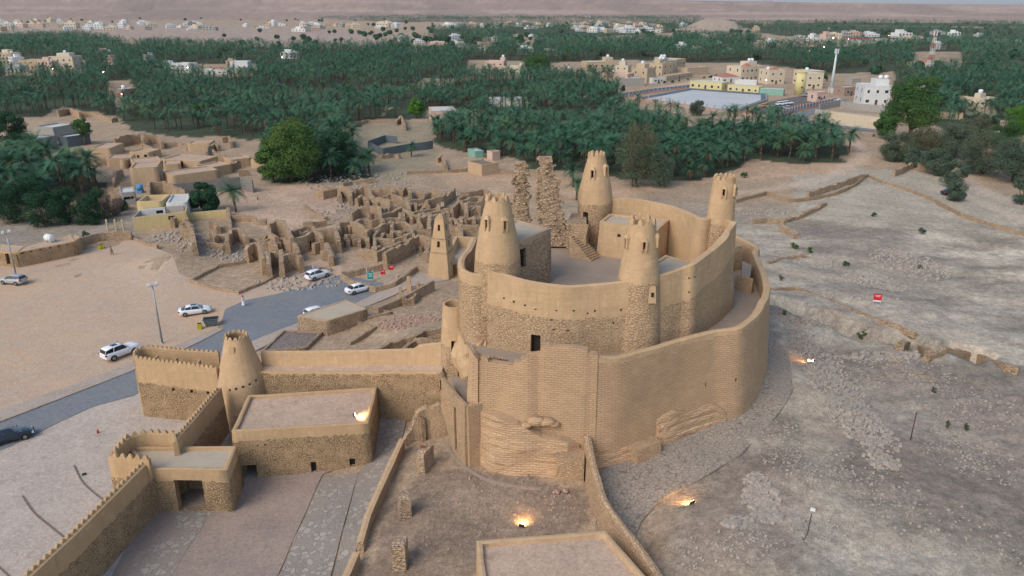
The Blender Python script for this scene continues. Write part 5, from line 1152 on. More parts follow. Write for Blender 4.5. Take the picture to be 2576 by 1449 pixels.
def board(pos, w_, h_, zlow, col, label, rz=0, name='sign_board', lines=3, strip=False, posts=True, postc='pale'):
    rt = empty(name, pos, rz, label, 'sign')
    mb = MB(); mb.box(-w_/2, w_/2, -.03, .03, zlow, zlow+h_); mb.build('panel', [col], rt)
    mb = MB()
    for i in range(lines):
        z = zlow+h_*(.75-.18*i); k = w_*(.36, .28, .33)[i % 3]; mb.box(-k, k, -.042, -.034, z-.03*h_, z+.03*h_)
    if lines: mb.build('lettering', [M['white']], rt)
    if strip: mb = MB(); mb.box(-w_/2, w_/2, -.045, .03, zlow-.2*h_, zlow-.004); mb.build('base_strip', [M['white']], rt)
    if posts:
        for s_ in (-1, 1): mb = MB(); mb.tube((s_*w_*.45, .05, -.2), (s_*w_*.45, .05, zlow+h_+(.1 if zlow > 1 else 0)), .035, .035, 6); mb.build('post', [M[postc]], rt)
    return rt
p = hit(*q('F',1460,1180)); board((p[0], p[1], p[2]), 1.15, 1.05, .95, M['red'], 'red notice board with white foot strip on the excavated ground', -.3, strip=True, lines=2)
p = hit(*q('E',318,1015)); board((p[0], p[1], p[2]), .8, .9, 1.8, M['red'], 'left one of two red signs on posts by the walk', .2, lines=2)
p = hit(*q('E',383,985)); board((p[0], p[1], p[2]), .8, .9, 1.9, M['red'], 'right one of two red signs on posts by the walk', .2, lines=2)
p = hit(*q('E',222,1000)); board((p[0], p[1], p[2]), .95, 1.3, .6, M['teal'], 'teal and white information panel between two slim masts', .1, lines=3)
for x, y, y2, lab in ((195,968,888,'left slim mast beside the teal information panel'), (242,995,908,'right slim mast beside the teal information panel')):
    p = hit(*q('E', x, y)); h_ = PY(*q('E', x-3, y2), p[1])[2]-p[2]; mb = MB(); mb.tube((0, 0, -.2), (0, 0, h_), .06, .05, 7); o = mb.build('mast', [M['pale']]); o.location = p; tag(o, lab, 'mast')
def litter_bin(px, py, label, col='yellow', h=.95):
    p = hit(px, py); rt = empty('litter_bin', p, .3, label, 'bin')
    mb = MB(); mb.frustum([(-.26,-.26,.08),(.26,-.26,.08),(.26,.26,.08),(-.26,.26,.08)], [(-.31,-.31,h),(.31,-.31,h),(.31,.31,h),(-.31,.31,h)]); mb.build('body', [M[col]], rt)
    mb = MB(); mb.box(-.27, .27, -.27, .27, h-.02, h+.004); mb.build('opening', [M['dark']], rt)
    mb = MB(); mb.tube((-.33, 0, 0), (-.33, 0, h*.8), .03); mb.tube((.33, 0, 0), (.33, 0, h*.8), .03); mb.build('stand', [M[col]], rt)
litter_bin(*q('D',1510,1355), 'yellow litter bin beside the grey skip')
litter_bin(*q('D',342,838), 'yellow litter bin in front of the long stone building')
litter_bin(*q('D',755,752), 'left yellow bin of the pair on the sand near the walker')
litter_bin(*q('D',775,748), 'right yellow bin of the pair on the sand near the walker')
litter_bin(*q('D',195,1002), 'yellow green litter bin behind the silver car', h=1.2)
p = hit(*q('D',1598,1330)); rt = empty('rubbish_skip', p, .25, 'open grey wheeled rubbish skip near the white saloon', 'skip')
M['skip'] = simple('skip_grey', (.10, .14, .15), rough=.5)
mb = MB(); b_ = [(-.75,-.4,.2),(.75,-.4,.2),(.75,.4,.2),(-.75,.4,.2)]; t_ = [(-1.05,-.62,1.25),(1.05,-.62,1.25),(1.05,.62,1.25),(-1.05,.62,1.25)]; mb.frustum(b_, t_); mb.build('body', [M['skip']], rt)
mb = MB(); mb.box(-.98, .98, -.55, .55, 1.24, 1.256); mb.build('opening', [M['dark']], rt)
mb = MB(); [mb.box(x0, x1, y0, y1, 1.2, 1.31) for x0, x1, y0, y1 in ((-1.12,1.12,-.68,-.60),(-1.12,1.12,.60,.68),(-1.12,-1.04,-.6,.6),(1.04,1.12,-.6,.6))]; mb.build('rim', [M['skip']], rt)
for x in (-.6, .6):
    for y in (-.35, .35): mb = MB(); mb.tube((x, y-.04, .1), (x, y+.04, .1), .1, .1, 8); mb.build('wheel', [M['tyre']], rt)
# bench, pot and small things on the walk
p = hit(*q('E',480,975)); rt = empty('stone_bench', p, .35, 'pale stone bench on the walk left of the minaret', 'bench')
mb = MB(); mb.box(-1.2, 1.2, -.25, .25, .35, .47); mb.build('seat', [M['rooflight']], rt)
for x in (-.9, .9): mb = MB(); mb.box(x-.15, x+.15, -.2, .2, -.05, .346); mb.build('leg', [M['rooflight']], rt)
for x, y, h_, m_, lab in ((423,985,.9,'rooflight','squat pale stone bollard on the walk by the red signs'), (341,1035,.7,'redstones','low stone block at the road edge below the red signs')):
    p = hit(*q('E', x, y)); mb = MB(); mb.tube((0, 0, -.1), (0, 0, h_*.8), .3, .26, 10); mb.tube((0, 0, h_*.8), (0, 0, h_), .33, .30, 10); o = mb.build('bollard', [M[m_]]); o.location = p; tag(o, lab, 'bollard')
# small wall-mounted plates near the long building
for x, y, lab in ((510,765,'white plate on a peg near the doorway of the long stone building'),(162,835,'white plate on a peg near the middle of the long stone building')):
    p = hit(*q('D', x, y)); board(p, .5, .4, .45, M['white'], lab, lines=0, name='plate_sign')
# stray litter
for r_, x, y, w_, h_, col, lab in (('G',742,1012,.25,.5,(.4,.03,.02),'small red hydrant marker standing on the pale plaza'),('J',636,688,.45,.2,(.03,.05,.07),'small dark box lying on the pale plaza')):
    p = hit(*q(r_, x, y)); mb = MB(); mb.box(-w_/2, w_/2, -w_*.35, w_*.35, 0, h_*.7, 0, None, .8); mb.box(-w_*.3, w_*.3, -w_*.2, w_*.2, h_*.7, h_, 0, None, .7); o = mb.build('marker', [simple('marker_paint', col)]); o.location = (p[0], p[1], p[2]+.05); o.rotation_euler.z = .5; tag(o, lab, 'marker')
p = P(*q('L', 985, 935), 4.7); mb = MB(); mb.box(-.22, .22, -.14, .14, 0, .2, 0, None, .9); o = mb.build('lamp_box', [M['white']]); o.location = (p[0], p[1], tz(*p[:2])+.05); o.rotation_euler.z = -.5; tag(o, 'white unlit lamp box on the slope at the end of a cable', 'lamp box')
cb_ = [P(*q('L', x, y), 4.7) for x, y in ((975,960),(958,1040),(945,1110),(925,1160),(900,1180))]
mb = MB()
for a, b in zip(cb_[:-1], cb_[1:]): mb.tube((a[0], a[1], tz(*a[:2])+.12), (b[0], b[1], tz(*b[:2])+.12), .03, .03, 5)
tag(mb.build('cable', [M['darksteel']]), 'dark cable trailing downhill from the white lamp box', 'cable')
# ---------------------------------------------------------------- minaret
mc = P(*q('E', 760, 985), 0.9); mz = tz(mc[0], mc[1]); ztop = PY(1100, 541, mc[1]+1)[2]
rt = empty('minaret', (mc[0], mc[1]+1.6, mz), 0, 'slim square stone minaret tapering in steps with dark window openings', 'minaret')
def sq(r): return r
mb = MB(); H_ = ztop-mz; lv = [(0, 1.95), (.42, 1.55), (.421, 1.5), (.64, 1.25), (.641, 1.2), (.86, .9), (1.0, .28)]
Yc = mc[1]+1.6; 
hs_ = [(0, H_*.42, 1.98, 1.60), (H_*.42, H_*.64, 1.53, 1.28), (H_*.64, H_*.93, 1.20, .82)]
ang = -.32; ca_2, sa_2 = math.cos(ang), math.sin(ang)
for z0, z1, r0, r1 in hs_:
    path = [(-1, -1), (1, -1), (1, 1), (-1, 1)]
    for k in range(4):
        a, b = path[k], path[(k+1) % 4]; W = 2*r0
        def S(u, v, a=a, b=b, z0=z0, z1=z1, r0=r0, r1=r1, W=W):
            t = (v-z0)/(z1-z0); r = r0+(r1-r0)*t; f = u/W; x = (a[0]+(b[0]-a[0])*f)*r; y = (a[1]+(b[1]-a[1])*f)*r
            return (x*ca_2-y*sa_2, x*sa_2+y*ca_2, v)
        d = ((b[0]-a[0])/2, (b[1]-a[1])/2); n_ = (-d[1]*ca_2-d[0]*sa_2, -d[1]*sa_2+d[0]*ca_2, 0)
        zc_ = (z0+z1)/2; ops = []
        if k in (0, 1): ops = [(W/2-.28, W/2+.28, zc_-.35 if z0 else z1-2.2, zc_+.75 if z0 else z1-.9, .5)]
        if z0 == 0 and k == 0: ops = []
        if z0 == 0: ops = [(W/2-.22, W/2+.22, z1-2.6, z1-2.0, .4)] if k == 1 else ops
        if z0 == 0 and k == 1: ops.append((W/2+.3, W/2+1.3, .05, 2.0, 1.0))
        uu = sorted(set([0, W/3, 2*W/3, W]+[o_[i] for o_ in ops for i in (0, 1)])); vv = sorted(set([z0, (z0+z1)/2, z1]+[o_[i] for o_ in ops for i in (2, 3)]))
        mb.grid(uu, vv, S, 0, ops, N=lambda u, n_=n_: n_, nd=.5, md=1, sval=lambda u, v: -5.0, smooth=False)
    mb.poly([(x*r1*ca_2-y*r1*sa_2, x*r1*sa_2+y*r1*ca_2, z1) for x, y in path], 0)
r0 = .82
mb.frustum([(x*r0*ca_2-y*r0*sa_2, x*r0*sa_2+y*r0*ca_2, H_*.93) for x, y in path], [(x*.5*ca_2-y*.5*sa_2, x*.5*sa_2+y*.5*ca_2, H_*.985) for x, y in path], 0, 5.0)
mb.ball((0, 0, H_*.975), .5, 0, 8, 5, (1, 1, .9), .1)
mb.build('shaft', [M['castle'], M['dark']], rt)
for zf_, rr_ in ((.42, 1.66), (.64, 1.34)):
    mb = MB(); mb.frustum([(x*rr_*ca_2-y*rr_*sa_2, x*rr_*sa_2+y*rr_*ca_2, H_*zf_-.12) for x, y in path], [(x*rr_*ca_2-y*rr_*sa_2, x*rr_*sa_2+y*rr_*ca_2, H_*zf_+.02) for x, y in path], 0, 5.0); mb.build('string_course', [M['mud']], rt)
# prayer house terrace behind the minaret
a = P(*q('E',830,745),3.4); b = P(*q('E',890,840),3.4); c = P(*q('E',1010,720),3.4); d = P(*q('E',870,750),3.4)
block('white_terrace', [P(*q('E',815,755),3.0), P(*q('E',895,900),3.0), P(*q('E',1040,880),3.0), P(*q('E',1040,710),3.0)], 3.0, 0, parapet=.1, band=9, wallm='castle', roofm='rooflight', seed=140, label='low building with a bright clay roof right of the minaret', cat='building')
pw('terrace_parapet', [P(*q('E', x, y), 5.0) for x, y in ((825,720),(870,655),(1015,662))], [4.4, 5.0, 5.0], 2.5, 'pale plastered parapet wall with a light top behind the bright roof', band=9, th=.5, smooth=False, mats='castle', seed=141)
# ---------------------------------------------------------------- people
def person(pos, rz, label, robe=True, colr=(.75, .75, .75), scarf=None, stride=.18):
    rt = empty('person', pos, rz, label, 'person')
    me = bpy.data.meshes.new('body'); J = [((0,0,.95),.15),((0,0,1.15),.135),((0,0,1.38),.17),((0,0,1.50),.06),((0,0,1.60),.075),((0,.01,1.70),.095)]
    vs = [j[0] for j in J]; rad = [j[1] for j in J]; ed = [(i, i+1) for i in range(5)]
    for s_ in (-1, 1):
        k = len(vs); vs += [(s_*.18,0,1.40),(s_*.24,.03*s_,1.14),(s_*.25,.14*s_,.92),(s_*.25,.17*s_,.84)]; rad += [.065,.05,.038,.03]; ed += [(2,k),(k,k+1),(k+1,k+2),(k+2,k+3)]
        k = len(vs); vs += [(s_*.09,0,.88),(s_*.10,s_*stride*.6,.50),(s_*.10,s_*stride,.09),(s_*.10,s_*stride+.14,.04)]; rad += [.10,.07,.045,.04]; ed += [(0,k),(k,k+1),(k+1,k+2),(k+2,k+3)]
    me.from_pydata(vs, ed, []); o = bpy.data.objects.new('body', me); COL.objects.link(o); o.parent = rt; me.materials.append(M['skin'])
    o.modifiers.new('skin', 'SKIN'); 
    for i, r in enumerate(rad): me.skin_vertices[0].data[i].radius = (r, r)
    me.skin_vertices[0].data[0].use_root = True; o.modifiers.new('sub', 'SUBSURF').levels = 2
    fab = simple('robe_cloth', colr, tuple(c*.85 for c in colr), rough=.9)
    mb = MB(); n = 16; rows = []
    for z, rx, ry in ((.10, .27, .30), (.5, .22, .25), (.95, .19, .17), (1.2, .18, .14), (1.40, .20, .13), (1.50, .08, .08)) if robe else ((.86, .17, .13), (1.1, .165, .13), (1.40, .20, .13), (1.5, .08, .08)):
        rows.append([mb.vert((rx*math.cos(2*math.pi*i/n)*(1+.04*math.sin(i*3)), ry*math.sin(2*math.pi*i/n), z)) for i in range(n)])
    for a, b in zip(rows[:-1], rows[1:]):
        for i in range(n): mb.face([a[i], a[(i+1) % n], b[(i+1) % n], b[i]], 0, None, True)
    mb.build('robe' if robe else 'shirt', [fab], rt)
    mb = MB()
    for s_ in (-1, 1): mb.tube((s_*.17,0,1.42), (s_*.25,.03*s_,1.12), .075, .065, 8); mb.tube((s_*.25,.03*s_,1.13), (s_*.26,.14*s_,.94), .065, .055, 8)
    mb.build('sleeves', [fab], rt)
    if not robe:
        mb = MB()
        for s_ in (-1, 1): mb.tube((s_*.09,0,.95), (s_*.10,s_*stride*.6,.5), .115, .09, 8); mb.tube((s_*.10,s_*stride*.6,.5), (s_*.10,s_*stride,.1), .09, .07, 8)
        mb.build('trousers', [fab], rt)
    mb = MB(); mb.ball((0, 0, 1.74), .115, 0, 12, 8, (1, 1.05, 1))
    if scarf: mb.frustum([(-.17,-.12,1.36),(.17,-.12,1.36),(.13,.04,1.40),(-.13,.04,1.40)], [(-.10,-.12,1.78),(.10,-.12,1.78),(.1,.02,1.8),(-.1,.02,1.8)]); 
    mb.build('headscarf' if scarf else 'hair', [simple('head_cloth', scarf or (.02,.015,.012), None, 20, .9)], rt)
    mb = MB(); mb.ball((0, .09, 1.70), .075, 0, 8, 6, (1, .6, 1.2)); mb.ball((0, .145, 1.70), .018, 0, 6, 4); mb.build('face', [M['skin']], rt)
    return rt
M['skin'] = simple('skin', (.32, .19, .12), rough=.6)
p = hit(*q('D',1840,1180)); person((p[0], p[1], p[2]+.09), -1.9, 'person in a long white robe and red headscarf walking at the road edge', True, (.78, .78, .80), (.45, .10, .12))
p = hit(*q('D',848,798)); person((p[0], p[1], p[2]+.05), 2.6, 'dark haired person in brown clothes walking on the sand by the bins', False, (.20, .11, .09))
p = hit(*q('D',2362,958)); person((p[0], p[1]+.6, p[2]+.05), .4, 'person standing behind the white sport utility car', True, (.35, .12, .14), (.6, .55, .55))
# ---------------------------------------------------------------- long stone building on the left with water tank
pt = [P(*q('D', x, y), 2.9) for x, y in ((120,760),(560,680),(600,650),(520,635),(0,725))]
A = P(*q('D',-60,760),2.9); B = P(*q('D',125,775),2.9); Cq = P(*q('D',560,690),2.9); Dq = P(*q('D',530,637),2.9); Eq = P(*q('D',-60,725),2.9)
b_ = block('long_stone_building', [B, Cq, Dq, (B[0]-1, B[1]+3.8)], 2.9, -.3, parapet=.08, band=.25, wallm='rubble', roofm='roof', seed=150, label='long low stone building with square vents and a white water tank on its roof', cat='building', pxop=[(q('D',x,0)[0], q('D',0,y+8)[1], q('D',0,y-8)[1], .5, .3) for x, y in ((170,788),(237,773),(308,758),(377,742),(443,727),(505,713))])
b_ = block('stone_annexe', [P(*q('D',560,688),3.0), P(*q('D',598,660),3.0), P(*q('D',560,640),3.0), P(*q('D',530,655),3.0)], 3.0, -.3, parapet=.08, band=.25, wallm='rubble', roofm='roof', seed=151, label='tiny stone annexe at the right end of the long building', cat='building')
block('stone_gatehouse', [(A[0], A[1]), P(*q('D',115,775),2.9), (B[0]-.9, B[1]+3.6), (A[0]-1, A[1]+3.8)], 2.9, -.3, parapet=.08, band=.25, wallm='rubble', roofm='roof', seed=152, label='stone building with two dark doorways cut by the left edge', cat='building', pxop=[(q('D',78,0)[0], q('D',0,865)[1], q('D',0,785)[1], .9, .35)])
p = P(*q('D',372,668),3.6); rt = empty('water_tank', (p[0], p[1], 2.85), -.5, 'white cylindrical water tank lying on the long stone building', 'water tank')
mb = MB(); mb.tube((-.75, 0, .85), (.75, 0, .85), .7, .7, 16); mb.ball((-.75, 0, .85), .7, 0, 12, 8, (.4, 1, 1)); mb.ball((.75, 0, .85), .7, 0, 12, 8, (.4, 1, 1)); mb.build('tank', [M['white']], rt)
for x in (-.6, .6): mb = MB(); mb.box(x-.08, x+.08, -.5, .5, 0, .3); mb.build('leg', [M['pale']], rt)
pw('yard_wall', [P(*q('D', x, y), 1.8) for x, y in ((598,672),(700,640),(800,625),(990,618))], [1.9, 1.8, 1.8, 1.9], None, 'low stone wall behind the parking sand between long building and yellow house', 'wall', 'mud', th=.5, smooth=True, seed=153)
# ================================================================ ruined quarters
OFF.update({'Q': (1544.1, 131.8, 5.472), 'S': (2014.8, 131.8, 5.472)})
def ruin(r_, pts, h, label, seed, rag=1.0, th=.75, mats='mud', name='ruined_wall', group=None, cat='ruin', ops=(), smooth=False):
    pp_ = [hit(*q(r_, x, y), dz=h) for x, y in pts]; base = [p[2]-.5 for p in pp_]; top = [p[2]+h for p in pp_]
    return pw(name, pp_, top, base, label, cat, mats, group, th=th, rag=rag, amp=.10, seed=seed, step=.8, vstep=1.1, ragf=1.6, band=None, batter=.05, smooth=smooth, pxop=[(q(r_, a, b)[0], q(r_, a, b)[1], q(r_, a, c)[1], w_, .35) for a, b, c, w_ in ops])
NR = [([(0,320),(110,340),(250,330),(265,420)],3),([(270,310),(400,340),(430,440)],4),([(300,270),(450,230),(600,220),(800,200)],1.6),([(470,400),(500,340),(640,320),(720,380)],3),([(620,265),(700,300),(870,345),(1040,340),(1070,400)],3),
 ([(710,330),(720,430),(780,470),(880,480),(950,500),(1040,540)],4),([(970,430),(1040,420),(1170,470),(1280,540),(1310,650)],3),([(510,500),(600,450),(680,500),(690,570)],3),([(1180,360),(1240,310),(1310,320),(1320,420)],3),([(1410,390),(1530,430),(1640,400),(1720,430),(1850,430)],2.4),
 ([(1230,490),(1300,530),(1500,500),(1540,430)],2.2),([(1560,540),(1600,510),(1800,470),(1900,410),(1975,330)],3.6),([(1400,620),(1440,590),(1560,560),(1600,620)],2.4),([(1330,720),(1440,690),(1600,660),(1760,630),(1900,650)],2.4),([(1320,745),(1480,745),(1700,695),(1840,670),(1930,640)],2.2),
 ([(430,700),(540,620),(720,610),(860,620),(880,760)],3.5),([(890,740),(1000,700),(1210,630),(1240,680),(1380,700)],3),([(500,820),(620,790),(740,800),(880,770),(920,830)],3.4),([(250,940),(240,870),(420,820),(560,890),(680,960)],4),([(650,1000),(720,930),(850,910),(1000,850),(1040,820),(1050,900)],4),
 ([(1070,860),(1200,840),(1310,880),(1360,970),(1340,1020)],3),([(1440,790),(1450,850),(1500,940)],2.6),([(1450,780),(1620,730),(1640,800),(1600,900)],3.2),([(1600,950),(1610,760),(1720,740),(1830,710)],4),([(790,1190),(790,1090),(1080,1100),(1210,1070),(1330,1085)],2.4),
 ([(820,1270),(640,1240),(540,1220)],2.6),([(640,1240),(820,1270),(1000,1210),(1200,1110),(1330,1100)],3),([(930,1330),(960,1290),(1150,1200),(1300,1120),(1340,1080),(1440,1040),(1560,1060),(1650,1090)],4),([(1370,960),(1480,960),(1640,960),(1650,1010)],2.4),([(1850,880),(2000,880),(2090,900),(2340,870)],3.4),
 ([(1940,650),(2040,540),(2150,560),(2170,700)],4),([(2090,520),(2330,460),(2420,480)],2.4),([(2160,560),(2400,520)],2.8),([(2200,640),(2300,610),(2390,620)],2.8),([(2070,400),(2180,390),(2420,340),(2500,380)],3),([(1960,790),(2080,880),(2090,1060)],3),
 ([(2070,770),(2140,780)],3),([(2150,820),(2240,770),(2350,790)],2.5),([(1560,1330),(1600,1200),(1650,1230)],2.4),([(0,960),(30,940),(210,950),(250,1100)],4),([(0,1270),(110,1260),(140,1350)],3),([(1750,760),(1860,770),(1940,760)],3.4),([(900,280),(1000,290),(1190,360)],2.6),([(1640,340),(1760,380),(1860,420)],1.6),([(930,800),(1100,780),(1220,790)],2.2)]
ord_ = ['first','second','third','fourth','fifth','sixth','seventh','eighth','ninth','tenth','eleventh','twelfth','thirteenth','fourteenth','fifteenth','sixteenth']
def label_rows(items, rows, where, what='ragged roofless mud wall'):
    ys_ = sorted(items, key=lambda t: sum(p[1] for p in t[0])/len(t[0])); k = math.ceil(len(ys_)/rows); out = {}
    rn = {0: 'rearmost', 1: 'second', 2: 'third', 3: 'front'} if rows == 4 else {0: 'rear', 1: 'middle', 2: 'front'}
    for r in range(rows):
        sub = sorted(ys_[r*k:(r+1)*k], key=lambda t: sum(p[0] for p in t[0])/len(t[0]))
        for i, t in enumerate(sub): out[id(t)] = f'{what}, {ord_[i]} from left in the {rn[r]} row {where}'
    return out
LBN = label_rows(NR, 4, 'behind the minaret')
for i, t in enumerate(NR): ruin('N', t[0], t[1]*.76, LBN[id(t)], 200+i, rag=.7 if t[1] > 2.5 else .4, group='ragged mud walls of the ruined quarter behind the minaret')
MR = [([(0,700),(100,680),(190,740)],3),([(0,740),(170,740),(220,1000)],4),([(440,810),(500,810),(530,870),(560,860)],3.4),([(700,960),(720,860),(780,780),(880,770),(960,830),(1000,900)],4.6),([(560,890),(720,880)],2),([(400,990),(500,990),(640,1020),(660,1040)],2),
 ([(770,590),(900,590),(1080,600),(1150,640),(1290,640)],2),([(1320,700),(1430,660),(1550,670),(1600,760),(1680,900)],6),([(1330,700),(1340,830),(1450,900)],5),([(1010,930),(1120,910),(1200,960)],3),([(980,1060),(1100,1000),(1190,1000),(1250,1230)],5),([(1210,980),(1330,970),(1430,990),(1440,1060)],3.4),
 ([(1330,1300),(1320,1140),(1380,1110),(1510,1100),(1530,1160)],5),([(1510,1290),(1520,1200),(1600,1170),(1740,1150),(1810,1200)],5),([(1550,920),(1700,990),(1780,1100)],4),([(1700,910),(1870,870),(1990,810),(2100,830),(2120,900)],5.6),([(2050,800),(2200,790),(2330,790),(2370,920)],4.8),
 ([(1990,990),(2080,960),(2170,960),(2250,1060)],4),([(2120,1120),(2180,1095),(2260,1090),(2290,1200)],3),([(2350,700),(2440,690),(2560,720)],4),([(1840,690),(1980,680),(2190,640)],2.4),([(1870,420),(1930,500),(2040,560),(2180,620)],1.2),([(1690,820),(1850,760),(1980,740),(2030,790)],3.4),([(2030,200),(2150,230),(2370,180),(2400,300)],3),([(-120,620),(-60,560),(60,540),(100,620)],4),([(720,470),(740,640),(760,780)],2.6)]
LBM = label_rows(MR, 3, 'beside the parking sand')
for i, t in enumerate(MR): ruin('M', t[0], t[1]*.64, LBM[id(t)], 300+i, rag=.8 if t[1] > 3 else .4, group='tall broken mud walls beside the parking sand', ops=[(1945,1100,975,1.0)] if i == 15 else ([(1080,1215,1165,.8)] if i == 10 else ()))
NF = []
rf_ = random.Random(77)
for cx_r, cy_r, sx, sy, n in ((1010,520,90,32,16),(1150,505,55,25,9),(900,590,60,28,9),(1150,570,40,25,6),(760,585,110,28,12),(1010,600,70,24,7)):
    for k in range(n):
        x, y = cx_r+rf_.uniform(-1, 1)*sx, cy_r+rf_.uniform(-1, 1)*sy; a = rf_.choice([0, 1]); w_, d_ = rf_.uniform(9, 22), rf_.uniform(5, 10)
        NF.append(([(x, y+d_), (x+w_*.1, y), (x+w_, y-rf_.uniform(0, 4)), (x+w_*1.05, y+d_*.8)] if a else [(x, y), (x+w_*.5, y-rf_.uniform(-3, 5)), (x+w_, y-rf_.uniform(2, 7))], rf_.uniform(1.2, 2.4)))
OFF['Z'] = (0, 0, 1.0); LBF = label_rows(NF, 4, 'of small fragments in the ruins', 'low mud wall fragment')
for i, t in enumerate(NF): ruin('Z', t[0], t[1], LBF[id(t)], 600+i, rag=.7, group='small wall fragments between the bigger ruins')
# low stone pen in front
ruin('D', [(1435,975),(1640,870),(1860,830)], .6, 'low stone kerb wall on the far side of the sunken pen', 330, .2, .5, 'oldstone', 'low_wall', cat='low wall')
ruin('D', [(1435,978),(1620,1030),(1800,1065),(1960,1000),(2090,930)], .6, 'low stone kerb wall on the near side of the sunken pen', 331, .2, .55, 'oldstone', 'low_wall', cat='low wall')
ruin('D', [(990,640),(1090,690),(1190,720)], .8, 'low broken kerb of rubble below the yellow house', 332, .4, .5, 'oldstone', 'low_wall', cat='low wall')
ruin('E', [(0,920),(130,900),(325,850)], 1.2, 'long low enclosure wall, back side, left of the minaret', 333, .3, .5, 'oldstone', 'low_wall', cat='low wall')
ruin('E', [(0,930),(60,970),(260,1030),(400,990),(480,940),(570,870),(690,900)], 1.2, 'long low enclosure wall, front side, left of the minaret', 334, .3, .5, 'oldstone', 'low_wall', cat='low wall')
ruin('D', [(2330,915),(2430,880),(2500,880)], 1.0, 'low rounded wall end near the white sport utility car', 335, .4, .6, 'oldstone', 'low_wall', cat='low wall')
ruin('F', [(520,520),(640,510),(770,520)], 1.4, 'smooth low mud wall on the excavated ground right of the castle', 336, .2, .6, 'mud', 'low_wall', cat='low wall')
ruin('F', [(770,525),(900,480),(1080,390)], 1.0, 'ridge of collapsed mud wall rising away from the castle', 337, .5, .9, 'mud', 'low_wall', cat='low wall')
ruin('F', [(750,560),(800,580),(870,620)], 1.5, 'short stump of stone wall on the excavated ground', 338, .7, 1.2, 'oldstone', 'low_wall', cat='low wall')
ruin('F', [(950,310),(1180,240),(1370,180)], 1.8, 'ruined mud wall behind the wire fence corner', 339, .6, .6, 'mud', 'low_wall', cat='low wall')
ruin('F', [(1600,150),(1660,130),(1740,90)], 2.0, 'ragged stub of mud wall at the edge of the grey bushes', 340, .7, .6, 'mud', 'low_wall', cat='low wall')
ruin('F', [(1775,95),(1860,100)], 2.0, 'short smooth mud wall under the grey bushes', 341, .3, .6, 'mud', 'low_wall', cat='low wall')
ruin('F', [(640,840),(780,800),(920,790)], .6, 'low curved bank of stones beyond the terrace wall', 342, .3, .7, 'oldstone', 'low_wall', cat='low wall')
ruin('I', [(640,80),(800,130),(1000,200),(1200,290),(1400,370),(1600,450),(1800,560),(1900,610)], .4, 'long stone lip on the near side of the trench', 343, .3, .5, 'oldstone', 'low_wall', cat='low wall')
ruin('F', [(640,1045),(850,1030),(1080,1110),(1250,1180),(1500,1280),(1750,1370),(1950,1450)], .45, 'long stone lip on the far side of the trench', 344, .3, .5, 'oldstone', 'low_wall', cat='low wall')
ruin('I', [(1850,415),(2000,350),(2200,400),(2450,490),(2540,520)], 1.0, 'pale back wall of the excavated water pit', 345, .4, .6, 'mud', 'low_wall', cat='low wall')
ruin('I', [(1640,330),(1700,300),(1790,320),(1860,380)], 1.2, 'jagged earth hump at the head of the water pit', 346, .6, 1.0, 'mud', 'low_wall', cat='low wall')
rubble('ruin_rubble', [sp('D',1560,720,.5,6,6,260), sp('D',1850,780,.5,9,5,420), sp('D',2250,1000,.5,8,4,300), sp('E',200,450,.5,14,14,600), sp('E',700,420,.5,14,16,600), sp('E',450,760,.5,9,6,350), sp('D',1330,650,.5,6,4,200), sp('E',150,250,0,18,12,500)], 9, 'broken stone and mud debris lying between the ruined walls', smin=.12, smax=.42)
pw_ = px_poly([(x, y) for x, y in (q('I',1900,430), q('I',2000,400), q('I',2200,440), q('I',2330,500), q('I',2180,520), q('I',2080,480))], 1.2)
M['pitwater'] = paint('still_green_water', (.02, .035, .03), .06)
# ---------------------------------------------------------------- mud village at upper left: roofed blocks and loose walls
def vblock(r_, l_, r2, depth, h, label, doors=(), mats='mud', seed=0, roofm='roof', group='flat roofed mud houses of the old village', parapet=.25, name='mud_house', rag=0, cat='mud house', band=9):
    a = hit(*q(r_, *l_), dz=h); b = hit(*q(r_, *r2), dz=h); d = Vector((b[0]-a[0], b[1]-a[1], 0)); n = Vector((-d.y, d.x, 0)).normalized()*depth
    zt_ = (a[2]+b[2])/2+h; cs = [(a[0], a[1]), (b[0], b[1]), (b[0]+n.x, b[1]+n.y), (a[0]+n.x, a[1]+n.y)]
    return block(name, cs, zt_, min(a[2], b[2])-.5, parapet=parapet, band=band, wallm=mats, roofm=roofm, seed=seed, label=label, cat=cat, group=group, rag=rag, pxop=[(q(r_, x, 0)[0], q(r_, 0, y0)[1], q(r_, 0, y1)[1], w_, .4) for x, y0, y1, w_ in doors])
VB = [((1000,440),(1280,425),8,6.5,'tallest plain mud house with a blank front in the old village',()),((750,335),(1000,325),6,3,'mud house at the left end of the old village',()),((1035,385),(1330,358),8,3,'mud house directly behind the tallest one',()),((1360,400),(1530,388),6,3.5,'small cube-like mud house right of the tallest one',()),
 ((1450,520),(1930,455),7,4,'long mud house with a ruined roof above the grey wall',()),((1340,340),(1745,365),8,3.5,'wide mud house with one tall dark doorway',((1558,425,365,1.1),)),((1835,440),(2080,392),6,3.5,'mud house with a slanting top beside the long one',()),((1000,262),(1190,270),6,2.8,'small mud house with two dark doorways',((1092,335,300,.9),(1170,335,295,1.0))),
 ((580,222),(780,222),9,3.5,'mud house with a striped log roof at the village rear',()),((1620,175),(1850,172),6,3,'mud house at the right rear of the old village',()),((2080,350),(2290,325),6,3,'mud house with a leaning doorway near the palms',((2150,420,350,1.0),)),((2300,345),(2440,350),7,3.2,'pale mud house half hidden by palms',()),((890,355),(930,355),5,3,'narrow mud room with an open front',()),((1750,400),(1840,410),5,3,'little mud hut between the long house and the wide house',())]
for i, (a, b, dp, h, lab, dr) in enumerate(VB): vblock('O', a, b, dp, h*.8, lab, dr, seed=400+i)
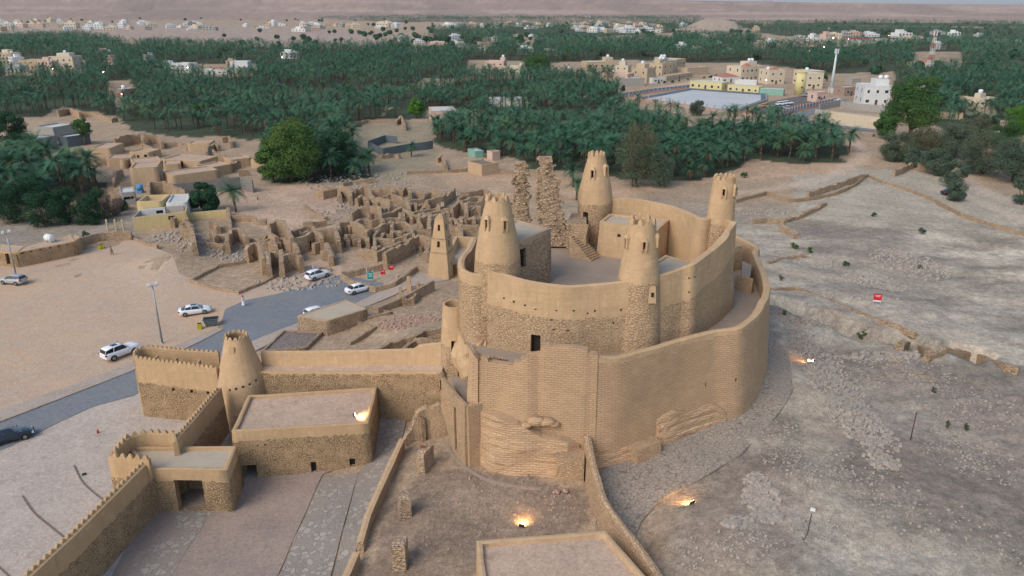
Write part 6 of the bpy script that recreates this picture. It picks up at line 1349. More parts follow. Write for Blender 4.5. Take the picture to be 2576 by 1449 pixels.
VR = [([(820,110),(1000,70),(1120,60),(1130,130)],4.5),([(1145,60),(1260,60)],4),([(1200,90),(1290,90),(1340,150)],3.5),([(1350,165),(1500,160),(1620,200)],2),([(1820,260),(1820,210),(1900,170),(1950,180)],3),([(1890,240),(1960,290),(2100,300)],3),([(1190,700),(1190,590),(1350,575),(1450,615),(1590,640)],4),([(600,640),(740,620),(900,640)],2.4),
 ([(620,710),(780,690),(890,700)],2),([(380,240),(560,240)],1.8),([(100,300),(300,300)],1.6),([(470,350),(740,340)],2.4),([(1980,100),(2060,90),(2080,150)],3),([(1120,170),(1210,200),(1270,260)],2.6),([(2050,400),(2090,370),(2170,350)],3),([(810,590),(830,480),(900,440)],3),([(1840,1000),(1900,995),(1940,1050)],2.5),([(800,600),(900,600),(1000,590)],2.4),([(2160,460),(2280,450)],2.4),([(1660,430),(1720,410),(1740,460)],2)]
LBV = label_rows(VR, 3, 'of the old mud village', 'crumbling mud wall')
for i, t in enumerate(VR): ruin('O', t[0], t[1]*.8, LBV[id(t)], 450+i, rag=1.0, group='crumbling walls of the old mud village')
M['block'] = masonry('grey_block_wall', (.30, .27, .235), (.30, .27, .24), (.24, .22, .2), (.15, .135, .12), 2.2, 4.5, coursed=True, jw=.08)
ruin('O', [(1460,612),(1750,575),(2050,545),(2180,528),(2310,560)], 3.4, 'long grey block wall running below the old mud village', 480, .15, .3, 'block', 'block_wall', cat='wall')
# yellow house compound
def plast(n, c): M[n] = masonry(n, c, c, tuple(x*.9 for x in c), tuple(x*.8 for x in c), 2, 4, pvar=.12, jamt=.3)
plast('yellowp', (.60, .47, .24)); plast('whitep', (.66, .66, .64)); plast('creamp', (.62, .52, .38)); plast('pinkp', (.60, .43, .34)); plast('salmonp', (.58, .38, .26)); plast('tanp', (.50, .39, .26)); plast('greyp', (.36, .34, .31)); plast('yellowb', (.64, .55, .27)); plast('brownp', (.33, .24, .19))
M['redroof'] = simple('red_roof_tiles', (.40, .17, .12), (.32, .14, .10), 1, .85); M['whiteroof'] = simple('pale_roof', (.56, .55, .52), (.48, .47, .44), .4, .9); M['glassd'] = paint('window_glass', (.03, .04, .05), .2)
rt = empty('yellow_house', hit(*q('O',1300,1000)), 0, 'yellow and white flat roofed house with walled front yard above the ruins', 'house')
def cw_(pts, h, mats, name='yard_wall', th=.3, ops=()):
    pp_ = [hit(*q('O', x, y), dz=h) for x, y in pts]; mb = MB(); wall(mb, [p[:2] for p in pp_], [p[2]+h for p in pp_], [p[2]-.4 for p in pp_], th, 0, 1.5, 1.5, 9, smooth=False, amp=.0, cope=.02, pxop=ops)
    o = mb.build(name, [M[mats], M['dark']], rt); o.location = -rt.location
cw_([(1020,972),(1350,935),(1595,905)], 3.0, 'yellowp', ops=[(q('O',1448,0)[0], q('O',0,998)[1], q('O',0,955)[1], 1.4, .15)]); cw_([(1590,905),(1605,850)], 3.0, 'yellowp'); cw_([(1110,888),(1022,972)], 3.0, 'greyp'); cw_([(1110,888),(1370,860)], 3.2, 'whitep', 'house_wall', ops=[(q('O',1318,0)[0], q('O',0,930)[1], q('O',0,895)[1], 1.4, .2)]); cw_([(1380,850),(1570,845)], 3.2, 'greyp', 'house_wall')
def sub_block(l_, r2, depth, h, mats, roofm, par=.4):
    b_ = vblock('O', l_, r2, depth, h, None, mats=mats, roofm=roofm, group=None, parapet=par, name='room', cat=None); wl = b_.location.copy(); b_.parent = rt; b_.location = wl-rt.location
sub_block((1080,800), (1330,790), 6, 4.4, 'yellowp', 'salmonflat' if 'salmonflat' in M else 'roof', 1.0); sub_block((1395,815), (1600,800), 8, 3.9, 'whitep', 'whiteroof', .3)
pw('garden_wall', [hit(*q('O', x, y), dz=1.7) for x, y in ((1602,925),(1800,905),(2030,885))], [hit(*q('O', x, y), dz=1.7)[2]+1.7 for x, y in ((1602,925),(1800,905),(2030,885))], None, 'long yellow garden wall right of the yellow house', 'wall', 'yellowp', band=9, th=.3, smooth=False, amp=0, seed=1)
vblock('O', (895,705), (1040,690), 6, 3.2, 'grey white hut with graffiti band and small windows by the brown bush', ((975,780,750,1.6),(1020,770,745,.6)), 'greyp', 490, 'whiteroof', None, name='grey_hut', cat='hut')
p = hit(*q('O', 1108, 700)); mb = MB(); mb.tube((0, 0, .6), (0, 0, 2.1), .8, .8, 14); mb.box(-.7, .7, -.7, .7, 0, .6); o = mb.build('blue_tank', [simple('blue_plastic', (.10, .30, .55), rough=.5)]); o.location = p; tag(o, 'blue round water tank next to the grey white hut', 'water tank')
rt = empty('yellow_gate', hit(*q('O', 860, 1110)), 0, 'row of leaning yellow timber gate posts at the end of the sandy lane', 'gate')
for x in (760, 850, 930): p = hit(*q('O', x, 1115)); mb = MB(); mb.box(-.14, .14, -.14, .14, -.2, 2.6); o = mb.build('post', [M['yellowp']], rt); o.location = Vector(p)-rt.location
pa, pb_ = hit(*q('O',760,1115)), hit(*q('O',930,1115)); mb = MB(); mb.tube((pa[0], pa[1], .6), (pb_[0], pb_[1], 2.3), .09, .09, 5); o = mb.build('brace', [M['yellowp']], rt); o.location = -rt.location
# ---------------------------------------------------------------- fences with posts
def fence(name, r_, pts, label, h=2.0, wallh=.9, sp_=3.2, mats='mud', col='fencepost', seed=1):
    pp_ = [hit(*q(r_, x, y)) for x, y in pts]; rt = empty(name, pp_[0], 0, label, 'fence')
    mb = MB(); L = wall(mb, [p[:2] for p in pp_], [p[2]+wallh for p in pp_], [p[2]-.5 for p in pp_], .35, .02, 2, 1, None, rag=.15, smooth=False, amp=.04, seed=seed); o = mb.build('base_wall', [M[mats], M['dark']], rt); o.location = -rt.location
    u = 0; pv_ = None; w1 = MB(); k = 0
    while u < L.U[-1]:
        X, Y, T, B, ox, oy = L.at(u); t = (X+random.uniform(-.1,.1), Y-.2+random.uniform(-.1,.1), T-wallh+h); 
        mb = MB(); mb.tube((X, Y-.25, T-wallh-.2), t, .05, .045, 5); o = mb.build('post', [M[col]], rt); o.location = -rt.location
        if pv_:
            for f in (.05, .35, .65, .95):
                a = Vector(pv_[1]).lerp(Vector(pv_[0]), f); b = Vector((X, Y-.25, T-wallh)).lerp(Vector(t), 1-f) if False else Vector(t).lerp(Vector((X, Y-.25, T-wallh+.2)), f); a = Vector(pv_[0]).lerp(Vector(pv_[1]), f); w1.tube(a, b, .018, .018, 3, 0, False)
        pv_ = (t, (X, Y-.25, T-wallh+.2)); u += sp_; k += 1
    o = w1.build('wires', [M[col]], rt); o.location = -rt.location
M['fencepost'] = simple('yellowish_post', (.42, .34, .20), rough=.9)
fence('wire_fence', 'F', [(1390,205),(1500,255),(1700,315),(1880,385)], 'wire fence on a low mud wall running right from the corner', seed=501)
fence('wire_fence', 'F', [(1900,400),(2100,505),(2350,590),(2576,660)], 'wire fence on a low mud wall leaving at the right edge', seed=502)
fence('wire_fence', 'F', [(400,400),(630,340),(800,400),(960,385),(1150,345),(1290,285),(1390,205)], 'wavy wire fence on a mud wall behind the right corner tower', seed=503)
fence('wire_fence', 'E', [(500,185),(800,175),(1110,150)], 'straight wire fence behind the ruined quarter', h=2.4, seed=504)
fence('wire_fence', 'E', [(1130,175),(1300,180),(1480,200),(1700,240),(1800,260)], 'wire fence on a mud wall behind the stone spires', seed=505)
# sheet metal pen, shed with pink house and other bits between the groves
def fl(r_, pts, h, label, mat, name, cat): pp_ = [hit(*q(r_, x, y), dz=h) for x, y in pts]; return pw(name, pp_, [p[2]+h for p in pp_], None, label, cat, mat, th=.15, smooth=False, amp=0, band=9, seed=2, batter=0)
plast('bluegrey', (.13, .155, .17)); plast('greenp', (.24, .42, .34))
fl('B', [(200,1065),(310,1120),(480,1090),(640,1070),(690,1060)], 2.6, 'dark blue grey sheet metal pen fence, front side', 'bluegrey', 'sheet_fence', 'fence')
fl('B', [(200,1065),(330,1020),(420,1030)], 2.6, 'dark blue grey sheet metal pen fence, rear side', 'bluegrey', 'sheet_fence', 'fence')
ruin('B', [(300,1165),(400,1150),(440,1160)], 1.6, 'broken mud wall in front of the sheet metal pen', 510, .7)
ruin('B', [(410,900),(450,870),(480,940)], 2.5, 'leaning slab of mud wall by the grassy plot', 511, .8)
ruin('B', [(40,930),(200,900),(380,900)], 1.4, 'long crumbling wall round the grassy plot', 512, .6)
ruin('B', [(720,1180),(760,1170),(790,1240)], 1.8, 'broken mud wall near the teal shack', 513, .7)
ruin('A', [(430,830),(520,810),(600,840)], 3.0, 'big earth coloured ruin wall at the left grove edge', 514, .8)
ruin('A', [(600,840),(720,850),(840,890),(880,880)], 2.0, 'long low ruin wall behind the left yard', 515, .7)
# ================================================================ modern houses
def house(l_, r2, h, depth, mats, label, roofm='whiteroof', par=.5, floors=2, tank=0, pent=None, win=True, group=None, cat='house', name='house', redroof=False):
    a = hit(*l_); b = hit(*r2); z = min(a[2], b[2]); W = math.hypot(b[0]-a[0], b[1]-a[1]); rz = math.atan2(b[1]-a[1], b[0]-a[0])
    rt = empty(name, (a[0], a[1], z), rz, label, cat, group); big = W/((a[1]+b[1])/2)*1910 > 22
    def cube(nm, x0, x1, y0, y1, z0, z1, mt, top=1, par_=None): mb = MB(); mb.box(x0, x1, y0, y1, z0, z1, 0, None, top, -5.0); return mb.build(nm, [M[mt]], par_ or rt)
    cube('wall', 0, W, 0, depth, -.5, h, mats)
    t = .3; mb = MB(); [mb.box(*c_, 0, None, 1, -5.0) for c_ in ((-.06, W+.06, -.06, t, h-.01, h+par), (-.06, W+.06, depth-t, depth+.06, h-.01, h+par), (-.06, t, t, depth-t, h-.01, h+par), (W-t, W+.06, t, depth-t, h-.01, h+par))]
    mb.build('parapet', [M[mats]], rt); cube('roof', t, W-t, t, depth-t, h-.1, h+.06, roofm)
    if win and big:
        n = max(2, int(W/3.6)); fh = h/floors
        for f in range(floors):
            for i in range(n):
                x = W*(i+.5)/n; z0 = f*fh+fh*.35; ww = .55 if (i+f) % 3 else .8
                fr = cube('window', x-ww-.1, x+ww+.1, -.05, .02, z0-.1, z0+fh*.30+.1, mats); fr.data.materials[0] = M['white']
                cube('pane', x-ww, x+ww, -.07, -.045, z0, z0+fh*.30, 'glassd', 1, fr)
        for f in range(floors):
            for i in range(max(1, int(depth/5))):
                y = depth*(i+.5)/max(1, int(depth/5)); z0 = f*fh+fh*.38
                for sx, x in ((-1, -.0), (1, W)):
                    fr = cube('window', x+min(0, sx*.05), x+max(0, sx*.05), y-.6, y+.6, z0-.1, z0+fh*.4+.1, mats); fr.data.materials[0] = M['white']
                    cube('pane', x+min(sx*.045, sx*.07), x+max(sx*.045, sx*.07), y-.5, y+.5, z0, z0+fh*.4, 'glassd', 1, fr)
        cube('door', W*.5-.6, W*.5+.6, -.09, -.0, 0, 2.2, 'wood')
    if pent:
        x0, x1, ph = pent; cube('penthouse', W*x0, W*x1, depth*.35, depth*.9, h+.061, h+ph, mats); cube('penthouse_roof', W*x0+.2, W*x1-.2, depth*.35+.2, depth*.9-.2, h+ph-.05, h+ph+.08, roofm)
    hh = h+(pent[2] if pent else 0)
    for k in range(tank):
        mb = MB(); x = W*((pent[0]+pent[1])/2 if pent else .3)+k*2.6; mb.tube((x, depth*.6, hh+.05), (x, depth*.6, hh+1.5), 1.0, 1.0, 12); mb.ball((x, depth*.6, hh+1.5), 1.0, 0, 12, 6, (1, 1, .35)); mb.build('water_tank', [M['white']], rt)
    if redroof:
        mb = MB(); x0, x1, y0, y1 = redroof; zz = h+.07; mb.frustum([(W*x0, depth*y0, zz), (W*x1, depth*y0, zz), (W*x1, depth*y1, zz), (W*x0, depth*y1, zz)], [(W*(x0+x1)/2-.3, depth*(y0+y1)/2-.3, zz+2.2), (W*(x0+x1)/2+.3, depth*(y0+y1)/2-.3, zz+2.2), (W*(x0+x1)/2+.3, depth*(y0+y1)/2+.3, zz+2.2), (W*(x0+x1)/2-.3, depth*(y0+y1)/2+.3, zz+2.2)]); mb.build('tiled_roof', [M['redroof']], rt)
    return rt
def H2(r_, a, b, *k, **kw): return house(q(r_, *a), q(r_, *b), *k, **kw)
H2('Q', (245,415), (450,428), 8.5, 12, 'tanp', 'tan two-storey house with two small front windows, left of the grey white one', par=.5, pent=(.05,.6,2.6), tank=1)
H2('Q', (480,330), (660,345), 8.5, 12, 'tanp', 'tan house with white domed tanks right behind the small front windows house', tank=2, pent=(.1,.5,2.5))
H2('Q', (690,330), (850,320), 9.5, 12, 'greyp', 'grey white house with two white roof tanks at the street bend', tank=2, pent=(0,.6,2.4))
H2('Q', (850,300), (975,285), 9.5, 14, 'tanp', 'tall tan house at the right end of the street row')
H2('Q', (10,320), (190,325), 6.5, 12, 'creamp', 'cream house with arched openings and a white tank', tank=1, pent=(.2,.7,2.6))
H2('Q', (-170,430), (180,450), 6.0, 10, 'salmonp', 'long salmon pink house behind the grove edge', floors=2, tank=1)
H2('Q', (-740,385), (-520,395), 6.5, 11, 'salmonp', 'salmon house at the left end of the street row', tank=1)
H2('Q', (-520,390), (-270,400), 5.2, 12, 'creamp', 'low cream house with a pale blue roof beside the salmon one', floors=1)
H2('Q', (-360,330), (20,320), 9, 12, 'tanp', 'wide tan house with a rooftop room behind the salmon ones', pent=(.72,.98,2.8), tank=1, floors=2)
H2('Q', (530,430), (700,420), 3.2, 9, 'whitep', 'low white yard building with a brown door at the street', floors=1, par=.3, roofm='roof')
H2('Q', (720,400), (1080,345), 3.0, 7, 'tanp', 'long tan garage wall with four dark doors along the street', floors=1, par=.3, roofm='roof')
H2('Q', (1010,320), (1300,300), 4.5, 10, 'tanp', 'long bare tan wall building at the street end', floors=1, win=False, roofm='roof')
H2('Q', (130,470), (420,462), 4.2, 10, 'greyp', 'dark grey unplastered building beside the round green tree', floors=1, win=False)
H2('Q', (1740,410), (2030,392), 9, 13, 'creamp', 'large cream villa with a red roofed portico and a square turret', redroof=(.2,.5,.0,.4), pent=(.55,.95,2.8), tank=2)
H2('Q', (2120,440), (2340,435), 8, 12, 'creamp', 'cream villa with a small red hipped roof right of the large one', redroof=(.3,.75,.1,.7), tank=2)
H2('Q', (1480,420), (1740,410), 3.2, 10, 'whitep', 'low building under a broad red hipped roof', floors=1, par=.1, redroof=(0,1,0,1))
H2('Q', (1660,450), (1960,462), 2.6, 5, 'whitep', 'low white boundary building in front of the large villa', floors=1, win=False)
H2('Q', (1040,505), (1480,540), 4.6, 8, 'yellowb', 'long yellow building with a row of dark windows beside the reservoir', floors=1, par=.2)
H2('Q', (1560,545), (1990,578), 3.8, 7, 'yellowb', 'lower yellow building right of the long one beside the reservoir', floors=1, par=.2)
H2('Q', (2000,585), (2330,600), 3.2, 6, 'greenp', 'green and white canopy at the reservoir corner', floors=1, par=.1, win=False)
H2('Q', (2460,430), (2700,460), 8, 10, 'creamp', 'cream house partly behind the yellow water tower', tank=1)
H2('S', (50,500), (290,500), 8, 12, 'creamp', 'cream house with dark trim right of the yellow water tower')
H2('S', (840,735), (1210,740), 9, 14, 'whitep', 'large white house with arched windows beside the tall green tree', pent=(.5,1,3), tank=2, cat='house')
H2('S', (590,600), (790,590), 4.0, 8, 'brownp', 'unfinished brown brick building with dark openings', floors=1)
H2('S', (210,690), (345,680), 4.5, 6, 'pinkp', 'pink gate building beside the blue fence', floors=1)
H2('S', (410,560), (525,560), 2.6, 4, 'whitep', 'white guard cabin with a flat overhanging roof', floors=1, par=.2)
H2('S', (2150,720), (2560,760), 3.8, 9, 'creamp', 'low cream house among the palms near the right edge', floors=1, tank=1, pent=(.4,.6,2))
H2('S', (2420,1110), (2640,1140), 4.2, 8, 'pinkp', 'pinkish house with red doors near the right edge', floors=1, tank=1)
H2('S', (1760,640), (2060,590), 6, 9, 'whitep', 'white house with a red hipped roof behind the tall green tree', redroof=(.3,.8,.2,.8), tank=1)
H2('S', (1750,900), (2220,930), 2.2, 3, 'tanp', 'long low orange tan garden wall right of the tall green tree', floors=1, win=False, cat='wall')
H2('S', (2560,1330), (2800,1350), 5, 8, 'brownp', 'mud fort style house with a purple lit doorway at the right edge', floors=1)
H2('S', (700,440), (820,435), 3, 6, 'greyp', 'small shed with a white roof in the grove', floors=1, win=False)
H2('S', (1520,215), (1900,215), 3.5, 10, 'creamp', 'low house with a red roof at the foot of the lattice tower', floors=1, redroof=(.3,.8,.2,.9), win=False)
# enclosure of cream walls
def wl(r_, pts, h, mats, label, name='enclosure_wall', cat='wall', th=.3): pp_ = [hit(*q(r_, x, y)) for x, y in pts]; return pw(name, pp_, [p[2]+h for p in pp_], [p[2]-.3 for p in pp_], label, cat, mats, th=th, smooth=False, amp=0, band=9, batter=0, step=4, vstep=3, seed=3)
wl('S', [(205,965),(520,1005),(830,1040),(1040,1055)], 2.6, 'creamp', 'cream panelled enclosure wall, near side'); wl('S', [(400,905),(750,955),(1130,1000)], 2.8, 'creamp', 'cream enclosure wall, far side'); wl('S', [(205,965),(300,925),(400,905)], 2.4, 'tanp', 'cream enclosure wall, short left end with a dark gate')
wl('S', [(190,850),(600,895),(1110,945)], 2.2, 'greyp', 'grey panel fence behind the cream enclosure'); wl('S', [(540,760),(800,800),(1240,830)], 3, 'greyp', 'light grey block wall below the large white house'); wl('S', [(250,800),(420,760),(540,745)], 3, 'greyp', 'light grey block wall beside the road')
rt = H2('B', (680,930), (870,925), 4.6, 14, 'pinkp', 'pink house with a bright white roof in the middle of the groves', floors=1, par=.35)
H2('B', (1120,800), (1370,795), 3.2, 8, 'whitep', 'long pale shed between the palm groves', floors=1, par=.1, win=False); H2('B', (1085,545), (1225,548), 7.5, 9, 'pinkp', 'pink house with a stair tower beside the dark trees', pent=(.75,1,2.6), tank=1)
H2('B', (1220,560), (1350,565), 5, 9, 'creamp', 'cream house with a slim corner turret next to the pink one', pent=(.85,1,2.6)); H2('B', (560,395), (775,395), 7, 16, 'pinkp', 'pink and white house group in the northern grove', pent=(.5,1,3)); H2('B', (520,400), (700,405), 3.5, 8, 'whitep', 'white annexe in front of the pink house group', floors=1)
H2('B', (870,395), (960,395), 5, 10, 'whitep', 'white house right of the pink house group'); H2('B', (1000,395), (1070,395), 4, 10, 'whitep', 'small white house with a lit lamp in the grove'); H2('B', (955,1175), (1010,1195), 1.8, 3, 'greenp', 'turquoise and rust shack at the grove edge', floors=1, win=False)
H2('B', (955,1300), (1060,1330), 2.8, 6, 'mud', 'small mud ruin with a collapsed roof behind the ruined quarter', floors=1, win=False, roofm='slate', cat='ruin'); H2('B', (1100,1200), (1140,1210), 2.2, 3, 'pinkp', 'tiny pink shed beside the turquoise shack', floors=1, win=False)
H2('A', (385,525), (560,525), 9, 14, 'creamp', 'cream two-storey house with an arched window at upper left', pent=(.2,.75,2.5), tank=1); H2('A', (150,520), (340,520), 6, 14, 'tanp', 'long tan house left of the cream two-storey one', roofm='roof'); H2('A', (50,545), (150,545), 4, 10, 'whitep', 'low white house at the far left of the grove clearing', floors=1)
H2('A', (1315,545), (1430,550), 6, 9, 'whitep', 'white house with a terrace in the left grove'); H2('A', (1520,562), (1720,562), 3, 9, 'whitep', 'low white and red building in the left grove', floors=1, redroof=(.4,.9,0,.6)); H2('A', (1745,545), (1875,545), 7, 9, 'whitep', 'white gabled hall with a brown side wall', floors=1, win=False)
H2('A', (1110,560), (1220,562), 2.6, 9, 'greyp', 'low grey shed with a lit lamp in the left grove', floors=1, win=False); H2('A', (840,750), (930,758), 5, 10, 'brownp', 'dark brown tower-like house among the left palms', floors=1, win=False, tank=1)
H2('A', (40,1130), (270,1140), 3.2, 10, 'greyp', 'grey barn with a bright white roof at the left edge', floors=1, win=False); H2('A', (280,1060), (420,1070), 4.5, 10, 'greyp', 'dark grey house with a white roof edge at the left', floors=1, win=False); H2('A', (515,1110), (690,1085), 3, 6, 'bluegrey', 'long shed with a white wall front near the left ruins', floors=1, win=False)
# reservoir
rim = [hit(*q('Q', x, y)) for x, y in ((330,650),(1050,515),(2085,590),(2090,670),(1640,830))]
cx_, cy_ = sum(p[0] for p in rim)/5, sum(p[1] for p in rim)/5
wq = [(p[0]+(cx_-p[0])*.10, p[1]+(cy_-p[1])*.10) for p in rim]
M['basin'] = mott('basin_lining', (.13, .16, .19), (.10, .13, .16), (.2, .2, .2), .1, 1); M['water'] = simple('still_water', (.50, .50, .48), (.42, .42, .41), .05, .5, 0, 0, .2)
bas = empty('reservoir', (cx_, cy_, 0), 0, 'rectangular open water reservoir with sloping dark sides', 'reservoir')
mb = MB()
for i in range(5):
    j = (i+1) % 5; mb.poly([(rim[j][0], rim[j][1], .9), (rim[i][0], rim[i][1], .9), (wq[i][0], wq[i][1], .32), (wq[j][0], wq[j][1], .32)], 0)
    oo = [(p[0]-(cx_-p[0])*.03, p[1]-(cy_-p[1])*.03) for p in (rim[i], rim[j])]; mb.poly([(rim[i][0], rim[i][1], .9), (rim[j][0], rim[j][1], .9), (oo[1][0], oo[1][1], .9), (oo[0][0], oo[0][1], .9)], 1); mb.poly([(oo[0][0], oo[0][1], .9), (oo[1][0], oo[1][1], .9), (oo[1][0], oo[1][1], -.3), (oo[0][0], oo[0][1], -.3)], 1)
o = mb.build('basin_wall', [M['basin'], M['greyp']], bas); o.location = -bas.location
mb = MB(); mb.poly([(p[0], p[1], .36) for p in wq[::-1]] if True else [], 0); o = mb.build('water', [M['water']]); o['kind'] = 'structure'
M['postp'] = simple('salmon_post', (.55, .34, .26), rough=.8); M['bluepan'] = simple('blue_panel', (.09, .26, .42), rough=.6)
def pfence(r_, pts, n, label, panels):
    pp_ = [Vector(hit(*q(r_, x, y))) for x, y in pts]; rt = empty('railing', pp_[0], 0, label, 'fence'); mb = MB()
    for a, b in zip(pp_[:-1], pp_[1:]):
        d = (b-a).normalized(); nn = Vector((-d.y, d.x, 0))*.15
        mb.frustum([a-nn-Vector((0,0,.3)), b-nn-Vector((0,0,.3)), b+nn-Vector((0,0,.3)), a+nn-Vector((0,0,.3))], [a-nn+Vector((0,0,.9)), b-nn+Vector((0,0,.9)), b+nn+Vector((0,0,.9)), a+nn+Vector((0,0,.9))], 0)
    o = mb.build('plinth', [M['postp']], rt); o.location = -rt.location; L = Line([p[:2] for p in pp_], [p[2] for p in pp_], 0, 100, False, False); pv_ = None
    for i in range(n+1):
        X, Y, T, B, _, _ = L.at(L.U[-1]*i/n); mb = MB(); mb.box(-.22, .22, -.22, .22, 0, 2.6); mb.box(-.3, .3, -.3, .3, 2.601, 2.8); o = mb.build('post', [M['postp']], rt); o.location = Vector((X, Y, T))-rt.location
        if pv_ and panels:
            a, b = Vector(pv_), Vector((X, Y, T)); mb = MB(); mb.frustum([a+Vector((0,-.03,1)), b+Vector((0,-.03,1)), b+Vector((0,.03,1)), a+Vector((0,.03,1))], [a+Vector((0,-.03,2.2)), b+Vector((0,-.03,2.2)), b+Vector((0,.03,2.2)), a+Vector((0,.03,2.2))]); o = mb.build('panel', [M['bluepan']], rt); o.location = -rt.location
        pv_ = (X, Y, T)
pfence('Q', [(10,640),(480,560),(1040,500)], 20, 'salmon posts and blue panels along the street side of the reservoir', True); pfence('Q', [(200,645),(570,690),(1000,760),(1640,840),(2240,900)], 20, 'salmon posts along the grove side of the reservoir', False); pfence('Q', [(2240,900),(2440,840),(2576,800),(3050,690)], 20, 'salmon posts and blue panels along the road side of the vehicle yard', True)
# yellow water tower, slender mast, lattice tower
p = hit(*q('C', 878, 715)); rt = empty('water_tower', p, 0, 'plain yellow cylindrical water tower above the vehicle yard', 'water tower'); ht = PY(*q('C', 880, 540), p[1])[2]; W_ = 75/3/FX*(p[1]*CP+HC*SP)/2
mb = MB(); mb.tube((0, 0, -.3), (0, 0, ht-.5), W_, W_, 28, 0, True, True, -5.0); mb.build('shaft', [M['yellowb']], rt); mb = MB(); mb.tube((0, 0, ht-.5), (0, 0, ht), W_*1.06, W_*1.06, 28, 0, True, True, -5.0); mb.build('rim', [M['yellowb']], rt)
for z in (.3, .6): mb = MB(); mb.box(-.4, .4, -W_-.08, -W_+.3, ht*z, ht*z+.9); mb.build('window', [M['glassd']], rt)
p = hit(*q('C', 1118, 700)); ht = PY(*q('C', 1163, 372), p[1])[2]; rt = empty('telecom_mast', p, 0, 'tall slim white tapering mast beside the vehicle yard', 'mast'); mb = MB(); mb.tube((0, 0, 0), (0, 0, ht), .95, .38, 14); mb.build('pole', [M['pale']], rt)
for a in (0, 2.1, 4.2): mb = MB(); mb.box(-.2, .2, -.15, .15, ht-2.2, ht+.3, 0, lambda v: (v[0]+math.cos(a), v[1]+math.sin(a), v[2])); mb.build('antenna', [M['white']], rt)
def lattice(r_, x, y, xt, yt, w0, w1, label, n=16):
    p = hit(*q(r_, x, y)); ht = PY(*q(r_, xt, yt), p[1])[2]-p[2]; rt = empty('lattice_tower', p, .4, label, 'lattice tower')
    for i in range(n):
        z0, z1 = ht*i/n, ht*(i+1)/n; a = w0+(w1-w0)*i/n; b = w0+(w1-w0)*(i+1)/n; mb = MB(); C0 = [(-a,-a,z0),(a,-a,z0),(a,a,z0),(-a,a,z0)]; C1 = [(-b,-b,z1),(b,-b,z1),(b,b,z1),(-b,b,z1)]
        for k in range(4): mb.tube(C0[k], C1[k], .10, .10, 4, 0, False); mb.tube(C0[k], C1[(k+1) % 4], .06, .06, 3, 0, False); mb.tube(C0[(k+1) % 4], C1[k], .06, .06, 3, 0, False); mb.tube(C1[k], C1[(k+1) % 4], .1, .1, 3, 0, False)
        mb.build('section', [M['white'] if (i//2) % 2 == 0 else M['redlead']], rt)
    for k in range(4): mb = MB(); mb.box(-.3, .3, -.2, .2, ht-3, ht, 0, lambda v: (v[0]+(w1+.5)*math.cos(k*1.57), v[1]+(w1+.5)*math.sin(k*1.57), v[2])); mb.build('antenna', [M['white']], rt)
M['redlead'] = simple('red_tower_paint', (.38, .07, .05), rough=.6)
lattice('C', 1848, 590, 1895, 235, 1.7, .55, 'tall red and white lattice tower behind the tall green tree'); lattice('C', 1098, 258, 1102, 208, 1.6, .6, 'distant thin lattice tower left of the red roofed depot', 8); lattice('B', 1872, 165, 1872, 100, 2.6, .9, 'distant thin lattice tower above the white town', 8)
# roads in the town
rz_ = lambda pts: [hit(*p)[:2] for p in pts]
sheet('road', rz_([q('Q',1480,330), q('Q',480,500), q('Q',100,560), q('Q',-900,640), q('Q',-900,660), q('Q',100,585), q('Q',500,535), q('Q',1040,455), q('Q',1600,370)]), .15, M['sand'], 12)
sheet('road', rz_([q('S',1040,1100), q('S',600,1050), q('S',0,985), q('Q',2240,935), q('Q',1900,900), q('Q',2240,900), q('Q',2576,820), q('S',300,740), q('S',560,650), q('S',660,650), q('S',500,720), q('S',200,830), q('S',60,900), q('S',200,975), q('S',600,1010), q('S',1040,1065)]), .15, M['road'], 12)
sheet('vehicle_yard', rz_([q('Q',1750,850), q('Q',2240,890), q('S',300,690), q('S',350,600), q('Q',2576,600), q('Q',2150,680)]), .12, mott('dark_gravel', (.13, .12, .115), (.17, .15, .14), (.2, .18, .16)), 12)
cars = []
for i, (r_, x, y, a, col, lab) in enumerate((('Q',2100,760,.2,'yellowcar','yellow digger-coloured truck in the vehicle yard'),('Q',2160,785,1.9,'csilver','grey lorry in the vehicle yard'),('Q',2260,800,1.8,'dgreen','dark green lorry in the vehicle yard'),('Q',2370,790,1.8,'csilver','small grey truck at the right of the dark green lorry'),('Q',2300,735,.3,'cwhite','leftmost white pickup in the vehicle yard row'),('Q',2345,728,.3,'cwhite','second white pickup in the vehicle yard row'),('Q',2400,722,.3,'cwhite','rightmost white pickup in the vehicle yard row'),('S',480,670,.1,'cwhite','white car at the gate of the blue fence'),('S',435,690,1.6,'cwhite','small white van just outside the blue fence'),('S',70,610,.2,'csilver','silver car by the yellow water tower'),('S',120,595,.2,'cwhite','white car parked near the cream house'),('S',180,590,.2,'csilver','grey car at the end of the parked row'))):
    if col == 'yellowcar': M[col] = paint('yellow_truck_paint', (.5, .3, .04), .4)
    if col == 'dgreen': M[col] = paint('dark_green_paint', (.03, .06, .045), .5)
    p = hit(*q(r_, x, y)); car('big' if 'lorry' in lab or 'truck' in lab or 'pickup' in lab else 'suv', (p[0], p[1], p[2]+.15), a, M[col], lab)
